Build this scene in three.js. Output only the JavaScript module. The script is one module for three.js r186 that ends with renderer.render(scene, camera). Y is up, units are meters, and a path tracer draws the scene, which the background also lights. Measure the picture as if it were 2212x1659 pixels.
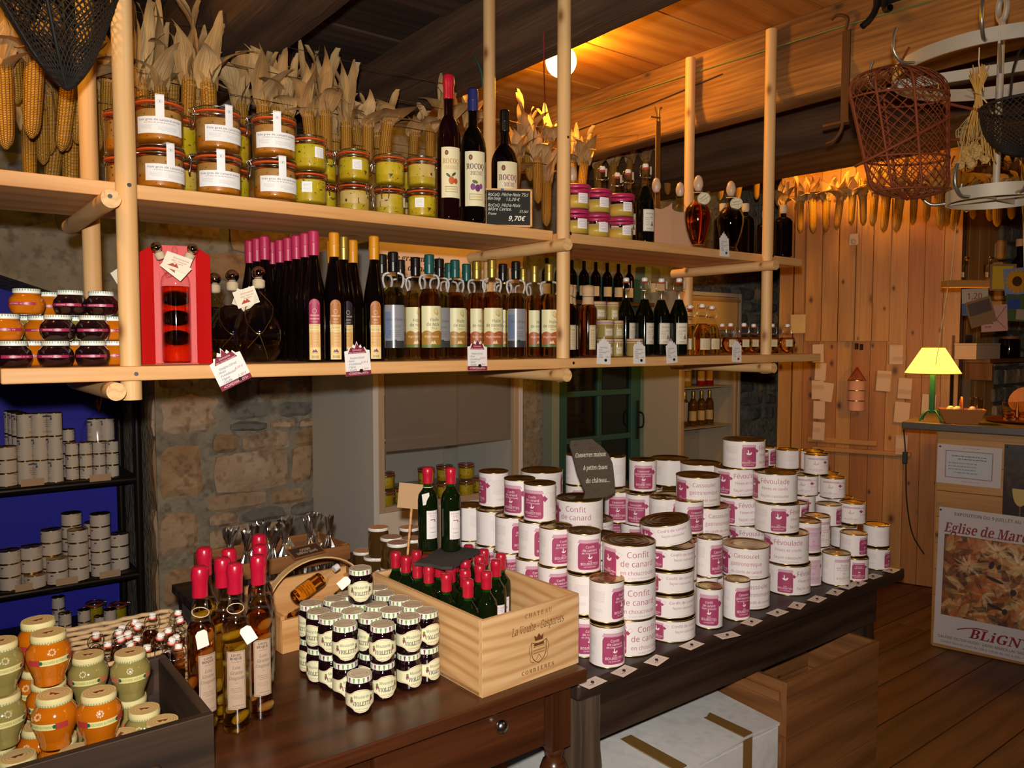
import * as THREE from 'three';
import { RoundedBoxGeometry } from 'three/addons/geometries/RoundedBoxGeometry.js';
import { mergeGeometries } from 'three/addons/utils/BufferGeometryUtils.js';
import { RectAreaLightUniformsLib } from 'three/addons/lights/RectAreaLightUniformsLib.js';

// ---------- camera, light, exposure ----------
const scene = new THREE.Scene();
scene.background = new THREE.Color(0x000000);
const camera = new THREE.PerspectiveCamera(52.02, 2212 / 1659, 0.05, 40);
camera.position.set(0, 1.63, 0);
camera.lookAt(0.60858, 1.57508, -0.79145);
const renderer = new THREE.WebGLRenderer({ antialias: true });
renderer.toneMapping = THREE.LinearToneMapping;
renderer.toneMappingExposure = 1.0;
renderer.shadowMap.enabled = true;
RectAreaLightUniformsLib.init();
// the flash of the camera, a hand's breadth above the lens
const flash = new THREE.SpotLight(0xfff4e6, 18, 0, 1.0, 0.75, 2);
flash.position.set(-0.03, 1.725, 0.02);
flash.target.position.set(1.22, 1.56, -1.58);
flash.shadow.radius = 1;
scene.add(flash, flash.target);
// warm incandescent bulbs; each sits inside its own globe or shade, built below
function bulb(x, y, z, power, r = 2) {
  const l = new THREE.PointLight(0xffb838, power, 0, 2);
  l.position.set(x, y, z); l.shadow.radius = r; scene.add(l); return l;
}

// ---------- helpers ----------
const PI = Math.PI, D2R = PI / 180;
function rng(seed) { let s = seed >>> 0; return () => { s = (s + 0x6d2b79f5) | 0; let t = Math.imul(s ^ (s >>> 15), 1 | s); t = (t + Math.imul(t ^ (t >>> 7), 61 | t)) ^ t; return ((t ^ (t >>> 14)) >>> 0) / 4294967296; }; }
const rnd = rng(11), rr = (a, b) => a + (b - a) * rnd();
const used = {};
function nm(n) { if (!(n in used)) { used[n] = 0; return n; } used[n]++; return n + '_' + String(used[n]).padStart(3, '0'); }
function std(c, rough = 0.6, o = {}) { return new THREE.MeshStandardMaterial({ color: c, roughness: rough, ...o }); }
function phy(c, rough = 0.1, o = {}) { return new THREE.MeshPhysicalMaterial({ color: c, roughness: rough, ...o }); }
function thing(name, label, category, [x, y, z] = [0, 0, 0], turn = 0, group) {
  const o = new THREE.Group(); o.name = nm(name); o.position.set(x, y, z); o.rotation.y = turn;
  o.userData = { label, category }; if (group) o.userData.group = group; scene.add(o); return o;
}
function part(parent, name, geo, m, pos, rot) {
  const o = new THREE.Mesh(Array.isArray(geo) ? merge(geo) : geo, m); o.name = name;
  if (pos) o.position.set(...pos); if (rot) o.rotation.set(...rot);
  parent.add(o); return o;
}
function struct(name, geo, m) { const o = part(scene, name, geo, m); o.userData.kind = 'structure'; return o; }
function merge(list) {
  return mergeGeometries(list.map((g) => { const h = g.index ? g.toNonIndexed() : g; for (const k of Object.keys(h.attributes)) if (!['position', 'normal', 'uv'].includes(k)) h.deleteAttribute(k); return h; }));
}
const SUB = { label: ['glass_body', 'glass_jar'], label_arch: ['glass_body'], band: ['glass_jar'], relief_flower: ['glass_jar'], lid_top: ['lid'], rubber_ring: ['stopper'], seal_strip: ['glass_lid'] };
function proto(build) { // a label belongs to its glass, a lid print to its lid
  const g = new THREE.Group(); build(g);
  for (const c of [...g.children]) { const h = SUB[c.name] && g.children.find((o) => SUB[c.name].includes(o.name)); if (h) h.add(c); }
  return g;
}
function put(p, name, label, category, group, x, y, z, turn = 0) {
  const o = p.clone(); o.name = nm(name); o.position.set(x, y, z); o.rotation.y = turn;
  o.userData = { label, category }; if (group) o.userData.group = group; scene.add(o); return o;
}
// uv in metres by the way a face points; grain: axis along which u runs
function muv(g, grain = 'x', s = 1, ox = 0, oy = 0) {
  g = g.index ? g.toNonIndexed() : g;
  const p = g.attributes.position, n = g.attributes.normal, uv = new Float32Array(p.count * 2), A = { x: 0, y: 1, z: 2 }[grain];
  for (let i = 0; i < p.count; i++) {
    const q = [p.getX(i), p.getY(i), p.getZ(i)], m = [Math.abs(n.getX(i)), Math.abs(n.getY(i)), Math.abs(n.getZ(i))];
    const k = m[0] > m[1] && m[0] > m[2] ? 0 : m[1] > m[2] ? 1 : 2, ax = [0, 1, 2].filter((a) => a !== k);
    let u = ax.includes(A) ? A : ax[0]; const v = ax.find((a) => a !== u);
    uv[i * 2] = q[u] * s + ox; uv[i * 2 + 1] = q[v] * s + oy;
  }
  g.setAttribute('uv', new THREE.BufferAttribute(uv, 2)); return g;
}
function box(w, h, d, x = 0, y = 0, z = 0, r = 0.003, grain = 'x') {
  const g = r > 0 ? new RoundedBoxGeometry(w, h, d, 1, Math.min(r, w / 2.1, h / 2.1, d / 2.1)) : new THREE.BoxGeometry(w, h, d);
  const ox = rnd(), oy = rnd(); muvT(g); const q = muv(g, grain, 1, ox, oy); q.translate(x, y, z); return q;
}
function muvT() {}
function cyl(r1, r2, h, x = 0, y = 0, z = 0, seg = 20, open = false) { const g = new THREE.CylinderGeometry(r1, r2, h, seg, 1, open); g.translate(x, y, z); return g; }
function rod(a, b, r, seg = 10, r2 = r) {
  const A = new THREE.Vector3(...a), B = new THREE.Vector3(...b), L = A.distanceTo(B), g = new THREE.CylinderGeometry(r2, r, L, seg, 1);
  g.translate(0, L / 2, 0); g.applyQuaternion(new THREE.Quaternion().setFromUnitVectors(new THREE.Vector3(0, 1, 0), B.clone().sub(A).normalize())); g.translate(...a); return g;
}
function tube(pts, r, seg = 0, rad = 6, closed = false) {
  const c = new THREE.CatmullRomCurve3(pts.map((p) => new THREE.Vector3(...p)), closed, 'centripetal'); return new THREE.TubeGeometry(c, seg || pts.length * 4, r, rad, closed);
}
function lathe(pts, seg = 28) { return new THREE.LatheGeometry(pts.map((p) => new THREE.Vector2(p[0], p[1])), seg); }
function sph(r, x = 0, y = 0, z = 0, a = 16, b = 12) { const g = new THREE.SphereGeometry(r, a, b); g.translate(x, y, z); return g; }
function extr(pts, depth, bevel = 0) {
  const s = new THREE.Shape(pts.map((p) => new THREE.Vector2(...p))); return new THREE.ExtrudeGeometry(s, { depth, bevelEnabled: bevel > 0, bevelSize: bevel, bevelThickness: bevel, bevelSegments: 1, steps: 1 });
}
// part of a cylinder wall carrying a printed label; centred on local -z
function wrap(r, h, arc, y, seg = 14) {
  const g = new THREE.CylinderGeometry(r, r, h, seg, 1, true, PI - arc / 2, arc); g.translate(0, y, 0); return g;
}
function card(w, h) { return new THREE.PlaneGeometry(w, h); }
// ---------- textures ----------
function canvasTex(w, h, draw) {
  const c = document.createElement('canvas'); c.width = w; c.height = h; const g = c.getContext('2d'); draw(g, w, h);
  const t = new THREE.CanvasTexture(c); t.colorSpace = THREE.SRGBColorSpace; t.wrapS = t.wrapT = THREE.RepeatWrapping; return t;
}
const HASH = new Float32Array(65536); { const q = rng(77); for (let i = 0; i < 65536; i++) HASH[i] = q(); }
function vn(x, y, px, py, s = 0) {
  const xi = Math.floor(x), yi = Math.floor(y), fx = x - xi, fy = y - yi, u = fx * fx * (3 - 2 * fx), v = fy * fy * (3 - 2 * fy);
  const h = (i, j) => HASH[((((i % px) + px) % px) * 131 + (((j % py) + py) % py) * 2971 + s * 7919) & 65535];
  return (h(xi, yi) * (1 - u) + h(xi + 1, yi) * u) * (1 - v) + (h(xi, yi + 1) * (1 - u) + h(xi + 1, yi + 1) * u) * v;
}
function fbm(x, y, px, py, o = 4, s = 0) { let a = 0.5, t = 0, n = 0; for (let i = 0; i < o; i++) { t += a * vn(x, y, px, py, s + i); n += a; a *= 0.5; x *= 2; y *= 2; px *= 2; py *= 2; } return t / n; }
function dataTex(N, f, srgb = true) {
  const d = new Uint8Array(N * N * 4);
  for (let j = 0; j < N; j++) for (let i = 0; i < N; i++) { const c = f(i / N, j / N), k = (j * N + i) * 4; d[k] = c[0]; d[k + 1] = c[1]; d[k + 2] = c[2]; d[k + 3] = 255; }
  const t = new THREE.DataTexture(d, N, N); t.wrapS = t.wrapT = THREE.RepeatWrapping; t.magFilter = THREE.LinearFilter; t.minFilter = THREE.LinearFilter; if (srgb) t.colorSpace = THREE.SRGBColorSpace; t.needsUpdate = true; return t;
}
const lerp3 = (a, b, t) => [a[0] + (b[0] - a[0]) * t, a[1] + (b[1] - a[1]) * t, a[2] + (b[2] - a[2]) * t];
const rgb = (h) => [(h >> 16) & 255, (h >> 8) & 255, h & 255];
// long grain along u with growth lines; tile is one metre
function woodMat(c1, c2, o = {}) {
  const a = rgb(c1), b = rgb(c2), k = rgb(o.knot ?? c2), s = o.seed ?? 0, lines = o.lines ?? 22, knots = [], q = rng(900 + s * 13);
  for (let i = 0; i < (o.knots ?? 0); i++) knots.push([q(), q(), 0.006 + 0.010 * q()]);
  const val = (u, v) => {
    let bend = fbm(u * 2, v * 3, 2, 3, 2, s) * (o.bend ?? 0.075), kd = 0;
    for (const [x, y, r] of knots) { let dx = Math.abs(u - x), dy = Math.abs(v - y); dx = Math.min(dx, 1 - dx) / 1.7; dy = Math.min(dy, 1 - dy); const d2 = (dx * dx + dy * dy) / (r * r); if (d2 < 30) { bend += 0.012 * Math.exp(-d2 / 6); kd = Math.max(kd, Math.exp(-d2 * 0.9)); } }
    const ring = 0.5 + 0.5 * Math.sin((v + bend) * 2 * PI * lines), fine = fbm(u * 6, v * 130, 6, 130, 2, s + 3), coarse = fbm(u * 2, v * 4, 2, 4, 3, s + 5);
    return [Math.min(1, Math.max(0, 0.42 * Math.pow(ring, 2.2) * (o.ring ?? 1) + 0.45 * fine * (o.fine ?? 1) + 0.5 * (coarse - 0.35) * (o.coarse ?? 1))), kd];
  };
  const N = o.N ?? 512, map = dataTex(N, (u, v) => { const [t, kd] = val(u, v); return lerp3(lerp3(a, b, t), k, Math.min(1, kd)); });
  const m = std(0xffffff, o.rough ?? 0.55, { map });
  if (o.bump) { m.bumpMap = dataTex(N, (u, v) => { const t = 255 - 230 * val(u, v)[0]; return [t, t, t]; }, false); m.bumpScale = o.bump; }
  return m;
}
function tint(m, c) { const k = m.clone(); k.color = new THREE.Color(c); return k; }
function rockMat(c1, c2, c3, o = {}) {
  const A = rgb(c1), B = rgb(c2), C = rgb(c3), s = o.seed ?? 0, f = o.f ?? 6;
  const h = (u, v) => fbm(u * f * 2, v * f * 2, f * 2, f * 2, 5, s + 9);
  const map = dataTex(512, (u, v) => { const n = fbm(u * f, v * f, f, f, 5, s), n2 = fbm(u * 40, v * 40, 40, 40, 2, s + 4); return lerp3(lerp3(A, B, Math.min(1, Math.max(0, (n - 0.3) * 2.2))), C, Math.min(1, Math.max(0, (n2 - 0.5) * 1.5 + (h(u, v) - 0.55) * 1.4))); });
  const bumpMap = rockMat.b ??= dataTex(256, (u, v) => { const t = 255 * (0.6 * h(u, v) + 0.4 * fbm(u * 40, v * 40, 40, 40, 2, s + 4)); return [t, t, t]; }, false);
  return std(0xffffff, 0.95, { map, bumpMap, bumpScale: o.bump ?? 0.012 });
}
const M = {
  pine: woodMat(0xe6b478, 0xc08246, { seed: 1, lines: 9, knots: 3, knot: 0x8a5528 }),
  pinePole: woodMat(0xeac48e, 0xcf9a5c, { seed: 2, lines: 14, knots: 1, knot: 0x8a5a30 }),
  crate: woodMat(0xe6c08e, 0xb88450, { seed: 3, lines: 30, ring: 1.1, bend: 0.12, coarse: 0.6 }),
  boardNew: woodMat(0xd29c58, 0xa2682e, { seed: 4, lines: 8, knots: 2, knot: 0x7a4a20, rough: 0.6 }),
  wallPine: woodMat(0xcb9a5a, 0xa06c34, { seed: 5, lines: 7, ring: 0.6, knots: 13, knot: 0x4a2610, rough: 0.5 }),
  oldBeam: woodMat(0x6f5038, 0x3c2818, { seed: 6, lines: 7, rough: 0.9, bump: 0.006, coarse: 1.5 }),
  oldBoard: woodMat(0x5a4534, 0x2e2118, { seed: 7, lines: 12, rough: 0.9 }),
  beamWarm: woodMat(0xba8444, 0x5e3a1a, { seed: 8, lines: 40, ring: 0.35, fine: 1.1, rough: 0.85, bump: 0.004, coarse: 2.4, knots: 2, knot: 0x3a2412 }),
  table: woodMat(0x5e341c, 0x32180c, { seed: 9, lines: 10, rough: 0.28, ring: 0.7 }),
  bench: woodMat(0x4a372b, 0x221710, { seed: 10, lines: 14, rough: 0.5, coarse: 1.5 }),
  benchLeg: woodMat(0x7a6450, 0x3c2c1f, { seed: 11, lines: 18, rough: 0.85 }),
  floor: woodMat(0x7a5530, 0x4c3018, { seed: 12, lines: 9, rough: 0.55, knots: 2, knot: 0x2e1c0e }),
  boxWood: woodMat(0xa06a3a, 0x6a3f1e, { seed: 13, lines: 9, rough: 0.65, knots: 3, knot: 0x40240f }),
  tray: woodMat(0x4a3424, 0x20150d, { seed: 14, lines: 12, rough: 0.6 }),
  stone: rockMat(0xbf9f7c, 0x9f7f5c, 0x745e4a, { seed: 1 }),
  stoneB: rockMat(0xcab096, 0xae9072, 0x80694f, { seed: 2 }),
  stoneG: rockMat(0x908b80, 0x747068, 0x55514b, { seed: 3 }),
  mortar: rockMat(0xa09888, 0x8c8474, 0x6c6458, { seed: 4, f: 10, bump: 0.02 }),
  plaster: rockMat(0x7d6f60, 0x6a5c4e, 0x564a3e, { seed: 5, f: 4, bump: 0.01 }),
  white: std(0xe9e6e0, 0.6), black: std(0x121212, 0.4), iron: std(0x2c2a2a, 0.5, { metalness: 0.7 }), steel: std(0xc9c9c9, 0.22, { metalness: 1 }),
  gold: std(0xc9ab6a, 0.25, { metalness: 1 }), paper: std(0xeeeae2, 0.75, { side: THREE.DoubleSide }), cream: std(0xe2d6b8, 0.7, { side: THREE.DoubleSide }),
};
// ---------- the room ----------
const CEIL = 2.945, BACK = -4.3;
{
  const fl = struct('floor', box(10, 0.2, 8.4, 2.5, -0.115, -1.8, 0), std(0x1c120a, 0.9));
  const gs = [0, 1, 2].map((i) => box(2.4, 0.014, 0.19, 0, 0, 0, 0.002));
  for (let k = 0; k < 19; k++) for (let i = 0; i < 3; i++) part(fl, 'plank', gs[(k + i) % 3], tintFloor(k * 3 + i), [0.9 + i * 2.405 + (k % 2) * 0.7, -0.008, 0.6 - k * 0.194]);
}
function tintFloor(i) { const t = ['#ffffff', '#e8ddd0', '#d8c8b8', '#f4e8da']; tintFloor.c ??= t.map((c) => tint(M.floor, c)); return tintFloor.c[i % 4]; }
// stone wall with the arched niche on the left
{
  const s = new THREE.Shape([[-2.5, 0], [-1.35, 0], [-1.35, 1.45]].map((p) => new THREE.Vector2(...p)));
  for (const [x, y] of [[-1.2, 1.7], [-0.9, 1.92], [-0.5, 2.03], [-0.1, 2.04], [0.35, 1.932], [0.573, 1.856], [0.839, 1.736], [1.0, 1.6], [1.0, 0], [7.6, 0], [7.6, 3.1], [-2.5, 3.1]]) s.lineTo(x, y);
  const g = new THREE.ExtrudeGeometry(s, { depth: 0.8, bevelEnabled: false }); g.translate(0, 0, BACK - 0.8);
  const wb = struct('wall_back', muv(g), M.mortar);
  // rough stones, each its own block standing proud of the joints
  const q = rng(5);
  function stone(x0, x1, y0, y1, mt, z = BACK, proud = 0.03, round = 0.02) {
    const w = x1 - x0 - 0.006, h = y1 - y0 - 0.006, g = new THREE.BoxGeometry(w, h, 0.12, 4, 4, 1), p = g.attributes.position, ph = q() * 50;
    for (let i = 0; i < p.count; i++) {
      let x = p.getX(i), y = p.getY(i), zz = p.getZ(i); const ex = Math.abs(x) / (w / 2), ey = Math.abs(y) / (h / 2), c = ex > 0.95 && ey > 0.95;
      const n = fbm(x * 9 + ph, y * 9 + ph, 999, 999, 2, 3) - 0.5; x += n * 0.02 * (ex > 0.4 ? 1 : 0.3); y += (fbm(x * 9 + ph + 7, y * 9, 999, 999, 2, 5) - 0.5) * 0.02;
      if (c) { x *= 1 - 0.022 / w; y *= 1 - 0.022 / h; }
      if (zz > 0) zz += (Math.max(ex, ey) > 0.95 ? -round : 0) + n * 0.03;
      p.setXYZ(i, x, y, zz);
    }
    const gg = muv(g, 'x', 1, q() * 3, q() * 3); gg.computeVertexNormals();
    part(wb, 'stone', gg, mt, [(x0 + x1) / 2, (y0 + y1) / 2, z - 0.06 + proud]);
  }
  // the pillar beside the niche: large dressed quoins on its edge, rubble to the right
  const quoins = [[0, 0.2, 1.42], [0.2, 0.48, 1.30], [0.48, 0.76, 1.24], [0.76, 1.13, 1.27], [1.13, 1.36, 1.36], [1.36, 1.62, 1.26], [1.62, 1.8, 1.4], [1.8, 2.1, 1.25], [2.1, 2.4, 1.38], [2.4, 2.75, 1.28]];
  quoins.forEach(([a, b, x], i) => stone(0.985, x, a, b, i % 2 ? M.stone : M.stoneB, BACK, 0.02, 0.035));
  const rowsR = [0, 0.12, 0.3, 0.48, 0.62, 0.7, 0.8, 1.02, 1.13, 1.19, 1.3, 1.42, 1.6, 1.75, 1.95, 2.1, 2.3, 2.5, 2.75];
  for (let r = 0; r + 1 < rowsR.length; r++) {
    const ym = (rowsR[r] + rowsR[r + 1]) / 2, qn = quoins.find((k) => ym >= k[0] && ym < k[1]) ?? quoins.at(-1); let x = qn[2] + 0.012;
    while (x < 1.95) { const w = 0.14 + q() * 0.36 * ((rowsR[r + 1] - rowsR[r]) / 0.18); const x1 = Math.min(x + Math.min(w, 0.42), 2.0); stone(x, x1, rowsR[r], rowsR[r + 1], [M.stone, M.stoneB, M.stoneG, M.stone][Math.floor(q() * 4)], BACK, 0.012 + q() * 0.02, 0.02); x = x1 + 0.012; }
  }
  function rubble(X0, X1, Y0, Y1, rh, mats) {
    for (let y = Y0; y < Y1 - 0.03;) { const h = rh * (0.7 + 0.6 * q()), y1 = Math.min(y + h, Y1); for (let x = X0 - q() * 0.1; x < X1 - 0.03;) { const x1 = Math.min(x + 0.14 + 0.26 * q(), X1); stone(x, x1, y, y1, mats[Math.floor(q() * mats.length)], BACK, 0.01 + q() * 0.025, 0.02); x = x1 + 0.01; } y = y1 + 0.01; }
  }
  rubble(-0.6, 0.98, 2.14, 2.9, 0.16, [M.stoneG, M.stoneG, M.stone]);
  rubble(4.62, 6.4, 0.9, 2.5, 0.13, [M.stoneG, M.stoneG, M.stoneG, M.stone]);
}
struct('wall_left', box(0.2, 3.1, 8.4, -2.6, 1.5, -1.8, 0), M.plaster);
struct('wall_front', box(10.4, 3.1, 0.2, 2.5, 1.5, 2.3, 0), M.plaster);
struct('wall_far', box(0.2, 3.1, 8.4, 7.7, 1.5, -1.8, 0), M.plaster);
// ceiling: a slab, boards under it, hewn beams across
{
  const ce = struct('ceiling', box(10.4, 0.2, 8.4, 2.5, 3.09, -1.8, 0), std(0x120c08, 0.95));
  const dark = ['#ffffff', '#d6cdc4', '#bdb2a8'].map((c) => tint(M.oldBoard, c)), warm = ['#ffffff', '#f3e6d6'].map((c) => tint(M.boardNew, c));
  const bays = [[-2.4, 0.84, 0.17, dark], [1.135, 1.775, 0.17, dark], [1.885, 2.925, 0.42, warm], [3.085, 3.775, 0.3, warm], [4.385, 7.6, 0.3, warm]];
  for (const [x0, x1, w, ms] of bays) {
    const g = [box(x1 - x0, 0.03, w - 0.006, 0, 0, 0, 0.002), box(x1 - x0, 0.03, w - 0.006, 0, 0, 0, 0.002)];
    let i = 0; for (let z = -4.3 + w / 2; z < 1.6; z += w) part(ce, 'board', g[i % 2], ms[(i++ * 7) % ms.length], [(x0 + x1) / 2, CEIL + 0.016 + (ms === dark ? 0.006 * Math.sin(i * 5) : 0), z]);
  }
}
function hewn(name, x0, x1, y0, m, amp, label) {
  const w = x1 - x0, h = CEIL + 0.03 - y0, L = 6.5, g = new THREE.BoxGeometry(w, h, L, 6, 8, 70), p = g.attributes.position;
  for (let i = 0; i < p.count; i++) {
    const x = p.getX(i), y = p.getY(i), z = p.getZ(i), low = y < 0 ? 1 : 0.25, ex = Math.sign(x), c = Math.max(0, Math.abs(x) / (w / 2) - 0.6) * Math.max(0, -y / (h / 2) - 0.5) * 4;
    const n = fbm(z * 1.3 + 40 + ex * 9, y * 2 + 40, 999, 999, 3, 2) - 0.5, n2 = fbm(z * 5 + 40, (x + y) * 9 + 60, 999, 999, 3, 6) - 0.5;
    p.setXYZ(i, x + ex * (n * amp * low + n2 * amp * 0.4) - ex * c * 0.02, y + (y < 0 ? (n * amp + n2 * amp * 0.5) + c * 0.02 : 0), z);
  }
  g.computeVertexNormals(); const o = struct(name, muv(g, 'z', 1, rnd(), rnd()), m); o.position.set((x0 + x1) / 2, (CEIL + 0.03 + y0) / 2, -4.3 + L / 2); return o;
}
hewn('trim_1', 0.85, 1.125, 2.65, M.oldBeam, 0.07);
hewn('trim_2', 1.785, 1.88, 2.64, M.oldBeam, 0.03);
hewn('trim_3', 2.93, 3.08, 2.622, M.beamWarm, 0.012);
hewn('trim_4', 3.78, 4.38, 2.62, M.oldBeam, 0.03);
// pine boarded wall on the right, set at an angle
{
  const a = Math.atan2(0.3476, 0.9376), W = struct('wall_right', box(0.1, 3, 1.05, 0, 1.48, 0, 0), std(0x3a2312, 0.9));
  W.position.set(5.245, 0, -2.76); W.rotation.y = a;
  const ws = [0.07, 0.105, 0.12, 0.095, 0.115, 0.1, 0.12, 0.095, 0.11, 0.1], ms = ['#ffffff', '#f0dcc6', '#e6cdb4'].map((c) => tint(M.wallPine, c)); let z = -0.52;
  ws.forEach((w, i) => { part(W, 'plank', box(0.02, 2.95, w - 0.0015, 0, 0, 0, 0.0015, 'y'), ms[(i * 5) % 3], [-0.06, 1.48, z + w / 2]); z += w; });
  part(W, 'corner_post', box(0.09, 2.95, 0.09, -0.05, 1.48, -0.57, 0.004, 'y'), M.wallPine);
  part(W, 'raised_panel', [0, 1, 2, 3, 4].map((i) => box(0.018, 0.95, 0.104, -0.079, 2.1, -0.385 + i * 0.108, 0.003, 'y')), M.wallPine);
  part(W, 'ledge', box(0.035, 0.03, 0.62, -0.088, 0.875, -0.06, 0.004, 'z'), M.wallPine);
  part(W, 'batten', box(0.02, 0.035, 0.45, -0.08, 0.935, -0.18, 0.004, 'z'), M.wallPine);
  const R = struct('wall_side', box(2.3, 3, 0.1, 6.5, 1.48, -2.36, 0), M.plaster);
  [0, 1, 2, 3].forEach((i) => part(R, 'plank', box(0.15, 2.95, 0.02, 0, 0, 0, 0.003, 'y'), M.wallPine, [5.46 + i * 0.152, 1.48, -2.3]));
  const q = rng(31); for (let r = 0; r < 14; r++) for (let x = 6.0 - q() * 0.1; x < 7.1;) { const w = 0.12 + q() * 0.2; part(R, 'stone', box(w, 0.1 + q() * 0.02, 0.1, 0, 0, 0, 0.018), [M.stoneG, M.stoneG, M.stoneB][Math.floor(q() * 3)], [x + w / 2, 0.75 + r * 0.125, -2.33 + q() * 0.02]); x += w + 0.012; }
}
// ---------- hanging pine shelving ----------
const UP = 1.997, LO = 1.5715;
{
  const s = thing('hanging_shelf', 'pine shelving of round poles and two long boards hung from the beams', 'shelf');
  const poles = [[0.414, -1.999], [0.411, -2.42], [1.754, -1.999], [1.754, -2.42], [2.9, -1.999], [2.893, -2.42]];
  const pg = new THREE.CylinderGeometry(0.023, 0.023, 1, 20), m = M.pinePole.clone(); m.map = M.pinePole.map.clone(); m.map.rotation = PI / 2; m.map.repeat.set(1.4, 0.15);
  poles.forEach(([x, z], i) => { const top = i > 3 ? 2.922 : CEIL; part(s, 'pole', rod([x, 1.492, z], [x, top, z], 0.023, 20), m); });
  part(s, 'shelf_board', box(2.03, 0.034, 0.375, 0.713, UP - 0.017, -2.209, 0.003), M.pine);
  part(s, 'shelf_board', box(1.417, 0.034, 0.375, 2.487, UP - 0.017, -2.209, 0.003), M.pine);
  part(s, 'shelf_board', box(3.115, 0.034, 0.432, 1.7125, LO - 0.017, -2.181, 0.004), M.pine);
  const cg = () => rod([0, 0, 0], [0, 0, -0.55], 0.0205, 20);
  for (const [x] of [poles[0], poles[2], poles[4]]) for (const y of [UP - 0.055, LO - 0.055]) part(s, 'crossbar', cg(), m, [x - 0.046, y, -1.925]);
  const sc = cyl(0.005, 0.005, 0.003, 0, 0, 0, 10); sc.rotateX(PI / 2);
  for (const p of [[0.416, UP - 0.012, -1.975], [0.418, LO - 0.018, -1.9645], [1.764, UP - 0.01, -1.976], [1.77, LO - 0.016, -1.9645], [2.905, UP - 0.01, -1.976], [1.752, 2.3, -1.976], [0.366, UP - 0.05, -1.926]]) part(s, 'screw', sc, M.steel, p);
}
// ---------- side table ----------
const TB = 0.8;
{
  const t = thing('side_table', 'polished dark brown wooden table with drawer and turned legs', 'table');
  part(t, 'tabletop', box(1.84, 0.034, 0.87, 0.422, TB - 0.017, -1.865, 0.005), M.table);
  part(t, 'apron', [box(1.6, 0.15, 0.03, 0.43, 0.69, -2.25), box(0.03, 0.15, 0.7, -0.42, 0.69, -1.87, 0.003, 'z'), box(0.03, 0.15, 0.7, 1.28, 0.69, -1.87, 0.003, 'z')], M.table);
  part(t, 'apron', [box(0.2, 0.15, 0.028, 0.65, 0.69, -1.478), box(1.0, 0.15, 0.028, 0.05, 0.69, -1.478)], M.table);
  const d = part(t, 'drawer', box(0.47, 0.135, 0.03, 0.99, 0.692, -1.472, 0.006), M.table);
  part(d, 'knob', lathe([[0, 0.026], [0.012, 0.024], [0.0165, 0.014], [0.013, 0.005], [0.006, 0], [0.006, -0.006]], 24).rotateX(PI / 2), M.steel, [1.08, 0.724, -1.458]);
  const prof = [[0, 0], [0.022, 0], [0.026, 0.03], [0.02, 0.06], [0.028, 0.1], [0.02, 0.14], [0.016, 0.17], [0.024, 0.3], [0.028, 0.38], [0.02, 0.43], [0.03, 0.45], [0.036, 0.47], [0.03, 0.49], [0.018, 0.5], [0.03, 0.515], [0.037, 0.535], [0.03, 0.555], [0.02, 0.565], [0.026, 0.58], [0.026, 0.6], [0, 0.6]];
  for (const [x, z] of [[1.283, -1.492], [-0.42, -1.492], [1.283, -2.25], [-0.42, -2.25]]) { const l = part(t, 'leg', lathe(prof, 28), M.table, [x, 0, z]); part(l, 'leg_block', box(0.062, 0.19, 0.062, 0, 0.69, 0, 0.004, 'y'), M.table); }
}
{
  const t = thing('plant_stand', 'plain dark wooden stand behind the side table carrying the fruit crate', 'table', [1.03, 0, -2.555]);
  part(t, 'tabletop', box(0.68, 0.03, 0.5, 0, TB - 0.015, 0, 0.004), M.bench);
  for (const [x, z] of [[1, 1], [1, -1], [-1, 1], [-1, -1]]) part(t, 'leg', box(0.045, 0.77, 0.045, x * 0.3, 0.385, z * 0.21, 0.003, 'y'), M.bench);
}
// ---------- long bench ----------
const BN = 0.74;
{
  const b = thing('long_bench', 'worn dark wooden bench table loaded with white tins', 'table');
  part(b, 'bench_top', box(1.735, 0.05, 0.83, 2.2175, BN - 0.025, -1.888, 0.012), M.bench);
  part(b, 'apron', box(1.5, 0.13, 0.03, 2.15, BN - 0.115, -1.505), M.bench);
  part(b, 'apron', box(1.5, 0.13, 0.03, 2.15, BN - 0.115, -2.27), M.bench);
  for (const [x, z] of [[1.405, -1.52], [2.845, -1.53], [1.405, -2.25], [2.845, -2.25]]) {
    const g = new THREE.BoxGeometry(0.075, 0.69, 0.075, 3, 14, 3), p = g.attributes.position; for (let i = 0; i < p.count; i++) { const n = fbm(p.getY(i) * 7 + x * 5 + 30, p.getX(i) * 20 + 30, 999, 999, 3, 4) - 0.5; p.setX(i, p.getX(i) + n * 0.022); p.setZ(i, p.getZ(i) + n * 0.014); } g.computeVertexNormals();
    part(b, 'leg', muv(g, 'y'), x < 2 ? M.benchLeg : M.bench, [x, 0.345, z]);
  }
}
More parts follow.
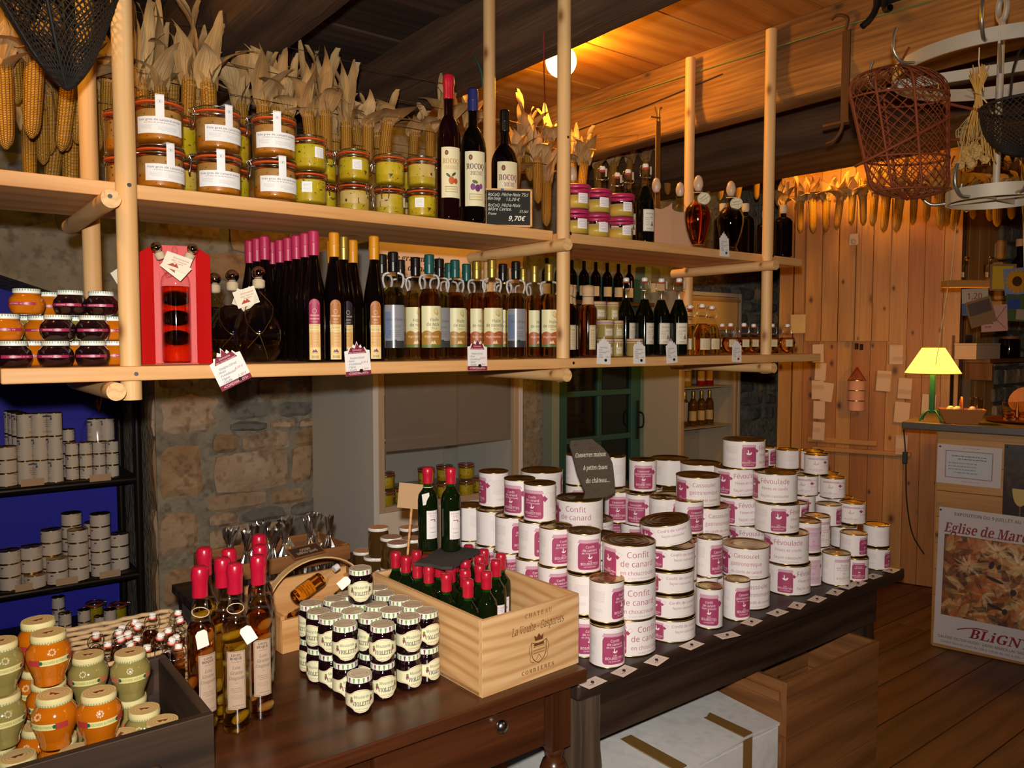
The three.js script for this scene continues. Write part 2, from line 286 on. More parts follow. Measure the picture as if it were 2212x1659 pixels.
// ---------- boxes under the bench ----------
{
  const c = thing('wooden_crate', 'open brown wooden crate on the floor under the bench', 'crate', [2.479, 0, -1.555]);
  const h = [0, 0.18, 0.36];
  for (const y of h) { for (const s of [1, -1]) { part(c, 'plank', box(0.58, 0.178, 0.016, 0, y + 0.09, s * 0.137, 0.002), M.boxWood); part(c, 'plank', box(0.016, 0.178, 0.258, s * 0.282, y + 0.09, 0, 0.002, 'z'), M.boxWood); } }
  part(c, 'bottom', box(0.55, 0.014, 0.255, 0, 0.01, 0, 0.002), M.boxWood);
  part(c, 'batten', box(0.012, 0.03, 0.25, -0.296, 0.49, 0, 0.002, 'z'), M.boxWood);
  const wm = rockMat(0xdfe0e2, 0xd2d4d6, 0xc6c9cc, { seed: 8, f: 3, bump: 0.002 }), tp = phy(0x8a6a3a, 0.2, { clearcoat: 0.6 });
  const w = thing('cardboard_box', 'white cardboard carton with half open flaps and brown tape under the bench', 'box', [1.81, 0, -1.675]); w.scale.set(0.9, 1.19, 0.98);
  part(w, 'carton_body', [box(0.76, 0.345, 0.012, 0, 0.1725, 0.262, 0.003), box(0.76, 0.345, 0.012, 0, 0.1725, -0.262, 0.003), box(0.012, 0.345, 0.52, 0.375, 0.1725, 0, 0.003), box(0.012, 0.345, 0.52, -0.375, 0.1725, 0, 0.003), box(0.74, 0.01, 0.51, 0, 0.006, 0, 0.002)], wm);
  const fl = (z0, z1, lift) => { const g = new THREE.BoxGeometry(0.768, 0.008, z1 - z0, 12, 1, 8), p = g.attributes.position; for (let i = 0; i < p.count; i++) { const x = p.getX(i), z = p.getZ(i); p.setY(i, p.getY(i) + 0.006 * Math.sin(x * 9 + z0 * 5) * (z / (z1 - z0) + 0.5) + lift * (z1 > 0.2 ? 0.5 - z / (z1 - z0) : 0.5 + z / (z1 - z0))); } g.computeVertexNormals(); return muv(g); };
  part(w, 'flap', fl(0.012, 0.27, 0.012), wm, [0, 0.352, 0.141]);
  part(w, 'flap', fl(-0.27, -0.004, 0.02), wm, [0, 0.352, -0.137]);
  for (const x of [-0.14, 0.2]) { part(w, 'tape', [box(0.05, 0.003, 0.25, x, 0.364, 0.145, 0), box(0.05, 0.003, 0.26, x + 0.02, 0.367, -0.137, 0), box(0.05, 0.1, 0.002, x, 0.305, 0.2695, 0)], tp); }
  const w2 = thing('cardboard_box', 'second white carton on the floor beside the turned table leg', 'box', [1.13, 0, -1.75]);
  part(w2, 'carton_body', box(0.36, 0.4, 0.4, 0, 0.2, 0, 0.006), wm);
  part(w2, 'flap', box(0.35, 0.006, 0.2, 0, 0.404, 0.1, 0.002), wm);
}
// ---------- refrigerated display cabinets ----------
function fridge(label, x0, x1, zf, zb, h, sill, two, bodyC) {
  const f = thing('display_fridge', label, 'fridge'), w = x1 - x0, xc = (x0 + x1) / 2, body = std(bodyC, 0.45), frame = std(0xb9a184, 0.4), inn = std(0xb7b2a8, 0.6);
  const d = zf - zb, zc = (zf + zb) / 2;
  part(f, 'side_panel', box(0.03, h, d, x0 + 0.015, h / 2, zc, 0.003, 'z'), body);
  part(f, 'side_panel', box(0.03, h, d, x1 - 0.015, h / 2, zc, 0.003, 'z'), body);
  part(f, 'back_panel', box(w - 0.06, h, 0.02, xc, h / 2, zb + 0.01, 0.002), inn);
  part(f, 'top_panel', box(w - 0.06, 0.03, d - 0.02, xc, h - 0.015, zc + 0.01, 0.002), inn);
  part(f, 'lower_front', box(w - 0.06, sill, 0.03, xc, sill / 2, zf - 0.016, 0.003), std(0xe3d9cc, 0.5));
  part(f, 'floor_panel', box(w - 0.06, 0.02, d - 0.06, xc, sill - 0.01, zc, 0.002), inn);
  const fr = part(f, 'door_frame', [box(0.035, h - sill, 0.03, x0 + 0.047, (h + sill) / 2, zf - 0.016), box(0.035, h - sill, 0.03, x1 - 0.047, (h + sill) / 2, zf - 0.016), box(w - 0.13, 0.035, 0.03, xc, h - 0.05, zf - 0.016), box(w - 0.13, 0.03, 0.03, xc, sill + 0.015, zf - 0.016)], frame);
  return { f, fr, xc, w, zc, d };
}
const glassPane = phy(0xffffff, 0.03, { transmission: 1, thickness: 0, ior: 1.45 });
const fogPane = phy(0xd8cfc4, 0.42, { transmission: 0.8, thickness: 0, ior: 1.3 });
{
  const A = fridge('tall grey display fridge with misted sliding glass doors behind the tins', 1.826, 2.775, -3.505, -4.25, 2.12, 0.76, true, 0xd6d3cd), zf = -3.505;
  part(A.f, 'header', box(0.92, 0.17, 0.015, A.xc, 2.035, zf + 0.006, 0.003), std(0xe8d5c6, 0.5));
  part(A.f, 'sliding_door', box(0.45, 1.15, 0.008, 1.826 + 0.29, 1.37, zf - 0.02, 0.001), glassPane);
  part(A.f, 'sliding_door', box(0.45, 1.15, 0.008, 2.775 - 0.29, 1.37, zf - 0.036, 0.001), glassPane);
  part(A.f, 'condensation', box(0.43, 0.86, 0.0015, 1.826 + 0.29, 1.5, zf - 0.015, 0), fogPane);
  part(A.f, 'condensation', box(0.45, 0.86, 0.0015, 2.775 - 0.29, 1.5, zf - 0.031, 0), fogPane);
  for (const y of [1.12, 1.52]) part(A.f, 'shelf', box(0.88, 0.012, 0.6, A.xc, y, -3.88, 0.002), std(0xcfcfcf, 0.4));
}
{
  const A = fridge('smaller beige display fridge holding wine bottles beside the teal door', 4.53, 5.27, -3.86, -4.26, 2.0, 0.5, false, 0xd0c4ae);
  part(A.f, 'header', box(0.6, 0.2, 0.012, 4.9, 1.83, -3.85, 0.004), std(0xd9b878, 0.5)); part(A.f, 'header_frame', [box(0.66, 0.02, 0.016, 4.9, 1.94, -3.85, 0.003), box(0.66, 0.02, 0.016, 4.9, 1.72, -3.85, 0.003)], std(0xb98a4c, 0.5));
  part(A.f, 'glass_door', box(0.6, 1.4, 0.008, A.xc, 1.22, -3.88, 0.001), glassPane);
  for (const y of [0.96, 1.27, 1.55]) part(A.f, 'shelf', box(0.66, 0.01, 0.34, A.xc, y, -4.06, 0.002), std(0xb0a898, 0.4));
  part(A.f, 'door_handle', box(0.02, 0.14, 0.03, 4.6, 1.1, -3.845, 0.004), M.steel);
}
// ---------- teal door ----------
{
  const teal = std(0x2f5c58, 0.5), dg = phy(0x0c1a18, 0.05, {}), d = struct('door_1', [box(0.1, 2.1, 0.05, 3.71, 1.05, -4.26, 0.006), box(0.1, 2.1, 0.05, 4.47, 1.05, -4.26, 0.006), box(0.66, 0.12, 0.05, 4.09, 2.04, -4.26, 0.006), box(0.66, 0.55, 0.05, 4.09, 0.275, -4.26, 0.006)], teal);
  part(d, 'muntin', box(0.045, 1.44, 0.04, 4.09, 1.26, -4.26, 0.01), teal);
  for (const y of [0.9, 1.24, 1.6]) part(d, 'muntin', box(0.66, 0.045, 0.04, 4.09, y, -4.255, 0.01), teal);
  for (const x of [3.915, 4.265]) [[0.55, 0.88], [0.92, 1.22], [1.26, 1.58], [1.62, 1.98]].forEach(([a, b]) => part(d, 'pane', box(0.31, b - a, 0.006, x, (a + b) / 2, -4.27, 0), dg));
  const t = struct('trim_5', [box(0.07, 2.2, 0.1, 3.62, 1.1, -4.25, 0.004), box(0.07, 2.2, 0.1, 4.556, 1.1, -4.25, 0.004)], std(0x8fa090, 0.6));
  const k = thing('strap_latch', 'black wrought iron latch on the teal door', 'latch', [4.475, 1.02, -4.22]);
  part(k, 'latch_plate', box(0.022, 0.3, 0.008, 0, 0, 0, 0.003), M.iron); part(k, 'latch_handle', tube([[0, 0.06, 0.004], [0, 0.05, 0.05], [0, -0.05, 0.05], [0, -0.06, 0.004]], 0.007), M.iron);
}
// ---------- niche shelf ----------
{
  struct('trim_6', box(2.28, 2.05, 0.02, -0.17, 1.03, -5.075, 0.002), std(0x2a2ad2, 0.6));
  const s = thing('niche_shelf', 'dark metal tube shelving unit standing in the stone niche', 'shelf'), mt = std(0x241c18, 0.35, { metalness: 0.4 });
  for (const [x, z] of [[0.965, -4.56], [0.965, -5.0], [-0.6, -4.56], [-0.6, -5.0]]) part(s, 'post', rod([x, 0, z], [x, 1.62, z], 0.022, 16), mt);
  for (const y of [0.9, 0.38, 0.06, 1.45]) { part(s, 'rail', rod([-0.6, y - 0.012, -4.56], [0.965, y - 0.012, -4.56], 0.02, 14), mt); part(s, 'shelf_board', box(1.56, 0.014, 0.44, 0.18, y, -4.79, 0.002), std(0x1d1714, 0.6)); }
}
// ---------- bar counter ----------
const CO = thing('bar_counter', 'pine fronted bar counter with grey top beside the boarded wall', 'counter', [4.297, 0, -1.903], -75.2 * D2R);
{
  for (let i = 0; i < 8; i++) part(CO, 'plank', box(1.35, 0.138, 0.02, 0, 0, 0, 0.002), M.wallPine, [0.675, 0.07 + i * 0.14, -0.01]);
  part(CO, 'end_panel', box(0.02, 1.16, 0.5, 0, 0.58, -0.27, 0.002, 'y'), M.wallPine); part(CO, 'rail', box(1.35, 0.042, 0.02, 0.675, 1.139, -0.01, 0.002), M.wallPine);
  part(CO, 'counter_top', box(1.5, 0.04, 0.72, 0.585, 1.18, -0.3, 0.006), std(0x55524e, 0.35));
}
// ---------- tins ----------
const PINK = '#a9446c', PALE = '#b9718f';
function wob(g, t, x, y, size, color, o = {}) {
  g.font = `${o.bold ? 'bold ' : ''}${size}px sans-serif`; g.fillStyle = color; g.textAlign = o.align ?? 'center'; g.textBaseline = 'middle'; g.fillText(t, x, y, o.max);
}
function fine(g, x, y, w, rows, lh, color) { const q = rng(Math.round(x * 7 + y)); g.fillStyle = color; for (let i = 0; i < rows; i++) { let cx = x - w / 2 + (i === rows - 1 ? w * 0.2 : q() * 6); while (cx < x + w / 2 - 8) { const l = 5 + q() * 14; g.fillRect(cx, y + i * lh, Math.min(l, x + w / 2 - cx), lh * 0.28); cx += l + 4; } } }
function duck(g, x, y, s, c) {
  g.fillStyle = c; g.beginPath(); g.moveTo(x - s, y); g.quadraticCurveTo(x - s * 0.8, y + s * 0.7, x, y + s * 0.7); g.quadraticCurveTo(x + s * 0.9, y + s * 0.7, x + s, y - s * 0.35); g.quadraticCurveTo(x + s * 0.5, y - s * 0.45, x + s * 0.35, y + s * 0.05);
  g.quadraticCurveTo(x + s * 0.15, y + s * 0.1, x - s * 0.1, y); g.lineTo(x - s * 0.15, y - s * 1.0); g.quadraticCurveTo(x - s * 0.3, y - s * 1.4, x - s * 0.65, y - s * 1.1); g.lineTo(x - s * 0.45, y - s * 0.95); g.lineTo(x - s * 0.5, y - s * 0.1); g.closePath(); g.fill();
}
function jarIcon(g, x, y, w, h, o) {
  const c = o.color ?? PINK, top = y, body = y + h * 0.12, r = w * 0.14;
  // checked cloth cover, tied at the right
  g.save(); g.beginPath(); g.moveTo(x - w * 0.45, top); g.lineTo(x + w * 0.45, top); g.lineTo(x + w * 0.52, body); g.lineTo(x - w * 0.52, body); g.closePath(); g.clip();
  g.fillStyle = o.outline ? '#c9a0b4' : '#c98aa5'; g.fillRect(x - w, top, w * 2, h * 0.12); g.fillStyle = '#f3e9ec'; const n = Math.max(3, h * 0.018); for (let a = x - w * 0.6; a < x + w * 0.6; a += n * 2) for (let b = top; b < body; b += n * 2) g.fillRect(a, b, n, n); g.restore();
  g.beginPath(); g.moveTo(x - w * 0.42, body); g.lineTo(x + w * 0.42, body); g.quadraticCurveTo(x + w * 0.5, body + h * 0.06, x + w * 0.5, body + h * 0.16); g.lineTo(x + w * 0.5, y + h - r); g.quadraticCurveTo(x + w * 0.5, y + h, x + w * 0.5 - r, y + h); g.lineTo(x - w * 0.5 + r, y + h); g.quadraticCurveTo(x - w * 0.5, y + h, x - w * 0.5, y + h - r); g.lineTo(x - w * 0.5, body + h * 0.16); g.quadraticCurveTo(x - w * 0.5, body + h * 0.06, x - w * 0.42, body); g.closePath();
  if (o.outline) { if (o.wash) { g.fillStyle = '#dcc0d0'; g.fill(); } g.strokeStyle = '#c9a0b4'; g.lineWidth = 3; g.stroke(); } else { g.fillStyle = c; g.fill(); }
  g.save(); g.translate(x + w * 0.62, y + h * 0.24); g.rotate(0.75); g.strokeStyle = '#c9a0b4'; g.lineWidth = 2; g.strokeRect(-w * 0.1, -w * 0.22, w * 0.2, w * 0.4); g.fillStyle = c; g.fillRect(-w * 0.1, 0, w * 0.2, w * 0.18); g.restore();
  const tc = o.outline ? PALE : '#f6ecef', L = o.lines ?? [], n0 = L.length; let yy = y + h * 0.2;
  L.forEach((t, i) => { const s = (i === n0 - 1 && n0 > 1 ? 0.075 : 0.1) * h; wob(g, t, x, yy + s * 0.5, Math.min(s * 1.15, w * 1.7 / t.length), tc, { max: w * 1.02 }); yy += s * 1.08; });
  const dy = n0 ? y + h * 0.585 : y + h * 0.38, ds = n0 ? w * 0.1 : w * 0.2; if (!o.outline) duck(g, x, dy, ds, tc); else { g.globalAlpha = 0.4; duck(g, x, dy, ds * 0.9, PALE); g.globalAlpha = 1; }
  wob(g, 'Les', x, y + h * 0.715, h * 0.085, tc); wob(g, 'BOURIETTES', x, y + h * 0.81, Math.min(h * 0.115, w * 0.17), tc, { max: w * 0.95 }); wob(g, 'Les Frères Belle', x, y + h * 0.905, Math.min(h * 0.06, w * 0.1), tc, { max: w * 0.8 });
}
function paperLabel(g, w, h, c = '#f1ebec') { g.fillStyle = c; g.fillRect(0, 0, w, h); }
function tallLabel(lines, o = {}) {
  return canvasTex(1088, 392, (g, w, h) => {
    paperLabel(g, w, h, o.bg); const jw = o.jw ?? 255;
    jarIcon(g, w * 0.5, h * 0.13, jw, h * 0.8, { lines, ...o });
    fine(g, w * 0.25, h * 0.22, 150, 9, 13, '#c9b9c0'); fine(g, w * 0.25, h * 0.68, 110, 3, 12, '#cfc2c8'); fine(g, w * 0.78, h * 0.2, 200, 14, 13, '#cbb3be'); fine(g, w * 0.02 + 60, h * 0.25, 180, 10, 14, '#d0c2c8'); fine(g, w * 0.8, h * 0.78, 160, 2, 14, '#b98fa2');
    if (o.side) { o.side.forEach((t, i) => wob(g, t, w * 0.655, h * (0.2 + i * 0.17), i ? 30 : 38, PALE, { max: 150 })); }
  });
}
function wideLabel(lines, sizes, H = 330) {
  return canvasTex(1500, H, (g, w, h) => {
    paperLabel(g, w, h); jarIcon(g, w * 0.31, h * 0.1, Math.min(165, h * 0.62), h * 0.84, {});
    lines.forEach((t, i) => wob(g, t, w * 0.5, h * (0.24 + i * (0.58 / Math.max(2, lines.length - 1)) * 0.92), sizes[i] * H / 330, PALE, { max: 330 }));
    wob(g, 'au sel gris de Noirmoutier', w * 0.51, h * 0.92, h * 0.06, '#c3a2b0', { max: 220 }); fine(g, w * 0.17, h * 0.2, 170, 6, 15, '#cdbcc4'); fine(g, w * 0.17, h * 0.66, 120, 2, 15, '#cdbcc4'); fine(g, w * 0.69, h * 0.25, 130, 8, 15, '#d3c3ca'); fine(g, w * 0.88, h * 0.25, 210, 8, 15, '#cdbcc4');
  });
}
const lidM = std(0xc0a468, 0.28, { metalness: 1 }), TIN = {};
function tinKind(key, r, h, tex, rough = 0.42) {
  const lm = std(0xffffff, rough, { map: tex });
  const body = new THREE.CylinderGeometry(r, r, h - 0.007, 36, 1, true, 0, 2 * PI); body.translate(0, h / 2, 0);
  const lid = lathe([[0, h - 0.0035], [r * 0.16, h - 0.0035], [r * 0.2, h - 0.0022], [r * 0.26, h - 0.0035], [r * 0.48, h - 0.0036], [r * 0.53, h - 0.0022], [r * 0.58, h - 0.0036], [r * 0.7, h - 0.0036], [r * 0.75, h - 0.0022], [r * 0.8, h - 0.0038], [r * 0.93, h - 0.0042], [r * 0.955, h - 0.0008], [r * 0.985, h], [r + 0.0012, h - 0.0012], [r + 0.0012, h - 0.0034], [r, h - 0.004]], 36);
  const bas = lathe([[r, 0.004], [r + 0.0012, 0.003], [r + 0.0012, 0.0008], [r * 0.97, 0], [r * 0.94, 0.002], [0, 0.003]], 36);
  TIN[key] = { r, h, p: proto((g) => { part(g, 'label', body, lm); part(g, 'lid', lid, lidM); part(g, 'base_rim', bas, lidM); }) };
}
tinKind('TC', 0.0488, 0.115, tallLabel(['Confit', 'de canard', 'en choucroute']));
tinKind('TG', 0.0488, 0.115, tallLabel(['Cassoulet', 'gastronomique', 'au confit de canard']));
tinKind('TH', 0.0488, 0.115, tallLabel(['Haricots', 'cuisinés'], { outline: true, wash: true }));
tinKind('TS', 0.0488, 0.115, tallLabel(['Soupe', 'aux haricots', 'et aux légumes'], { outline: true }));
tinKind('NF', 0.0415, 0.127, tallLabel(['Confit', 'de canard', 'façon cassoulet'], { jw: 270 }));
tinKind('NG', 0.0415, 0.127, tallLabel(['Cassoulet', 'gastronomique', 'au confit de canard'], { jw: 250 }));
tinKind('SC', 0.0482, 0.084, tallLabel(['Civet', 'de canard'], { jw: 180 }));
tinKind('SO', 0.0482, 0.084, tallLabel([], { jw: 250, outline: true, side: ['Gratin', 'de', 'de Roc'] }));
tinKind('WC', 0.0765, 0.105, wideLabel(['Confit', 'de canard', 'en choucroute'], [80, 76, 52]));
tinKind('WG', 0.0765, 0.105, wideLabel(['Cassoulet', 'gastronomique', 'au confit de canard'], [62, 60, 42]));
tinKind('WF', 0.0765, 0.105, wideLabel(['Févoulade', 'Fèves et confit', 'façon cassoulet'], [80, 46, 46]));
tinKind('FF', 0.0765, 0.066, wideLabel(['Confit de canard', 'façon cassoulet'], [64, 54], 206));
const TXT = { TC: 'tall white choucroute tin with pink jar print', TG: 'tall white Cassoulet tin with pink jar print', TH: 'tall white tin with pale lilac jar print', TS: 'tall white tin with thin outlined jar print Soupe', NF: 'slim white tin with pink jar print façon cassoulet', NG: 'slim white tin with pink jar print Cassoulet gastronomique', SC: 'short white tin with small pink jar print', SO: 'short white tin with thin outlined jar print', WC: 'wide white tin lettered en choucroute', WG: 'wide white tin lettered Cassoulet gastronomique', WF: 'wide white tin lettered Févoulade', FF: 'flat wide white tin lettered façon cassoulet' };
function tin(kind, x, z, y, rot, where) {
  const k = TIN[kind]; let face = Math.abs(((rot + 540) % 360) - 180) > 110 ? ', small print out' : '';
  return put(k.p, 'food_tin', `${TXT[kind]}${face}, ${where}`, 'tin', `${kind[0] === 'W' || kind[0] === 'F' ? 'wide' : kind[0] === 'S' ? 'short' : 'tall'} tins on the bench, ${where}`, x, BN + y, z, Math.atan2(-x, -z) - PI + rot * D2R);
}
const LV = ['standing on the bench', 'second tier of the stack', 'third tier of the stack', 'fourth tier of the stack', 'fifth tier of the stack'];
const h1 = 0.115, w1 = 0.105, s1 = 0.084, n1 = 0.127;
for (const [k, x, z, y, rot, l] of [
  // stack of tall tins nearest the wine crate
  ['TC', 1.514,-1.536, 0, 27, 0], ['TC', 1.531,-1.557, h1, 60, 1], ['TC', 1.513,-1.628, 0, 20, 0], ['TC', 1.522,-1.64, h1, 80, 1], ['TC', 1.534,-1.654, 2 * h1, 22, 2],
  ['TC', 1.508,-1.749, 2 * h1, 30, 2], ['TC', 1.507,-1.847, 2 * h1, 42, 2], ['TC', 1.49,-1.945, 2 * h1, 47, 2], ['TC', 1.493,-2.053, 2 * h1, 178, 2], ['TC', 1.474,-2.148, 2 * h1, 182, 2],
  ['TC', 1.517,-1.834, 3 * h1, -29, 3], ['TC', 1.518,-1.935, 3 * h1, -35, 3], ['TC', 1.533,-2.094, 3 * h1, -72, 3],
  ['TC', 1.505, -1.752, h1, 25, 1], ['TC', 1.5, -1.853, h1, 20, 1], ['TC', 1.49, -1.955, h1, 15, 1], ['TC', 1.492, -2.058, h1, 5, 1], ['TC', 1.476, -2.16, h1, 0, 1],
  ['TC', 1.505, -1.752, 0, 10, 0], ['TC', 1.5, -1.853, 0, 30, 0], ['TC', 1.49, -1.955, 0, 12, 0], ['TC', 1.492, -2.058, 0, 0, 0], ['TC', 1.476, -2.16, 0, 9, 0],
  // wide choucroute stack
  ['WC', 1.638, -1.573, 0, 44, 0], ['WC', 1.636, -1.571, w1, 22, 1], ['WC', 1.645, -1.582, 2 * w1, 21, 2],
  // flat tins
  ['FF', 1.813, -1.571, 0, 40, 0], ['FF', 1.822, -1.582, 0.066, 36, 1], ['FF', 1.84, -1.6, 0.132, 30, 2], ['FF', 1.856, -1.612, 0.198, 38, 3],
  // under the slate
  ['WC', 1.885, -1.98, 0, 20, 0], ['WC', 1.885, -1.98, w1, -20, 1], ['FF', 1.87, -1.98, 2 * w1, 40, 2], ['WC', 1.728,-1.885, 0.276, -10, 3],
  ['WC', 1.83, -2.2, 0, 0, 0], ['WC', 1.83, -2.2, w1, 30, 1], ['WC', 1.84, -2.21, 2 * w1, 30, 2], ['WC', 1.83, -2.2, 3 * w1, 150, 3],
  // tall tins in the middle
  ['TG', 2.094,-2.101, 3 * h1, 178, 3], ['TG', 2.117,-1.97, 3 * h1, 4, 3], ['TG', 2.02, -2.21, 3 * h1, 185, 3], ['TG', 2.02, -2.21, 2 * h1, 15, 2], ['TG', 2.02, -2.21, h1, 15, 1], ['TG', 2.02, -2.21, 0, 15, 0], ['TG', 2.053,-2.032, 2 * h1, 0, 2], ['TG', 2.078,-1.95, 2 * h1, -15, 2], ['TG', 2.11, -2.115, h1, 8, 1], ['TG', 2.11, -2.115, 0, 8, 0], ['TG', 2.09, -1.985, h1, 20, 1], ['TG', 2.09, -1.985, 0, 0, 0], ['TG', 2.1, -1.86, 0, 0, 0], ['TG', 2.1, -1.86, h1, 30, 1], ['TG', 2.089,-1.845, 2 * h1, 85, 2],
  ['TG', 2.1, -1.733, 0, 10, 0], ['TG', 2.1, -1.733, h1, 10, 1], ['TG', 2.126,-1.761, 2 * h1, 35, 2],
  ['NF', 1.967,-1.545, 0, 0, 0], ['NG', 2.095,-1.537, 0, 36, 0], ['NG', 2.056,-1.616, n1, 45, 1], ['NF', 1.957, -1.64, n1, 0, 1], ['NF', 1.957, -1.64, 0, 0, 0], ['NF', 2.052, -1.63, 0, 0, 0],
  // cassoulet, wide
  ['WG', 2.235, -1.601, 0, 30, 0], ['WG', 2.221, -1.596, w1, 3, 1], ['WG', 2.222, -1.765, 0, 30, 0], ['WG', 2.222, -1.765, w1, 30, 1], ['WG', 2.221, -1.758, 2 * w1, 35, 2], ['WG', 2.203, -1.786, 3 * w1, 18, 3],
  ['WG', 2.26, -1.945, 0, 0, 0], ['WG', 2.26, -1.945, w1, 0, 1], ['WG', 2.26, -1.945, 2 * w1, 0, 2], ['WG', 2.429,-1.959, 3 * w1, 170, 3], ['WG', 2.29, -2.13, 0, 0, 0], ['WG', 2.29, -2.13, w1, 0, 1], ['WG', 2.29, -2.13, 2 * w1, 0, 2], ['WG', 2.426,-2.113, 3 * w1, 175, 3],
  // févoulade, wide
  ['WF', 2.476, -1.599, 0, 62, 0], ['WF', 2.482, -1.612, w1, 6, 1], ['WF', 2.469, -1.643, 2 * w1, 73, 2], ['WF', 2.478, -1.66, 3 * w1, 0, 3],
  ['WF', 2.47, -1.8, 0, 20, 0], ['WF', 2.486, -1.78, w1, 17, 1], ['WF', 2.455, -1.8, 2 * w1, 40, 2], ['WF', 2.458, -1.82, 3 * w1, 36, 3], ['WF', 2.47, -1.79, 4 * w1, 83, 4],
  // soups and beans
  ['TS', 2.691,-1.539, 0, 35, 0], ['TH', 2.6, -1.6, 0, 25, 0], ['TH', 2.615, -1.613, h1, 30, 1], ['TS', 2.73, -1.645, 0, 0, 0], ['TS', 2.722, -1.64, h1, 30, 1],
  // short tins at the far end
  ['SC', 2.797, -1.526, 0, 20, 0], ['SC', 2.82, -1.545, s1, 55, 1], ['SC', 3.0, -1.547, 0, 65, 0], ['SC', 3.02, -1.562, s1, 178, 1], ['SC', 2.9, -1.62, 0, 60, 0], ['SC', 2.9, -1.63, s1, 60, 1], ['SC', 2.97, -1.72, 0, 0, 0], ['SC', 2.97, -1.72, s1, 0, 1], ['SC', 2.855, -1.74, 0, 0, 0], ['SC', 2.855, -1.74, s1, 0, 1],
  ['SO', 2.965, -1.632, 2 * s1, -5, 2], ['SC', 2.859, -1.672, 2 * s1, 65, 2], ['SC', 3.03, -1.72, 2 * s1, 60, 2], ['SC', 2.78, -1.77, s1, 60, 1], ['SC', 2.78, -1.77, 0, 60, 0], ['SC', 2.78, -1.77, 2 * s1, 60, 2], ['SO', 2.985, -1.73, 3 * s1, -10, 3], ['SO', 2.95, -1.83, 3 * s1, -15, 3], ['SC', 2.95, -1.84, 0, 0, 0], ['SC', 2.95, -1.84, s1, 0, 1], ['SC', 2.95, -1.84, 2 * s1, 0, 2], ['SC', 3.04, -1.83, 0, 170, 0], ['SC', 3.04, -1.83, s1, 170, 1], ['SC', 3.05, -1.825, 2 * s1, 170, 2], ['SC', 3.06, -1.8, 3 * s1, 170, 3],
  ['SO', 3.0, -1.815, 4 * s1, 0, 4], ['SC', 3.08, -1.88, 4 * s1, 60, 4], ['SC', 3.02, -1.94, 0, 60, 0], ['SC', 3.02, -1.94, s1, 60, 1], ['SC', 3.02, -1.94, 2 * s1, 60, 2], ['SC', 3.02, -1.94, 3 * s1, 175, 3], ['SC', 3.03, -1.97, 4 * s1, 172, 4], ['SC', 2.99, -2.06, 0, 0, 0], ['SC', 2.99, -2.06, s1, 0, 1], ['SC', 2.99, -2.06, 2 * s1, 0, 2], ['SC', 3.0, -2.07, 3 * s1, 60, 3], ['SC', 3.02, -2.08, 4 * s1, 60, 4], ['SC', 2.85, -2.0, 0, 0, 0], ['SC', 2.85, -2.0, s1, 0, 1], ['SC', 2.85, -2.0, 2 * s1, 0, 2], ['SC', 2.85, -2.0, 3 * s1, 120, 3], ['SC', 2.88, -2.02, 4 * s1, 60, 4],
]) tin(k, x, z, y, rot, LV[l]);
{
  const o = tin('FF', 1.83, -1.6, 0.281, 19, 'tilted on top of the flat tins'); o.rotation.order = 'YXZ'; o.rotation.z = 0; const a = o.rotation.y; o.rotation.set(0, 0, 0); o.rotateZ(0.13); o.rotateX(-0.06); o.rotateY(a);
  tin('FF', 1.76, -1.83, 0, 30, LV[0]); tin('FF', 1.76, -1.83, 0.066, 30, LV[1]); tin('FF', 1.76, -1.83, 0.132, 30, LV[2]); tin('FF', 1.75, -1.83, 0.198, 30, LV[3]);
}
// slate with chalk lettering leaning on the tins
{
  const t = canvasTex(512, 640, (g, w, h) => { g.fillStyle = '#4a3d33'; g.fillRect(0, 0, w, h); const q = rng(4); for (let i = 0; i < 900; i++) { g.fillStyle = q() > 0.5 ? 'rgba(90,76,64,.35)' : 'rgba(44,36,30,.35)'; g.fillRect(q() * w, q() * h, 10 + q() * 40, 2 + q() * 4); } g.save(); g.transform(1, 0.03, -0.06, 1, 0, 0); g.fillStyle = '#e6dfd6'; g.textAlign = 'center'; g.font = 'italic 66px serif'; g.fillText('Conserves maison', 250, 190, 380); g.fillText('& petites choses', 300, 330, 300); g.fillText('du château...', 320, 470, 300); g.restore(); });
  const outline = [[0.02, 0], [0.098, 0.0], [0.125, 0.012], [0.128, 0.05], [0.128, 0.105], [0.118, 0.135], [0.1, 0.16], [0.086, 0.172], [0.07, 0.188], [0.03, 0.188], [0, 0.188], [-0.004, 0.17], [0.003, 0.135], [0.009, 0.09], [0.02, 0.05], [0.03, 0.02]];
  const g = extr(outline, 0.008, 0.0012), uv = g.attributes.uv; for (let i = 0; i < uv.count; i++) uv.setXY(i, (uv.getX(i) + 0.005) / 0.136, uv.getY(i) / 0.19);
  const [sx, sz] = [1.684,-1.89];
  const s = thing('slate_sign', 'rough brown slate with white chalk lettering propped on a wide tin', 'sign', [sx - 0.005, 1.124, sz + 0.045], Math.atan2(-sx, -sz) + 0.22);
  part(s, 'slate', g, std(0xffffff, 0.85, { map: t }), [0, 0, 0], [-0.24, 0, 0.06]);
}
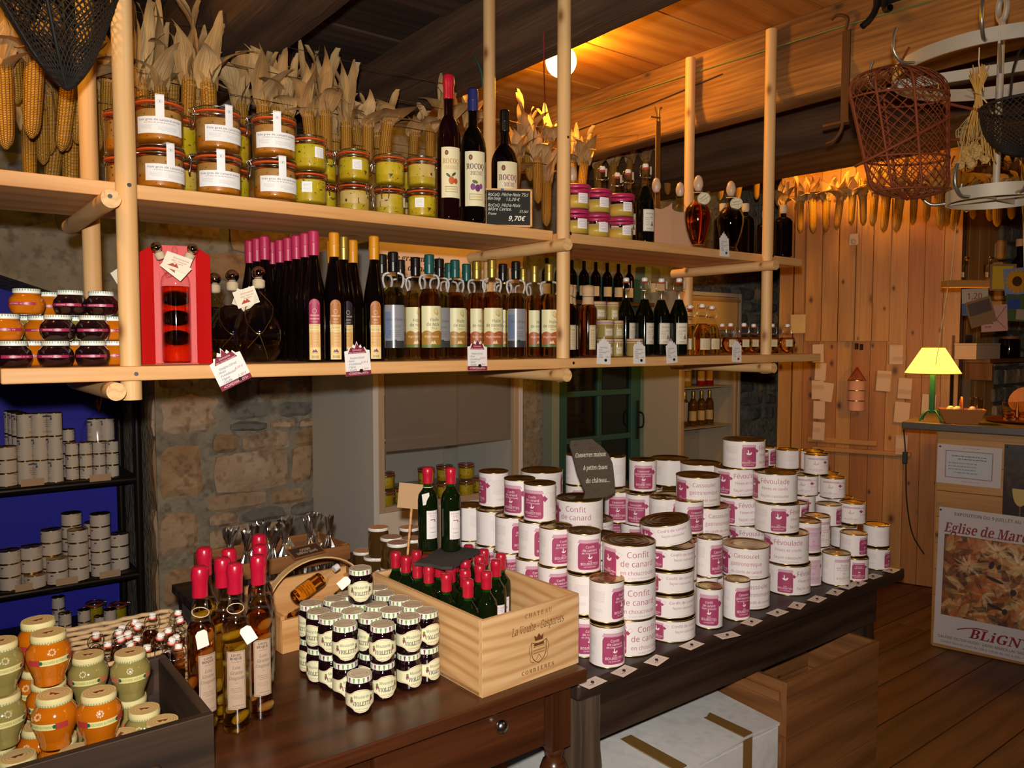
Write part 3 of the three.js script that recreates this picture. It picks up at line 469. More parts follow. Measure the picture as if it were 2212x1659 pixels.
// price tags pinned along the bench edge
{
  const tm = std(0xffffff, 0.7, { side: THREE.DoubleSide, map: canvasTex(128, 72, (g, w, h) => { g.fillStyle = '#e9d9cc'; g.fillRect(0, 0, w, h); fine(g, 64, 14, 90, 4, 13, '#b9a9a4'); g.fillStyle = '#b06a6a'; g.fillRect(30, 44, 34, 4); }) });
  const bend = () => { const g = new THREE.PlaneGeometry(0.072, 0.042, 6, 2), p = g.attributes.position; g.rotateX(-PI / 2); for (let i = 0; i < p.count; i++) p.setY(i, 0.003 + 0.05 * Math.abs(p.getX(i)) ** 1.4 * (rnd() < 0.5 ? 1 : 0.6)); g.computeVertexNormals(); return g; };
  for (const [x, z, a] of [[1.384,-1.457, 0.1], [1.501,-1.458, 0.2], [1.624,-1.453, 0.25], [1.788,-1.465, 0.1], [1.934,-1.45, -0.2], [2.088,-1.474, 0.15], [2.227,-1.474, 0.05], [2.339,-1.474, 0.3], [2.453,-1.47, 0.15], [2.572,-1.473, 0.2], [2.671,-1.483, 0.1], [2.733,-1.477, 0.1], [2.86,-1.487, 0], [2.991,-1.484, 0.1]]) {
    const o = thing('price_tag', 'cream price tag pinned to the front edge of the bench', 'price tag', [x, BN, z], a, 'price tags along the bench edge'); part(o, 'card', bend(), tm); part(o, 'pin', cyl(0.0045, 0.0045, 0.003, 0, 0.005, 0, 10), M.iron);
  }
}
// ---------- glass, liquids, closures ----------
const G = {
  clear: phy(0xffffff, 0.03, { transmission: 1, thickness: 0, ior: 1.5 }),
  ear: phy(0xffffff, 0.06, { transmission: 0.72, thickness: 0.003, ior: 1.5 }),
  darkWine: phy(0x0a0405, 0.05, { ior: 1.52, specularIntensity: 1 }), darkGreen: phy(0x050a04, 0.05, { ior: 1.52 }), darkRed: phy(0x180407, 0.05, { ior: 1.52 }),
};
const liquid = (c, d0 = 0.03, dist = d0 * 3.6) => phy(0xffffff, 0.02, { transmission: 1, thickness: 0.05, ior: 1.36, attenuationColor: new THREE.Color(c), attenuationDistance: dist });
const LQ = { amber: liquid(0xd9780e, 0.028), oil: liquid(0xc9a012, 0.03), green: liquid(0x8a8a10, 0.03), cognac: liquid(0xc2480a, 0.03), dark: liquid(0x5a2408, 0.012), yellow: liquid(0xe0b020, 0.04), orange: liquid(0xe06a12, 0.03) };
const CAP = { red: phy(0xb51730, 0.3, { clearcoat: 0.4 }), pink: std(0xb02a52, 0.4), mustard: std(0xd08a12, 0.4), green: std(0x0f4f4c, 0.35), gold: std(0xb59a48, 0.35, { metalness: 0.8 }), black: std(0x0c0c0e, 0.3), blue: std(0x252a66, 0.35), wax: phy(0xae1030, 0.28, { clearcoat: 0.5 }), cork: std(0xc9b596, 0.8), egg: std(0xcdb096, 0.35), porcelain: phy(0xf2efe9, 0.15, { clearcoat: 0.6 }), rubber: std(0xc8503a, 0.5) };
function bottleProfile(o) {
  const { r, h, nr, body, nk } = o, P = [[0, 0.004], [r * 0.82, 0.0005], [r * 0.96, 0.003], [r, 0.01]];
  const n = 7; for (let i = 0; i <= n; i++) { const t = i / n, s = 0.5 - 0.5 * Math.cos(t * PI), q = o.soft ? Math.pow(t, 1.3) * 0.5 + s * 0.5 : s; P.push([r + (nr - r) * q, body + (nk - body) * (o.round ? Math.sin(t * PI / 2) : t)]); }
  if (o.mid) P.splice(4, 0, ...o.mid);
  P.push([nr, h]); return P;
}
const cut = (P, top, k = 0.94) => { const Q = []; for (let i = 0; i < P.length; i++) { if (P[i][1] <= top) Q.push([P[i][0] * k, P[i][1] + 0.002]); else { const a = P[i - 1], b = P[i], t = (top - a[1]) / (b[1] - a[1]); Q.push([(a[0] + (b[0] - a[0]) * t) * k, top]); break; } } Q.push([0, Q.at(-1)[1]]); return Q; };
function capG(r, h, y) { return lathe([[r * 0.96, y], [r, y + 0.002], [r, y + h * 0.42], [r * 1.06, y + h * 0.45], [r * 1.06, y + h * 0.5], [r, y + h * 0.54], [r, y + h * 0.93], [r * 0.9, y + h], [0, y + h]], 20); }
function waxG(r, h, y) { return lathe([[r * 0.98, y], [r * 1.03, y + h * 0.02], [r * 1.0, y + h * 0.3], [r * 1.02, y + h * 0.52], [r * 1.1, y + h * 0.58], [r * 1.12, y + h * 0.75], [r * 1.04, y + h * 0.8], [r * 1.02, y + h * 0.93], [r * 0.75, y + h], [0, y + h * 1.005]], 20); }
// swing-top stopper with wire bail
function swing(g, nr, y, s = 1) {
  part(g, 'stopper', lathe([[0, y + 0.016 * s], [nr * 0.75, y + 0.015 * s], [nr * 0.9, y + 0.01 * s], [nr * 0.85, y + 0.003 * s], [nr * 0.8, y]], 16), CAP.porcelain);
  part(g, 'rubber_ring', lathe([[nr * 0.8, y - 0.005 * s], [nr * 1.05, y - 0.004 * s], [nr * 1.05, y], [nr * 0.8, y]], 16), CAP.rubber);
  const w = nr * 1.7, b = y - 0.035 * s; part(g, 'wire_bail', merge([tube([[0, y + 0.012 * s, nr * 0.8], [w * 0.7, y + 0.008 * s, nr * 0.4], [w, y - 0.01 * s, 0], [w * 0.9, b, 0], [nr, b, nr * 0.4], [-nr, b, nr * 0.4], [-w * 0.9, b, 0], [-w, y - 0.01 * s, 0], [-w * 0.7, y + 0.008 * s, nr * 0.4], [0, y + 0.012 * s, nr * 0.8]], 0.0014 * s, 40, 5), tube([[nr * 1.05, b, 0], [0, b + 0.003, nr * 1.05], [-nr * 1.05, b, 0], [0, b - 0.002, -nr * 1.05], [nr * 1.05, b, 0]], 0.0012 * s, 24, 5)]), M.steel);
}
function label(g, r, h, arc, y, tex, rough = 0.55, name = 'label') { return part(g, name, wrap(r + 0.0006, h, arc, y), std(0xffffff, rough, { map: tex })); }
const face = (x, z, off = 0) => Math.atan2(-x, -z) - PI + off * D2R;
// ---------- preserving jars with wire clips ----------
const foieTex = (a, b, c, seed) => dataTex(128, (u, v) => { const n = fbm(u * 5, v * 4, 5, 4, 4, seed), m = vn(u * 60, v * 50, 60, 50, seed + 2); return m > 0.9 ? [60, 50, 20] : lerp3(lerp3(rgb(a), rgb(b), Math.min(1, Math.max(0, (n - 0.35) * 3))), rgb(c), v < 0.455 ? 0.8 : 0); });
const fillM = { foie: std(0xffffff, 0.4, { map: foieTex(0x8e6628, 0xbd8c4e, 0xb86c0c, 3) }), fat: std(0xffffff, 0.35, { map: foieTex(0xb0a016, 0xc9b028, 0xb89a14, 5) }), fatPink: std(0xffffff, 0.35, { map: foieTex(0xb8a418, 0xcdb070, 0xb09818, 8) }) };
const foieLabel = canvasTex(512, 320, (g, w, h) => { g.fillStyle = '#efeff0'; g.fillRect(0, 0, w, h); g.fillStyle = '#33343c'; g.textAlign = 'center'; g.font = '52px sans-serif'; g.fillText('Foie gras de canard entier', w / 2, 80, 470); g.font = '26px sans-serif'; g.fillText('à la fleur de sel de Noirmoutier', w / 2, 125, 330); fine(g, 110, 165, 130, 4, 22, '#b4b6c2'); fine(g, 330, 190, 200, 4, 22, '#b4b6c2'); });
const sealTex = canvasTex(64, 256, (g, w, h) => { g.fillStyle = '#f1f1f2'; g.fillRect(0, 0, w, h); g.strokeStyle = '#9aa6c0'; g.lineWidth = 2; g.beginPath(); g.arc(32, 70, 18, 0, 7); g.stroke(); g.fillStyle = '#9aa6c0'; g.fillRect(27, 60, 10, 20); });
function clipJar(g, r, h, fill, paper) {
  part(g, 'contents', lathe([[0, 0.006], [r * 0.86, 0.006], [r * 0.91, 0.014], [r * 0.92, h * 0.7], [r * 0.85, h * 0.73], [0, h * 0.74]], 26), fill);
  part(g, 'glass_jar', lathe([[0, 0.002], [r * 0.86, 0], [r * 0.95, 0.004], [r * 0.97, 0.016], [r * 0.97, h * 0.68], [r * 0.9, h * 0.75], [r * 0.94, h * 0.79], [r, h * 0.81], [r, h * 0.84]], 28), G.clear);
  part(g, 'seal', lathe([[r * 0.8, h * 0.842], [r * 1.0, h * 0.842], [r * 1.03, h * 0.865], [r * 1.0, h * 0.888], [r * 0.8, h * 0.888]], 28), std(0xd2551c, 0.45));
  part(g, 'glass_lid', lathe([[r * 0.8, h * 0.89], [r * 1.0, h * 0.892], [r * 1.01, h * 0.92], [r * 0.97, h * 0.945], [r * 0.93, h * 0.96], [r * 0.88, h * 0.995], [r * 0.8, h], [r * 0.76, h * 0.97], [0, h * 0.965]], 28), G.clear);
  const ring = (y, k) => new THREE.TorusGeometry(r * k, 0.0016, 5, 30).rotateX(PI / 2).translate(0, y, 0), x = r * 1.02;
  part(g, 'wire_clip', [ring(h * 0.945, 0.99), ring(h * 0.79, 0.965), tube([[x, h * 0.94, -0.008], [x + 0.012, h * 0.9, -0.012], [x + 0.008, h * 0.8, -0.011], [x + 0.012, h * 0.5, -0.008], [x + 0.01, h * 0.48, 0], [x + 0.012, h * 0.5, 0.008], [x + 0.008, h * 0.8, 0.011], [x + 0.012, h * 0.9, 0.012], [x, h * 0.94, 0.008]], 0.0016, 40, 5), tube([[x - 0.004, h * 0.78, -0.012], [x + 0.014, h * 0.76, 0], [x - 0.004, h * 0.78, 0.012]], 0.0016, 12, 5)], M.steel);
  if (paper) { label(g, r * 0.975, h * 0.36, 2.1, h * 0.36, foieLabel, 0.5); const s = part(g, 'seal_strip', [wrap(r * 1.035, h * 0.5, 0.34, h * 0.74, 4), box(r * 0.35, 0.001, r * 0.5, 0, h * 1.002, -r * 0.78, 0)], std(0xffffff, 0.5, { map: sealTex })); }
}
const JL = proto((g) => clipJar(g, 0.057, 0.112, fillM.foie, true)), JLn = proto((g) => clipJar(g, 0.057, 0.112, fillM.fatPink, false)), JS = proto((g) => clipJar(g, 0.046, 0.093, fillM.fat, false)), JS2 = proto((g) => clipJar(g, 0.046, 0.093, fillM.fatPink, false));
{
  const tag2 = canvasTex(96, 96, (g, w, h) => { g.fillStyle = '#f0f0f0'; g.fillRect(0, 0, w, h); fine(g, 48, 16, 70, 6, 12, '#a8aab4'); });
  for (const [x, z, r1, r2] of [[0.515,-2.102, 2, 24], [0.653,-2.089, 28, 6], [0.792,-2.065, 8, 20]]) {
    put(JL, 'preserving_jar', 'large labelled clip jar of whole foie gras, lower of its stack', 'jar', 'large foie gras jars, lower row', x, UP, z, face(x, z, r2));
    put(JL, 'preserving_jar', 'large labelled clip jar of whole foie gras, upper of its stack', 'jar', 'large foie gras jars, upper row', x, UP + 0.1125, z, face(x, z, r1));
  }
  for (const [x, z] of [[0.59, -2.235], [0.725, -2.225]]) for (const k of [0, 1]) put(JLn, 'preserving_jar', `unlabelled clip jar tucked behind the labelled foie gras jars, ${k ? 'upper' : 'lower'}`, 'jar', 'clip jars in the second row', x, UP + k * 0.1125, z, rr(0, 6));
  for (const [x, z] of [[0.475, -2.255]]) for (const k of [0, 1]) put(JL, 'preserving_jar', `clip jar half hidden by the front pine pole, ${k ? 'upper' : 'lower'} of two`, 'jar', 'jars behind the pole', x, UP + k * 0.1125, z, face(x, z, 175));
  for (const [px, k1, k2] of [[[0.89,-2.064], 0, 1], [[0.985, -2.2], 0, 0], [[1.056,-2.131], 0, 1], [[1.167,-2.12], 0, 1], [[1.258,-2.084], 1, 0], [[1.02, -2.28], 0, 0], [[1.12, -2.26], 0, 1], [[1.235, -2.23], 0, 0], [[1.3, -2.19], 1, 1]]) for (const k of [0, 1]) {
    const [x, z] = px; if (x === 0.999 ) continue;
    const o = put((k ? k1 : k2) ? JS2 : JS, 'preserving_jar', z < -2.17 ? `small clip jar of yellow duck fat in the back row, ${k ? 'upper' : 'lower'}` : `small clip jar of yellow duck fat at the shelf front, ${k ? 'upper' : 'lower'} of two`, 'jar', `small yellow jars, ${k ? 'upper' : 'lower'}`, x, UP + k * 0.0935, z, face(x, z, rr(-60, 240)));
    if (rnd() < 0.4) part(o, 'paper_tag', wrap(0.0462, 0.028, 0.6, 0.045, 4), std(0xffffff, 0.6, { map: tag2 }));
  }
}
// ---------- three tall liqueur bottles ----------
{
  const lab = (w1, w2, c, fruit) => canvasTex(256, 448, (g, w, h) => { g.fillStyle = '#e8dfb8'; g.fillRect(0, 0, w, h); g.fillStyle = '#5a3324'; g.beginPath(); g.arc(70, 50, 22, 0, 7); g.fill(); g.fillStyle = '#a8643a'; g.beginPath(); g.arc(70, 50, 13, 0, 7); g.fill(); g.fillStyle = c; g.textAlign = 'center'; g.font = 'bold 62px serif'; g.fillText(w1, w / 2, 145, 220); g.font = '44px serif'; g.fillText(w2, w / 2 + 12, 195, 190); fruit(g); g.strokeStyle = '#8a7a30'; g.lineWidth = 4; g.strokeRect(58, 350, 150, 46); g.fillStyle = '#b98a3a'; g.font = '22px serif'; g.fillText('LOUIS ROQUE', w / 2 + 5, 380, 130); });
  const leaf = (g, x, y, a, s, c) => { g.save(); g.translate(x, y); g.rotate(a); g.fillStyle = c; g.beginPath(); g.ellipse(0, 0, s, s * 0.4, 0, 0, 7); g.fill(); g.restore(); }, ball = (g, x, y, r, c) => { g.fillStyle = c; g.beginPath(); g.arc(x, y, r, 0, 7); g.fill(); };
  const or = (g) => { leaf(g, 90, 250, 0.5, 30, '#4a5a2a'); leaf(g, 160, 240, -0.5, 30, '#3c5226'); ball(g, 130, 295, 36, '#c8602a'); ball(g, 185, 300, 26, '#b8521e'); }, pr = (g) => { leaf(g, 120, 250, 0.2, 34, '#4a6a34'); ball(g, 95, 290, 28, '#7a3a78'); ball(g, 150, 300, 30, '#6a2f6a'); ball(g, 190, 285, 22, '#8a4a86'); }, mu = (g) => { leaf(g, 90, 270, 0.2, 40, '#5f8a4a'); leaf(g, 110, 320, 0.9, 34, '#6f9a58'); for (let i = 0; i < 9; i++) ball(g, 160 + (i % 3) * 20, 265 + Math.floor(i / 3) * 20, 14, '#3a2f4e'); };
  const defs = [['ORANGE', '#c8943a', or, CAP.red, 0.036, 0.442, 1.337,-2.056, 'red waxed neck and orange fruit label', G.darkRed], ['PRUNE', '#5a3a5e', pr, CAP.blue, 0.04, 0.418, 1.43,-2.06, 'blue capsule and plum fruit label', G.darkWine], ['MÛRE', '#6a2f52', mu, CAP.black, 0.0445, 0.397, 1.603,2.012,-2.125, 'black capsule and blackberry label', G.darkWine]];
  for (const d of defs) {
    const [nme, c, fr, cap, r, h] = d, gl = d.at(-1), txt = d.at(-2), z = d.at(-3), x = d[6];
    const o = thing('liqueur_bottle', `tall dark liqueur bottle with ${txt}`, 'bottle', [x, UP, z], face(x, z, nme === 'MÛRE' ? 18 : 12), 'liqueur bottles on the upper shelf');
    const P = bottleProfile({ r, h: h - 0.004, nr: 0.0145, body: h * 0.56, nk: h * 0.72, round: true }); part(o, 'glass_body', lathe(P, 32), gl);
    if (nme === 'ORANGE') part(o, 'wax_cap', waxG(0.0165, 0.075, h - 0.075), cap); else part(o, 'capsule', capG(0.0165, 0.07, h - 0.07), cap);
    label(o, r, r * 4.2, 1.75, h * 0.32, lab('ROCOQ', nme, c, fr));
  }
  // framed chalk board
  const t = canvasTex(512, 400, (g, w, h) => { g.fillStyle = '#23241f'; g.fillRect(0, 0, w, h); g.fillStyle = '#e8e6dc'; g.font = 'italic 50px sans-serif'; g.textAlign = 'left'; g.fillText('RoCoQ. Pêche-Noix 75cl', 14, 66, 470); g.fillText('Mûre Orange', 14, 112, 150); g.fillText('13,20 €', 220, 120, 230); g.fillText('RoCoQ. Pêche-Noix', 14, 190, 380); g.fillText('Mûre Cerise.', 14, 235, 280); g.font = 'italic 40px sans-serif'; g.fillText('37,5cl', 380, 255, 110); g.fillText('Prune', 14, 285, 100); g.font = 'italic bold 78px sans-serif'; g.fillText('9,70€', 250, 350, 230); });
  const [x, , z] = [1.557,1.997,-2.05], o = thing('chalk_board', 'small wood framed chalkboard with white prices on the upper shelf', 'sign', [x, UP, -2.045], face(x, -2.045) + PI + 0.12);
  part(o, 'board', muvPlane(0.142, 0.11), std(0xffffff, 0.85, { map: t }), [0, 0.061, 0.0065]);
  part(o, 'frame', [box(0.156, 0.007, 0.012, 0, 0.0035, 0, 0.001), box(0.156, 0.007, 0.012, 0, 0.1185, 0, 0.001), box(0.007, 0.122, 0.012, -0.0745, 0.061, 0, 0.001), box(0.007, 0.122, 0.012, 0.0745, 0.061, 0, 0.001), box(0.15, 0.115, 0.004, 0, 0.061, -0.002, 0)], M.pine);
  part(o, 'blue_pin', cyl(0.005, 0.005, 0.004, -0.02, 0.119, 0.008, 12).rotateX(0), std(0x2a6ab8, 0.4));
}
function muvPlane(w, h) { return new THREE.PlaneGeometry(w, h); }
// ---------- right bay, upper board ----------
{
  const lt = canvasTex(160, 96, (g, w, h) => { g.fillStyle = '#f4eff2'; g.fillRect(0, 0, w, h); fine(g, 80, 14, 120, 5, 15, '#b08aa8'); });
  const lay = dataTex(128, (u, v) => { const n = fbm(u * 6, v * 5, 6, 5, 4, 4); return v > 0.62 ? lerp3([200, 168, 120], [224, 200, 160], n) : v > 0.3 ? lerp3([196, 166, 40], [214, 180, 110], n) : lerp3([150, 96, 70], [205, 160, 130], n); });
  const J = proto((g) => { const r = 0.052, h = 0.086; part(g, 'contents', lathe([[0, 0.005], [r * 0.88, 0.005], [r * 0.9, h * 0.55], [0, h * 0.56]], 26), std(0xffffff, 0.4, { map: lay })); part(g, 'glass_jar', lathe([[0, 0.001], [r * 0.85, 0], [r * 0.94, 0.006], [r * 0.95, h * 0.6], [r, h * 0.64], [r, h * 0.82], [r * 0.95, h * 0.84]], 26), G.clear); part(g, 'pink_lid', lathe([[r * 1.0, h * 0.83], [r * 1.04, h * 0.84], [r * 1.04, h * 0.93], [r * 0.98, h * 0.97], [r * 0.9, h], [0, h * 0.995]], 28), std(0xb5295e, 0.4)); part(g, 'clear_band', lathe([[r * 1.03, h * 0.83], [r * 1.05, h * 0.8], [r * 1.03, h * 0.78]], 28), G.clear); label(g, r * 0.965, 0.034, 0.75, h * 0.42, lt); });
  for (const [x, z] of [[1.87,-2.07], [1.988,-2.086], [2.12,-2.098]]) for (const k of [0, 1]) put(J, 'terrine_jar', `glass terrine jar with raspberry pink lid, ${k ? 'upper' : 'lower'} of a stacked pair`, 'jar', `pink lidded jars, ${k ? 'upper' : 'lower'} row`, x + (k ? 0.003 : 0), UP + k * 0.087, z, face(x, z, 32));
}
const swLabel = canvasTex(192, 224, (g, w, h) => { g.fillStyle = '#e0d8c4'; g.fillRect(0, 0, w, h); g.strokeStyle = '#555'; g.lineWidth = 2; g.strokeRect(6, 6, w - 12, h - 12); wob(g, 'Vin de Noix', w * 0.56, 44, 26, '#3a3a40'); wob(g, 'NOIX', w * 0.7, 84, 22, '#3a3a40'); fine(g, 60, 84, 70, 5, 18, '#8a8a90'); g.fillStyle = '#8a8070'; g.beginPath(); g.moveTo(110, 170); g.lineTo(140, 115); g.lineTo(168, 170); g.fill(); wob(g, 'DOMAINE', w / 2, 198, 20, '#4a4a50'); });
const SW = proto((g) => { const o = { r: 0.036, h: 0.285, nr: 0.0125, body: 0.15, nk: 0.225, soft: true }, P = bottleProfile(o); part(g, 'dark_liquid', lathe(cut(P, 0.218, 0.985), 28), G.darkGreen); part(g, 'glass_body', lathe(P, 28), G.clear); swing(g, 0.0135, 0.287); label(g, 0.0362, 0.082, 1.35, 0.086, swLabel); part(g, 'neck_strip', box(0.007, 0.03, 0.001, -0.014, 0.275, -0.016, 0), std(0xb8a888, 0.6)); });
for (const [px, z, off] of [[[2.246,1.87,-2.09], -2.09, 28], [[2.266,1.878,-2.2], -2.2, 20], [[2.277,1.883,-2.27], -2.27, 0], [[2.146,1.874,-2.22], -2.22, 0]]) put(SW, 'swing_top_bottle', z > -2.1 ? 'dark walnut wine bottle with swing top beside the pink lidded jars' : 'swing-top bottle standing behind the pink lidded jars', 'bottle', 'swing-top bottles on the upper shelf', px[0], UP, z, face(px[0], z, off));
{
  const amph = (lq, y0) => proto((g) => { const P = [[0, 0.006], [0.03, 0], [0.034, 0.004], [0.03, 0.012], [0.026, 0.02], [0.034, 0.04], [0.046, 0.075], [0.054, 0.115], [0.054, 0.14], [0.046, 0.165], [0.03, 0.183], [0.019, 0.198], [0.0165, 0.215], [0.0165, 0.236], [0.02, 0.24]]; part(g, 'liquid', lathe([[0, 0.02], [0.022, 0.02], ...P.slice(5).filter((p) => p[1] < 0.195).map((p) => [p[0] * 0.95, p[1]]), [0, 0.19]], 30), lq); part(g, 'glass_body', lathe(P, 32), G.clear); part(g, 'egg_stopper', lathe([[0.012, 0.232], [0.015, 0.24], [0.019, 0.25], [0.019, 0.265], [0.014, 0.283], [0.007, 0.291], [0, 0.293]], 20), CAP.egg); part(g, 'cord', tube([[0.018, 0.225, 0], [0, 0.228, 0.019], [-0.018, 0.225, 0], [0, 0.222, -0.019], [0.018, 0.225, 0]], 0.0015, 20, 5), M.cream); });
  const tagT = canvasTex(128, 128, (g, w, h) => { g.fillStyle = '#e2d7b8'; g.fillRect(0, 0, w, h); g.strokeStyle = '#8a7a4a'; g.lineWidth = 3; g.beginPath(); g.arc(64, 64, 56, 0, 7); g.stroke(); wob(g, 'Apéritif', 64, 46, 24, '#4a4a30'); wob(g, 'Châtaigne', 64, 74, 22, '#4a4a30'); fine(g, 64, 92, 50, 2, 12, '#8a8a60'); }), tg = new THREE.CircleGeometry(0.025, 24);
  for (const [px, z, lq, txt, tilt] of [[[2.531,1.883,-2.07], -2.07, LQ.cognac, 'amber filled', 0.6], [[2.727,1.892,-2.06], -2.06, LQ.dark, 'dark filled', 0.1]]) { const x = px[0], o = put(amph(lq), 'amphora_bottle', `${txt} amphora bottle with egg stopper and round neck tag`, 'bottle', 'amphora bottles', x, UP, z, face(x, z)); part(o, 'neck_tag', tg, std(0xffffff, 0.7, { map: tagT, side: THREE.DoubleSide }), [-0.022, 0.193, -0.04], [-0.5, PI, tilt]); }
  const eggB = proto((g) => { const P = bottleProfile({ r: 0.036, h: 0.235, nr: 0.0155, body: 0.15, nk: 0.2, round: true }); part(g, 'liquid', lathe(cut(P, 0.15), 26), LQ.cognac); part(g, 'glass_body', lathe(P, 26), G.clear); part(g, 'egg_stopper', lathe([[0.012, 0.235], [0.018, 0.25], [0.018, 0.265], [0.012, 0.285], [0, 0.292]], 18), CAP.egg); });
  for (const [px, z] of [[[2.429,1.886,-2.2], -2.2], [[2.574,1.893,-2.2], -2.2], [[2.017,1.869,-2.25], -2.25]]) put(eggB, 'liqueur_bottle', z < -2.22 ? 'round shouldered bottle with egg stopper behind the pink jars' : 'round shouldered bottle with egg stopper inside a brown carton', 'bottle', 'bottles with egg stoppers', px[0], UP, z, 0);
  const kraft = std(0xb88e6c, 0.8); const cb = proto((g) => { const sc = [[-0.048, 0], [0.048, 0], [0.048, 0.185], [0.03, 0.165], [0, 0.158], [-0.03, 0.165], [-0.048, 0.185]]; part(g, 'front_panel', extr(sc, 0.002).translate(0, 0, 0.046), kraft); part(g, 'back_panel', extr(sc, 0.002).translate(0, 0, -0.048), kraft); part(g, 'side_panel', [box(0.002, 0.18, 0.092, 0.047, 0.09, 0, 0), box(0.002, 0.18, 0.092, -0.047, 0.09, 0, 0)], kraft); });
  for (const [px, z, n] of [[[2.435,1.884,-2.17], -2.2, 'next to the walnut wine'], [[2.565,1.891,-2.17], -2.2, 'behind the amber amphora']]) put(cb, 'bottle_carton', `brown card bottle carton with scooped top ${n}`, 'box', 'brown cartons', px[0], UP, z, face(px[0], z) + 0.25);
  const dk = proto((g) => { part(g, 'glass_body', lathe(bottleProfile({ r: 0.04, h: 0.2, nr: 0.012, body: 0.155, nk: 0.182, round: true }), 28), G.darkWine); part(g, 'cork', lathe([[0.011, 0.19], [0.013, 0.2], [0.0165, 0.202], [0.0165, 0.232], [0, 0.232]], 16), CAP.cork); });
  for (const [px, z, n] of [[[3.102,1.91,-2.06], -2.06, 'at the end of the upper shelf'], [[3.173,1.922,-2.2], -2.2, 'behind the right front pole'], [[2.937,1.907,-2.14], -2.14, 'beside the dark amphora'], [[2.86,1.907,-2.2], -2.2, 'between the two amphora bottles']]) put(dk, 'corked_bottle', `black glass bottle with pale cork ${n}`, 'bottle', 'corked black bottles', px[0], UP, z, 0);
}
// ---------- lower board, left: squat mustard jars ----------
{
  const lid = canvasTex(256, 32, (g, w, h) => { g.fillStyle = '#f0f1ec'; g.fillRect(0, 0, w, h); g.fillStyle = '#7fae98'; for (let i = 0; i < 32; i++) g.fillRect(i * 8, 13, 4, 7); }), band = canvasTex(512, 48, (g, w, h) => { g.fillStyle = '#a02a52'; g.fillRect(0, 0, w, h); wob(g, 'MOUTARDE  AU  VIN', w * 0.5, 24, 30, '#eccbd6'); });
  const kinds = {}; for (const [k, c] of [['dark', 0x1d0a10], ['amber', 0xc06a0c], ['olive', 0x8a7f3a]]) kinds[k] = proto((g) => { const r = 0.0365; part(g, 'glass_jar', lathe([[0, 0.002], [r * 0.7, 0], [r * 0.86, 0.005], [r * 0.99, 0.018], [r, 0.026], [r * 0.95, 0.036], [r * 0.76, 0.044], [r * 0.7, 0.047], [r * 0.7, 0.052]], 26), phy(c, 0.08, { clearcoat: 1, clearcoatRoughness: 0.03 })); part(g, 'lid', lathe([[r * 0.74, 0.0475], [r * 0.76, 0.049], [r * 0.76, 0.0565], [r * 0.72, 0.058], [0, 0.058]], 26), std(0xffffff, 0.35, { map: lid })); if (k !== 'olive') label(g, r, 0.0065, 2.0, 0.024, band, 0.4, 'band'); });
  const put3 = (k, px, z, lv, s) => put(kinds[k], 'mustard_jar', `squat ${k === 'dark' ? 'dark purple' : k} mustard jar with white lid, ${['bottom', 'middle', 'top'][lv]} tier beside the red box`, 'jar', `squat ${k} mustard jars, ${['bottom', 'middle', 'top'][lv]} tier`, px, LO + lv * 0.0585, z, face(px, z, s));
  for (const [k, x, z, lv, s] of [['dark', 0.184,1.606,-2.02, 0, 20], ['dark', 0.265,1.605,-2.02, 0, -15], ['dark', 0.339,1.605,-2.02, 0, -8], ['amber', 0.231,1.604,-2.12, 0, 0], ['amber', 0.321,1.604,-2.12, 0, 0], ['amber', 0.393,1.604,-2.07, 0, 0], ['amber', 0.172,1.666,-2.04, 1, 0], ['dark', 0.273,1.668,-2.04, 1, -20], ['dark', 0.344,1.669,-2.04, 1, 0], ['amber', 0.251,1.669,-2.13, 1, 0], ['olive', 0.229,1.669,-2.17, 1, 0], ['amber', 0.394,1.67,-2.1, 1, 10], ['olive', 0.326,1.67,-2.16, 1, 0], ['amber', 0.219,1.72,-2.08, 2, -30], ['amber', 0.278,1.726,-2.2, 2, 0], ['dark', 0.307,1.723,-2.09, 2, -20], ['dark', 0.372,1.725,-2.09, 2, -15]].map((e) => [e[0], e[1], e[3], e[4], e[5]])) put3(k, x, z, lv, s);
  for (const [x, z, l] of [[0.13, -2.17, 0], [0.2, -2.19, 0], [0.27, -2.2, 0], [0.34, -2.2, 0], [0.2, -2.25, 1], [0.34, -2.2, 1]]) put3('olive', x, z, l, 0);
  for (const k of [0, 1]) put3('olive', 0.478, -2.18, k, 0);
}
// slim bottle, red presentation box, decanters
const shelfTag = canvasTex(160, 160, (g, w, h) => { g.fillStyle = '#ece4cf'; g.fillRect(0, 0, w, h); g.fillStyle = '#b04a3a'; g.beginPath(); g.moveTo(30, 130); g.lineTo(60, 95); g.lineTo(70, 110); g.lineTo(80, 90); g.lineTo(100, 130); g.fill(); wob(g, 'Domaine', 96, 40, 24, '#b86a58'); wob(g, 'des Terres', 90, 66, 20, '#b86a58'); wob(g, 'Rouges', 90, 86, 18, '#b86a58'); });
const tagMat = std(0xffffff, 0.7, { map: shelfTag, side: THREE.DoubleSide });
const ballM = std(0xd8d4cc, 0.06, { metalness: 1 });
function ballStop(g, y, s = 1, p = [0, 0, 0], rot = [0, 0, 0]) { const c = part(g, 'stopper', lathe([[0.009 * s, 0], [0.0125 * s, 0.003 * s], [0.0125 * s, 0.016 * s], [0.008 * s, 0.019 * s]], 18), CAP.cork, [p[0], y, p[2]], rot); part(c, 'metal_ball', sph(0.014 * s, 0, 0.031 * s, 0), ballM); return c; }
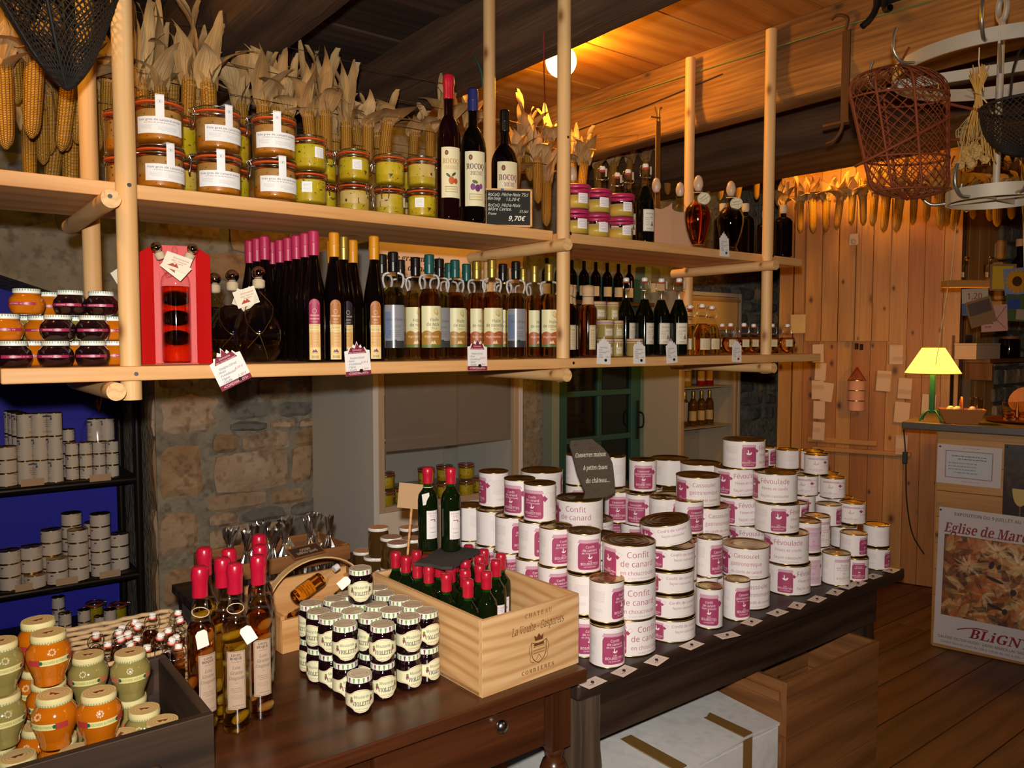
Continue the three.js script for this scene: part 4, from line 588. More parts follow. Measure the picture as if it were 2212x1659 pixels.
{
  const [x] = [0.541,1.602,-2.07], z = -2.09, b = thing('gift_box', 'open red card presentation box holding a vinegar bottle', 'box', [x, LO, z], face(x, z) + PI), red = std(0xc81010, 0.5);
  part(b, 'back_panel', box(0.1, 0.3, 0.002, 0, 0.15, -0.035, 0), red);
  for (const s of [1, -1]) { part(b, 'side_panel', extr([[0, 0], [0.045, 0], [0.045, 0.275], [0, 0.3]], 0.002), red, [s * 0.05, 0, -0.035], [0, s > 0 ? -0.75 : -PI + 0.75, 0]); }
  part(b, 'bottom_panel', box(0.1, 0.002, 0.06, 0, 0.001, -0.005, 0), red); part(b, 'inner_flap', [box(0.012, 0.23, 0.002, -0.042, 0.116, -0.005, 0), box(0.012, 0.23, 0.002, 0.042, 0.116, -0.005, 0)], red);
  const v = thing('vinegar_bottle', 'clear cylinder bottle with stacked dark bulbs and two ball stoppers in the red box', 'bottle', [x + 0.0, LO + 0.004, z + 0.0], face(x, z) + PI);
  part(v, 'glass_body', lathe([[0, 0.002], [0.03, 0], [0.034, 0.004], [0.034, 0.2], [0.031, 0.215], [0.022, 0.225], [0, 0.226]], 28), G.clear); part(v, 'outer_liquid', lathe([[0, 0.003], [0.032, 0.003], [0.032, 0.19], [0, 0.19]], 28), LQ.orange);
  for (const y of [0.062, 0.111, 0.16]) part(v, 'inner_bulb', sph(0.027, 0, 0, 0, 20, 14).scale(1, 0.72, 1).translate(0, y, 0), phy(0x120305, 0.05));
  for (const s of [1, -1]) { part(v, 'neck', rod([s * 0.012, 0.215, 0.006], [s * 0.032, 0.262, 0.014], 0.009, 16), G.clear); ballStop(v, 0.257, 0.95, [s * 0.03, 0, 0.013], [0.2, 0, -s * 0.4]); }
  part(v, 'spout', sph(0.007, 0, 0.278, 0.0, 10, 8).scale(1, 1.6, 1).translate(0, -0.165, 0), G.clear);
  part(v, 'neck_tag', card(0.062, 0.042), tagMat, [0.005, 0.247, 0.034], [-0.3, 0, -0.35]); part(v, 'neck_tag', card(0.06, 0.042), tagMat, [0.002, 0.236, 0.031], [-0.15, 0, -0.7]);
  const dk = proto((g) => { const P = [[0, 0.004], [0.028, 0], [0.035, 0.004], [0.056, 0.03], [0.067, 0.06], [0.068, 0.085], [0.06, 0.115], [0.042, 0.145], [0.024, 0.165], [0.0165, 0.185], [0.0165, 0.2], [0.02, 0.205]]; part(g, 'upper_liquid', lathe([[0, 0.062], [0.0635, 0.062], [0.0645, 0.085], [0.057, 0.113], [0.04, 0.141], [0.028, 0.156], [0, 0.156]], 30), G.darkWine); part(g, 'lower_liquid', lathe([[0, 0.006], [0.03, 0.006], [0.053, 0.03], [0.0635, 0.06], [0, 0.06]], 30), LQ.oil); part(g, 'glass_body', lathe(P, 32), G.clear); ballStop(g, 0.198, 1.3);
    part(g, 'cord', [tube([[0, 0.19, -0.02], [-0.035, 0.145, -0.035], [-0.02, 0.1, -0.06], [0, 0.075, -0.069], [0.03, 0.105, -0.053], [0.035, 0.14, -0.03], [0.018, 0.19, 0]], 0.0012, 30, 4), tube([[0, 0.075, -0.069], [-0.012, 0.04, -0.06], [-0.02, 0.01, -0.04]], 0.0012, 10, 4), tube([[0, 0.075, -0.069], [0.03, 0.04, -0.055]], 0.0012, 8, 4)], M.gold); });
  for (const [px, zz, n, t] of [[[0.751,1.674,-2.075], -2.085, 'in front, beside the red box', 1], [[0.727,1.676,-2.215], -2.225, 'behind, close to the red box', -1], [[0.72,1.678,-2.34], -2.36, 'half hidden by the red box', 0]]) { const o = put(dk, 'decanter', `round two-tone decanter with silver ball stopper ${n}`, 'bottle', 'round decanters', px[0], LO, zz, face(px[0], zz)); if (t) { part(o, 'neck_tag', card(0.06, 0.045), tagMat, [t * 0.032, 0.172, -0.035], [-0.15, PI - t * 0.3, 0.35 * t]); part(o, 'neck_tag', card(0.058, 0.045), tagMat, [t * 0.03, 0.166, -0.028], [-0.1, PI - t * 0.6, 0.7 * t]); } }
  const slim = thing('vinegar_bottle', 'slim dark bottle with glass ball stopper between pole and red box', 'bottle', [0.479,1.601,-2.2], 0); slim.position.y = LO;
  part(slim, 'glass_body', lathe(bottleProfile({ r: 0.022, h: 0.235, nr: 0.009, body: 0.18, nk: 0.21 }), 22), G.darkWine); ballStop(slim, 0.232); part(slim, 'neck_tag', card(0.06, 0.045), tagMat, [-0.035, 0.225, 0.01], [0, 0.4, 0.6]);
}
// ---------- vinegar and oil bottles ----------
{
  const vl = (c, t2) => canvasTex(128, 576, (g, w, h) => { g.fillStyle = '#e8cf8a'; g.fillRect(0, 0, w, h); g.fillStyle = c; g.fillRect(0, 0, w, h * 0.35); g.fillStyle = 'rgba(220,140,70,.45)'; g.fillRect(0, h * 0.5, w, h * 0.28); for (let i = 0; i < 8; i++) { g.fillStyle = c; g.beginPath(); g.arc(8 + i * 16, h * 0.35, 7, 0, 7); g.fill(); } g.strokeStyle = '#f0d8b0'; g.lineWidth = 3; g.beginPath(); g.arc(64, 70, 22, 0, 7); g.stroke(); wob(g, 'VINAIGRE', 64, 116, 24, '#f3dfc6', { max: 116 }); wob(g, t2, 64, 152, 22, '#f3dfc6', { max: 112 }); fine(g, 64, 176, 80, 2, 10, '#f0d8b0'); fine(g, 64, 220, 100, 14, 16, '#9a7040'); g.fillStyle = '#6a1f3a'; g.beginPath(); g.moveTo(30, 500); g.lineTo(50, 468); g.lineTo(60, 482); g.lineTo(70, 462); g.lineTo(98, 500); g.fill(); wob(g, 'Domaine', 64, 510, 16, '#6a1f3a'); for (let i = 0; i < 16; i++) { g.fillStyle = '#3a2a20'; g.fillRect(26 + i * 5, 532, 1 + (i % 3), 30); } });
  const VB = {}; for (const [k, cap, c, t2] of [['pink', CAP.pink, '#a01f50', 'FRAMBOISE'], ['mustard', CAP.mustard, '#a8641e', 'NOIX'], ['gold', CAP.gold, '#241c2a', 'TRUFFE'], ['plain', CAP.pink, 0, 0], ['plainM', CAP.mustard, 0, 0]]) VB[k] = proto((g) => { const r = 0.031, P = bottleProfile({ r, h: 0.352, nr: 0.0125, body: 0.165, nk: 0.29, soft: true }); part(g, 'glass_body', lathe(P, 26), G.darkWine); part(g, 'capsule', capG(0.0148, 0.068, 0.29), cap); if (t2) { const l = part(g, 'label', wrap(r + 0.0007, 0.15, 0.95, 0.082), std(0xffffff, 0.5, { map: vl(c, t2) })); const a = part(g, 'label_arch', (() => { const q = new THREE.CircleGeometry(r * 0.46, 16, 0, PI), p = q.attributes.position; for (let i = 0; i < p.count; i++) { const th = p.getX(i) / r; p.setXYZ(i, -Math.sin(th) * (r + 0.0007), p.getY(i), -Math.cos(th) * (r + 0.0007)); } q.computeVertexNormals(); return q; })(), std(c, 0.5, { side: THREE.DoubleSide }), [0, 0.157, 0]); } });
  const vb = (k, x, z, l, off = 0) => put(VB[k], 'vinegar_bottle', l, 'bottle', `${k.startsWith('plain') ? 'back row' : 'front row'} vinegar bottles`, x, LO, z, face(x, z, off));
  vb('pink', 0.89, -2.045, 'tall black vinegar bottle with pink capsule and framboise label');
  for (const z of [-2.107, -2.169, -2.231, -2.293, -2.355]) vb('plain', 0.892, z, 'tall black vinegar bottle with pink capsule in the file behind framboise');
  for (const z of [-2.24, -2.302, -2.364]) vb('plain', 0.826, z, 'tall black vinegar bottle with pink capsule behind the front decanter');
  vb('mustard', 0.95, -2.045, 'tall black vinegar bottle with mustard yellow capsule beside framboise', 4); vb('mustard', 1.073, -2.045, 'tall black vinegar bottle with mustard yellow capsule beside the oils', 6);
  vb('gold', 1.005, -2.1, 'tall black vinegar bottle with gold capsule and lilac label', 20); vb('plainM', 1.066, -2.165, 'tall black vinegar bottle with yellow capsule in the second row'); vb('plainM', 1.022, -2.215, 'tall black vinegar bottle with yellow capsule in the third row');
  // oils in clear bottles with glass ears
  const ol = (c1, c2, t1, t2, sil) => canvasTex(256, 384, (g, w, h) => { if (sil) { g.fillStyle = '#8a8a90'; g.fillRect(0, 0, w, h); g.fillStyle = '#6a7a98'; g.fillRect(0, 60, 100, 240); g.fillStyle = '#3c3c42'; g.fillRect(0, 320, w, 64); wob(g, "Huile d'olive", 140, 130, 34, '#4a4a52'); wob(g, 'Fruitée', 150, 190, 36, '#55705e'); fine(g, 140, 230, 130, 4, 16, '#5a5a62'); g.fillStyle = '#1f3f3a'; g.fillRect(120, 310, 40, 24); return; }
    g.fillStyle = '#e0dcae'; g.fillRect(0, 0, w, h); g.fillStyle = c1; g.beginPath(); g.moveTo(0, 250); g.quadraticCurveTo(60, 205, 120, 245); g.quadraticCurveTo(190, 210, 256, 240); g.lineTo(256, 384); g.lineTo(0, 384); g.fill(); g.fillStyle = c2; g.fillRect(0, 355, w, 29); g.strokeStyle = '#c09a4a'; g.lineWidth = 4; for (let i = 0; i < 4; i++) { g.beginPath(); g.arc(165 + i * 6, 46 + i * 8, 26 - i * 4, 0, 7); g.stroke(); } wob(g, 'Huile', 150, 125, 46, '#3f4230'); wob(g, t1, 135, 168, 46, '#3f4230', { max: 220 }); wob(g, 'Vierge', 150, 204, 26, '#b07a4a'); wob(g, t2, 120, 280, 28, '#f0e0b0', { max: 200 }); g.fillStyle = '#e0cfa0'; g.beginPath(); g.moveTo(100, 350); g.lineTo(120, 318); g.lineTo(132, 332); g.lineTo(146, 312); g.lineTo(170, 350); g.fill(); });
  const OB = {}, L1 = ol('#a87a30', '#6a7a38', 'de noix', 'Virgin Walnut'), L2 = ol('#a8562e', '#5f7038', 'de noisette', 'Virgin Hazelnut'), L3 = ol(0, 0, '', '', 1);
  for (const [k, cap, lq, tex] of [['green', CAP.green, LQ.amber, L1], ['gold', CAP.gold, LQ.amber, L2], ['black', CAP.black, LQ.green, L3], ['black2', CAP.black, LQ.oil, L1]]) OB[k] = proto((g) => {
    const r = 0.0355, P = bottleProfile({ r, h: 0.3, nr: 0.0125, body: 0.185, nk: 0.228, round: true }); part(g, 'oil', lathe(cut(P, 0.215, 0.92), 26), lq); part(g, 'glass_body', lathe(P, 28), G.clear); part(g, 'capsule', capG(0.0152, 0.058, 0.2605), cap);
    for (const s of [1, -1]) part(g, 'glass_ear', tube([[s * 0.024, 0.214, 0], [s * 0.03, 0.235, 0], [s * 0.026, 0.253, 0], [s * 0.0125, 0.258, 0]], 0.0035, 14, 7), G.ear);
    label(g, r, 0.125, 2.0, 0.1, tex, k === 'black' ? 0.25 : 0.45);
  });
  const T3 = { green: 'walnut oil bottle with teal capsule', gold: 'hazelnut oil bottle with gold capsule', black: 'olive oil bottle with black capsule and silver label', black2: 'oil bottle with black capsule' };
  const ob = (k, x, y, z, row, off) => put(OB[k], 'oil_bottle', `eared clear ${T3[k]}, ${row} row of oils`, 'bottle', `${k} capped oils, ${row} row`, x, LO, z, face(x, z, off));
  ob('black', 1.143,1.679,-2.06, 'front', 0); ob('green', 1.264,1.681,-2.055, 'front', 16); ob('gold', 1.499,1.684,-2.055, 'front', 14); ob('black', 1.6,1.685,-2.06, 'front', 10); ob('gold', 1.735,1.687,-2.05, 'front', 14);
  ob('green', 1.413,1.684,-2.14, 'second', 22); ob('gold', 1.492,1.685,-2.13, 'second', 22); ob('black2', 1.614,1.687,-2.15, 'second', 16); ob('gold', 1.736,1.688,-2.13, 'second', 26); ob('black', 1.354,1.683,-2.14, 'second', 8); ob('black2', 1.149,1.681,-2.14, 'second', 0); ob('black2', 1.272,1.682,-2.15, 'second', 0);
  ob('black2', 1.275,1.684,-2.25, 'third', 0); ob('green', 1.455,1.686,-2.24, 'third', 20); ob('green', 1.516,1.687,-2.225, 'third', 20); ob('gold', 1.773,1.69,-2.24, 'third', 20); ob('gold', 1.704,1.69,-2.26, 'third', 0);
}
// ---------- lower board, right bay ----------
{
  const paperC = std(0xc9a67e, 0.85), blc = {}, bl = (txt) => blc.t ??= canvasTex(128, 256, (g, w, h) => { g.fillStyle = '#d2c09a'; g.fillRect(0, 0, w, h); g.strokeStyle = '#6a5a3a'; g.lineWidth = 3; g.strokeRect(8, 8, w - 16, h - 16); wob(g, txt, 64, 50, 20, '#5a4a34', { max: 100 }); fine(g, 64, 80, 80, 9, 17, '#8a7a58'); });
  const PB = (lq, c) => proto((g) => { const P = bottleProfile({ r: 0.034, h: 0.235, nr: 0.0135, body: 0.16, nk: 0.195, round: true }); if (lq) part(g, 'liquid', lathe(cut(P, 0.185), 26), lq); part(g, 'glass_body', lathe(P, 28), lq ? G.clear : G.darkWine); part(g, 'paper_cap', lathe([[0.0225, 0.186], [0.02, 0.205], [0.0205, 0.222], [0.023, 0.238], [0.021, 0.252], [0, 0.256]], 22), paperC); part(g, 'cord', new THREE.TorusGeometry(0.0212, 0.0012, 5, 24).rotateX(PI / 2).translate(0, 0.213, 0), c); label(g, 0.0342, 0.085, 0.75, 0.07, bl('Vinaigre')); });
  const grn = std(0x14443c, 0.6), a = PB(LQ.cognac, grn), b = PB(null, grn);
  const [xa] = [1.92,1.689,-2.05], [xb] = [1.903,1.69,-2.1], [xc] = [1.841,1.688,-2.06];
  put(a, 'vinegar_bottle', 'amber vinegar bottle with tied brown paper cap', 'bottle', 'paper capped bottles', xa, LO, -2.055, face(xa, -2.05, 30)); put(b, 'vinegar_bottle', 'dark vinegar bottle with tied brown paper cap, behind the amber one', 'bottle', 'paper capped bottles', xb, LO, -2.13, face(xb, -2.1, 30)); put(b, 'vinegar_bottle', 'dark vinegar bottle with tied paper cap close to the middle pole', 'bottle', 'paper capped bottles', xc - 0.015, LO, -2.06, face(xc, -2.06, 40));
  const jlc = {}, jl = (c) => jlc[c] ??= canvasTex(128, 96, (g, w, h) => { g.fillStyle = '#d8c8a8'; g.fillRect(0, 0, w, h); g.strokeStyle = c; g.lineWidth = 4; g.strokeRect(8, 8, w - 16, h - 16); wob(g, 'Moutarde', 64, 38, 20, '#5a4a5a'); fine(g, 64, 54, 70, 2, 13, '#8a7a88'); });
  const PJ = (r, h, c, cc) => proto((g) => { part(g, 'glass_jar', lathe([[0, 0.001], [r * 0.9, 0], [r, 0.005], [r, h * 0.74], [r * 0.88, h * 0.82]], 24), phy(c, 0.12, { clearcoat: 0.8 })); part(g, 'paper_lid', lathe([[r * 1.05, h * 0.76], [r * 1.0, h * 0.84], [r * 1.0, h * 0.97], [r * 0.9, h], [0, h]], 24), paperC); part(g, 'ribbon', new THREE.TorusGeometry(r * 1.02, 0.0012, 5, 24).rotateX(PI / 2).translate(0, h * 0.84, 0), std(cc, 0.6)); label(g, r, h * 0.4, 1.0, h * 0.35, jl(cc === 0x6a58a8 ? '#6a62b8' : '#8a6a4a'), 0.6); });
  const j1 = PJ(0.031, 0.066, 0x9a8848, 0x6a58a8), j2 = PJ(0.022, 0.066, 0xa39354, 0x8a7a58), j3 = PJ(0.031, 0.066, 0x9a8848, 0x2a2a2a);
  const [x1] = [2.002,1.69,-2.05], [x2] = [2.073,1.691,-2.06], [x3] = [2.148,1.692,-2.05];
  for (const k of [0, 1, 2]) put(j1, 'mustard_jar', `paper covered mustard jar with lilac ribbon, ${['bottom', 'middle', 'top'][k]} of its stack`, 'jar', 'paper covered jars', x1 - (k > 1 ? 0.02 : 0), LO + k * 0.0665, k > 1 ? -2.07 : -2.05, face(x1, -2.05, 25));
  for (const k of [0, 1, 2]) put(j2, 'mustard_jar', `narrow paper covered mustard jar, ${['bottom', 'middle', 'top'][k]} of its stack`, 'jar', 'paper covered jars', x2 - (k > 1 ? 0.02 : -0.004), LO + k * 0.0665, -2.065, face(x2, -2.06, 20));
  put(j3, 'mustard_jar', 'single paper covered mustard jar with black ribbon', 'jar', 'paper covered jars', x3 + 0.005, LO, -2.05, face(x3, -2.05, 25));
  const sw = (x, y, z, l, off) => put(SW, 'swing_top_bottle', l, 'bottle', 'swing-top bottles on the lower shelf', x, LO, z, face(x, z, off));
  sw(2.399,1.695,-2.05, 'dark swing-top bottle last of the lower shelf row', 24); sw(2.353,1.695,-2.1, 'dark swing-top bottle third of the lower shelf row', 30); sw(2.269,1.694,-2.11, 'dark swing-top bottle second of the lower shelf row', 50); sw(2.219,1.695,-2.16, 'dark swing-top bottle behind the paper covered jars', 60);
  const SY = proto((g) => { const P = [[0, 0.004], [0.036, 0], [0.04, 0.006], [0.04, 0.075], [0.034, 0.105], [0.022, 0.125], [0.0125, 0.15], [0.0115, 0.19]]; part(g, 'liquid', lathe(cut(P, 0.125, 0.93), 24), LQ.yellow); part(g, 'glass_body', lathe(P, 26), G.clear); swing(g, 0.0125, 0.192); label(g, 0.0402, 0.045, 1.1, 0.045, bl('Liqueur')); });
  for (const [x, y, z, n, k] of [[2.545,1.697,-2.055, 'in front', 0.212], [2.715,1.701,-2.14, 'behind', 0], [2.586,1.699,-2.15, 'next to the dark row', 0]]) put(SY, 'swing_top_bottle', `small yellow liqueur bottle with swing top, ${n}`, 'bottle', 'small yellow swing tops', x, LO, z, face(x, z, 25));
  const SF = proto((g) => { const disk = (k) => { const q = lathe([[0, 0], [0.012, 0.002], [0.022 * k, 0.01], [0.036 * k, 0.03], [0.04 * k, 0.05], [0.034 * k, 0.072], [0.02 * k, 0.086], [0.0115, 0.094], [0.0105, 0.118]], 26); q.scale(1, 1, 0.62); return q; }; const l = lathe([[0, 0.003], [0.02, 0.01], [0.034, 0.03], [0.0375, 0.05], [0.032, 0.072], [0, 0.074]], 24); l.scale(1, 1, 0.6); part(g, 'liquid', l, LQ.amber); part(g, 'glass_body', disk(1), G.clear); swing(g, 0.0115, 0.12, 0.9); const t = part(g, 'label', card(0.03, 0.032), std(0xffffff, 0.6, { map: bl('Noix') }), [0, 0.048, -0.0262], [0, PI, 0]); });
  for (const [x, y, z, n] of [[2.791,1.701,-2.1, 'beside the yellow bottles'], [2.829,1.701,-2.06, 'in front of the far pole'], [2.996,1.704,-2.13, 'behind its neighbours'], [3.047,1.704,-2.07, 'right of the far pole'], [3.133,1.705,-2.05, 'at the end of the lower shelf'], [2.838,1.703,-2.18, 'deep on the shelf']]) put(SF, 'swing_top_bottle', `small round amber flask with swing top, ${n}`, 'bottle', 'round amber flasks', x, LO, z, face(x, z, 20));
}
// ---------- price cards on the boards ----------
{
  const castle = (w, h) => [[-w / 2, 0], [w / 2, 0], [w / 2, h * 0.72], [w * 0.36, h * 0.74], [w * 0.3, h * 0.83], [w * 0.22, h * 0.78], [w * 0.15, h * 0.9], [w * 0.08, h * 0.84], [0, h], [-w * 0.06, h * 0.86], [-w * 0.14, h * 0.92], [-w * 0.22, h * 0.8], [-w * 0.32, h * 0.82], [-w * 0.36, h * 0.74], [-w / 2, h * 0.72]];
  const tx = (col) => canvasTex(192, 256, (g, w, h) => { g.fillStyle = '#f2efec'; g.fillRect(0, 0, w, h); if (col) { g.fillStyle = '#84233c'; g.beginPath(); g.moveTo(26, 92); g.lineTo(50, 40); g.lineTo(80, 55); g.lineTo(96, 12); g.lineTo(118, 52); g.lineTo(145, 44); g.lineTo(166, 92); g.fill(); wob(g, 'Domaine', 96, 66, 17, '#f2dfe2'); wob(g, 'des Terres Rouges', 96, 84, 15, '#f2dfe2', { max: 128 }); g.fillStyle = '#84233c'; g.fillRect(0, 222, w, 34); wob(g, '•CONDIMENTS•', 96, 240, 22, '#f2dfe2', { max: 180 }); }
    const b = col ? 112 : 100; g.font = 'italic 19px serif'; g.fillStyle = '#44507a'; g.textAlign = 'left'; ['Vinaigres (250 ml)', '- Noix', '- Framboise', '- Figue', '- Truffe'].forEach((t, i) => g.fillText(t, 16 + (i ? 0 : 20), b + 12 + i * 22, 110)); g.fillStyle = '#c0405a'; g.fillText('4,50 €', 120, b + 46, 60); g.fillText('5,30 €', 120, b + 96, 60); });
  const A = std(0xffffff, 0.6, { map: tx(1) }), B = std(0xffffff, 0.6, { map: tx(0) });
  const mk = (x, y, z, w, h, m, rz, l, pin) => { const g = extr(castle(w, h), 0.0008), uv = g.attributes.uv; for (let i = 0; i < uv.count; i++) uv.setXY(i, uv.getX(i) / w + 0.5, uv.getY(i) / h); const o = thing('price_card', l, 'price card', [x, y, z], 0, 'price cards on the shelf edges'); part(o, 'card', g, m, [0, 0, 0], [-0.04, 0.03, rz]); part(o, 'pin', cyl(0.005, 0.005, 0.003, 0, 0, 0, 12).rotateX(PI / 2), pin, [0.006, h * 0.14, 0.004]); };
  mk(0.648,1.522,-1.961, 0.083, 0.099, A, 0.42, 'burgundy castle price card pinned askew under the decanters', M.steel); mk(0.979,1.535,-1.961, 0.077, 0.094, A, 0.05, 'burgundy castle price card pinned below the vinegar bottles', M.iron); mk(1.375,1.54,-1.961, 0.074, 0.099, A, -0.02, 'burgundy castle price card pinned below the hazelnut oils', M.iron);
  mk(1.907,1.549,-1.961, 0.067, 0.098, B, -0.05, 'plain white castle price card below the paper covered jars', M.iron); mk(2.085,1.547,-1.961, 0.063, 0.088, B, -0.01, 'plain white castle price card between jars and swing-top bottles', M.iron); mk(2.261,1.547,-1.961, 0.062, 0.092, B, 0.06, 'plain white castle price card below the dark swing-top bottles', M.iron); mk(2.649,1.544,-1.961, 0.062, 0.094, B, -0.05, 'white castle price card with red pin below the amber flasks', std(0xb01030, 0.4)); mk(2.635,1.97,-2.017, 0.062, 0.102, B, 0.02, 'white castle price card with green pin on the upper shelf', std(0x0f5a3a, 0.4));
}
// ---------- violet mustard jars ----------
{
  const lidT = canvasTex(512, 64, (g, w, h) => { g.fillStyle = '#eef0e6'; g.fillRect(0, 0, w, h); for (let i = 0; i < 16; i++) { const x = 16 + i * 32; g.fillStyle = i % 4 === 1 ? '#7a3a58' : '#7fa35c'; g.beginPath(); g.moveTo(x - 9, 14); g.lineTo(x + 9, 14); g.lineTo(x + 3, 40); g.lineTo(x, 54); g.lineTo(x - 4, 38); g.fill(); } });
  const topT = canvasTex(128, 128, (g, w, h) => { g.fillStyle = '#cbb9a2'; g.fillRect(0, 0, w, h); g.strokeStyle = '#8a9a78'; g.lineWidth = 3; for (const r of [56, 40]) { g.beginPath(); g.arc(64, 64, r, 0, 7); g.stroke(); } wob(g, 'Moutarde', 64, 56, 20, '#7a6a60'); wob(g, 'Violette', 64, 76, 18, '#7a6a60'); });
  const lab = canvasTex(768, 320, (g, w, h) => {
    g.clearRect(0, 0, w, h); const shape = (k) => { g.beginPath(); g.moveTo(0, 70 + k); g.lineTo(150, 70 + k); g.quadraticCurveTo(230, 70 + k, 270, 30 + k); g.quadraticCurveTo(384, -20 + k * 2, 498, 30 + k); g.quadraticCurveTo(538, 70 + k, 618, 70 + k); g.lineTo(768, 70 + k); g.lineTo(768, 240 - k); g.lineTo(618, 240 - k); g.quadraticCurveTo(538, 240 - k, 498, 290 - k); g.quadraticCurveTo(384, 340 - k * 2, 270, 290 - k); g.quadraticCurveTo(230, 240 - k, 150, 240 - k); g.lineTo(0, 240 - k); g.closePath(); };
    shape(0); g.fillStyle = '#e6e4bc'; g.fill(); shape(10); g.strokeStyle = '#c98a8a'; g.lineWidth = 6; g.stroke();
    wob(g, 'Moutarde', 384, 105, 54, '#5a6068'); g.font = 'bold 76px serif'; g.fillStyle = '#343a4c'; g.textAlign = 'center'; g.fillText('VIOLETTE', 390, 196, 300); wob(g, 'de BRIVE', 384, 220, 26, '#6a6a60'); wob(g, 'AU MOÛT DE RAISIN', 384, 268, 24, '#6a6a60', { max: 200 });
    for (const [x, y] of [[225, 150], [545, 150]]) { g.fillStyle = '#6a8a3c'; g.beginPath(); g.arc(x, y - 26, 20, 0, 7); g.fill(); g.fillStyle = '#8a3f5c'; for (let i = 0; i < 7; i++) { g.beginPath(); g.arc(x - 14 + (i % 3) * 14 + (i > 4 ? 7 : 0), y + Math.floor(i / 3) * 16, 10, 0, 7); g.fill(); } }
    fine(g, 90, 100, 100, 8, 16, '#a0a088'); for (let i = 0; i < 14; i++) { g.fillStyle = '#4a4a44'; g.fillRect(650 + i * 6, 110, 2 + (i % 2), 70); }
  });
  const r = 0.0308, VJ = proto((g) => { part(g, 'glass_jar', lathe([[0, 0.002], [r * 0.8, 0], [r * 0.95, 0.003], [r, 0.01], [r, 0.062], [r * 0.95, 0.069], [r * 0.82, 0.073], [r * 0.82, 0.08]], 28), phy(0x16060c, 0.06, { clearcoat: 1, clearcoatRoughness: 0.02 })); part(g, 'lid', lathe([[r * 0.86, 0.0735], [r * 0.92, 0.0745], [r * 0.92, 0.085], [r * 0.89, 0.087]], 28), std(0xffffff, 0.35, { map: lidT })); part(g, 'lid_top', new THREE.CircleGeometry(r * 0.89, 28).rotateX(-PI / 2).translate(0, 0.0868, 0), std(0xffffff, 0.4, { map: topT })); part(g, 'label', wrap(r + 0.0005, 0.054, 3.6, 0.036, 22), std(0xffffff, 0.5, { map: lab, alphaTest: 0.5, transparent: true })); });
  const spots = [0.783,-1.845, 0.774,-1.779, 0.782,-1.728, 0.788,-1.662, 0.845,-1.843, 0.84,-1.789, 0.84,-1.729, 0.859,-1.673, 0.855,-1.606, 0.886,-1.853, 0.908,-1.736, 0.919,-1.68, 0.93,-1.615, 0.966,-1.8, 0.977,-1.741, 0.98,-1.681, 0.985,-1.622, 0.975,-1.857, 0.888,-1.774];
  const turn = [-60, -35, 5, 8, 0, 0, 40, -50, 4, 0, 0, 0, 22, 0, 0, 0, 30, 0, 0];
  for (let i = 0; i < 19; i++) for (const k of [0, 1]) { const x = spots[i * 2], z = spots[i * 2 + 1]; if (!k && [4, 5, 6, 9, 10, 11, 13, 14, 17, 18].includes(i)) continue; put(VJ, 'violet_mustard_jar', `dark violet mustard jar with leaf patterned lid, ${k ? 'upper' : 'lower'} layer of the block`, 'jar', `violet mustard jars, ${k ? 'upper' : 'lower'} layer`, x, TB + k * 0.087, z, face(x, z, turn[i] + (k ? 0 : 14))); }
  { const x = 0.78, z = -1.575; put(VJ, 'violet_mustard_jar', 'single violet mustard jar standing in front of the stacked block', 'jar', null, x, TB, z, face(x, z, 8)); }
  { const [x, z] = [0.885,-1.776], o = put(VJ, 'violet_mustard_jar', 'violet mustard jar on top of the block with a hanging price tag', 'jar', null, x, TB + 0.174, z, face(x, z, 3)); part(o, 'price_tag', (() => { const s = new THREE.Shape([[-0.011, 0], [0.011, 0], [0.011, 0.026], [0.006, 0.032], [-0.006, 0.032], [-0.011, 0.026]].map((p) => new THREE.Vector2(...p))); return new THREE.ShapeGeometry(s); })(), M.paper, [0.053, 0.05, -0.026], [0.1, PI - 0.2, -0.9]); part(o, 'string', tube([[0.03, 0.074, -0.01], [0.033, 0.07, -0.02], [0.03, 0.066, -0.026]], 0.0006, 8, 4), M.black); }
}
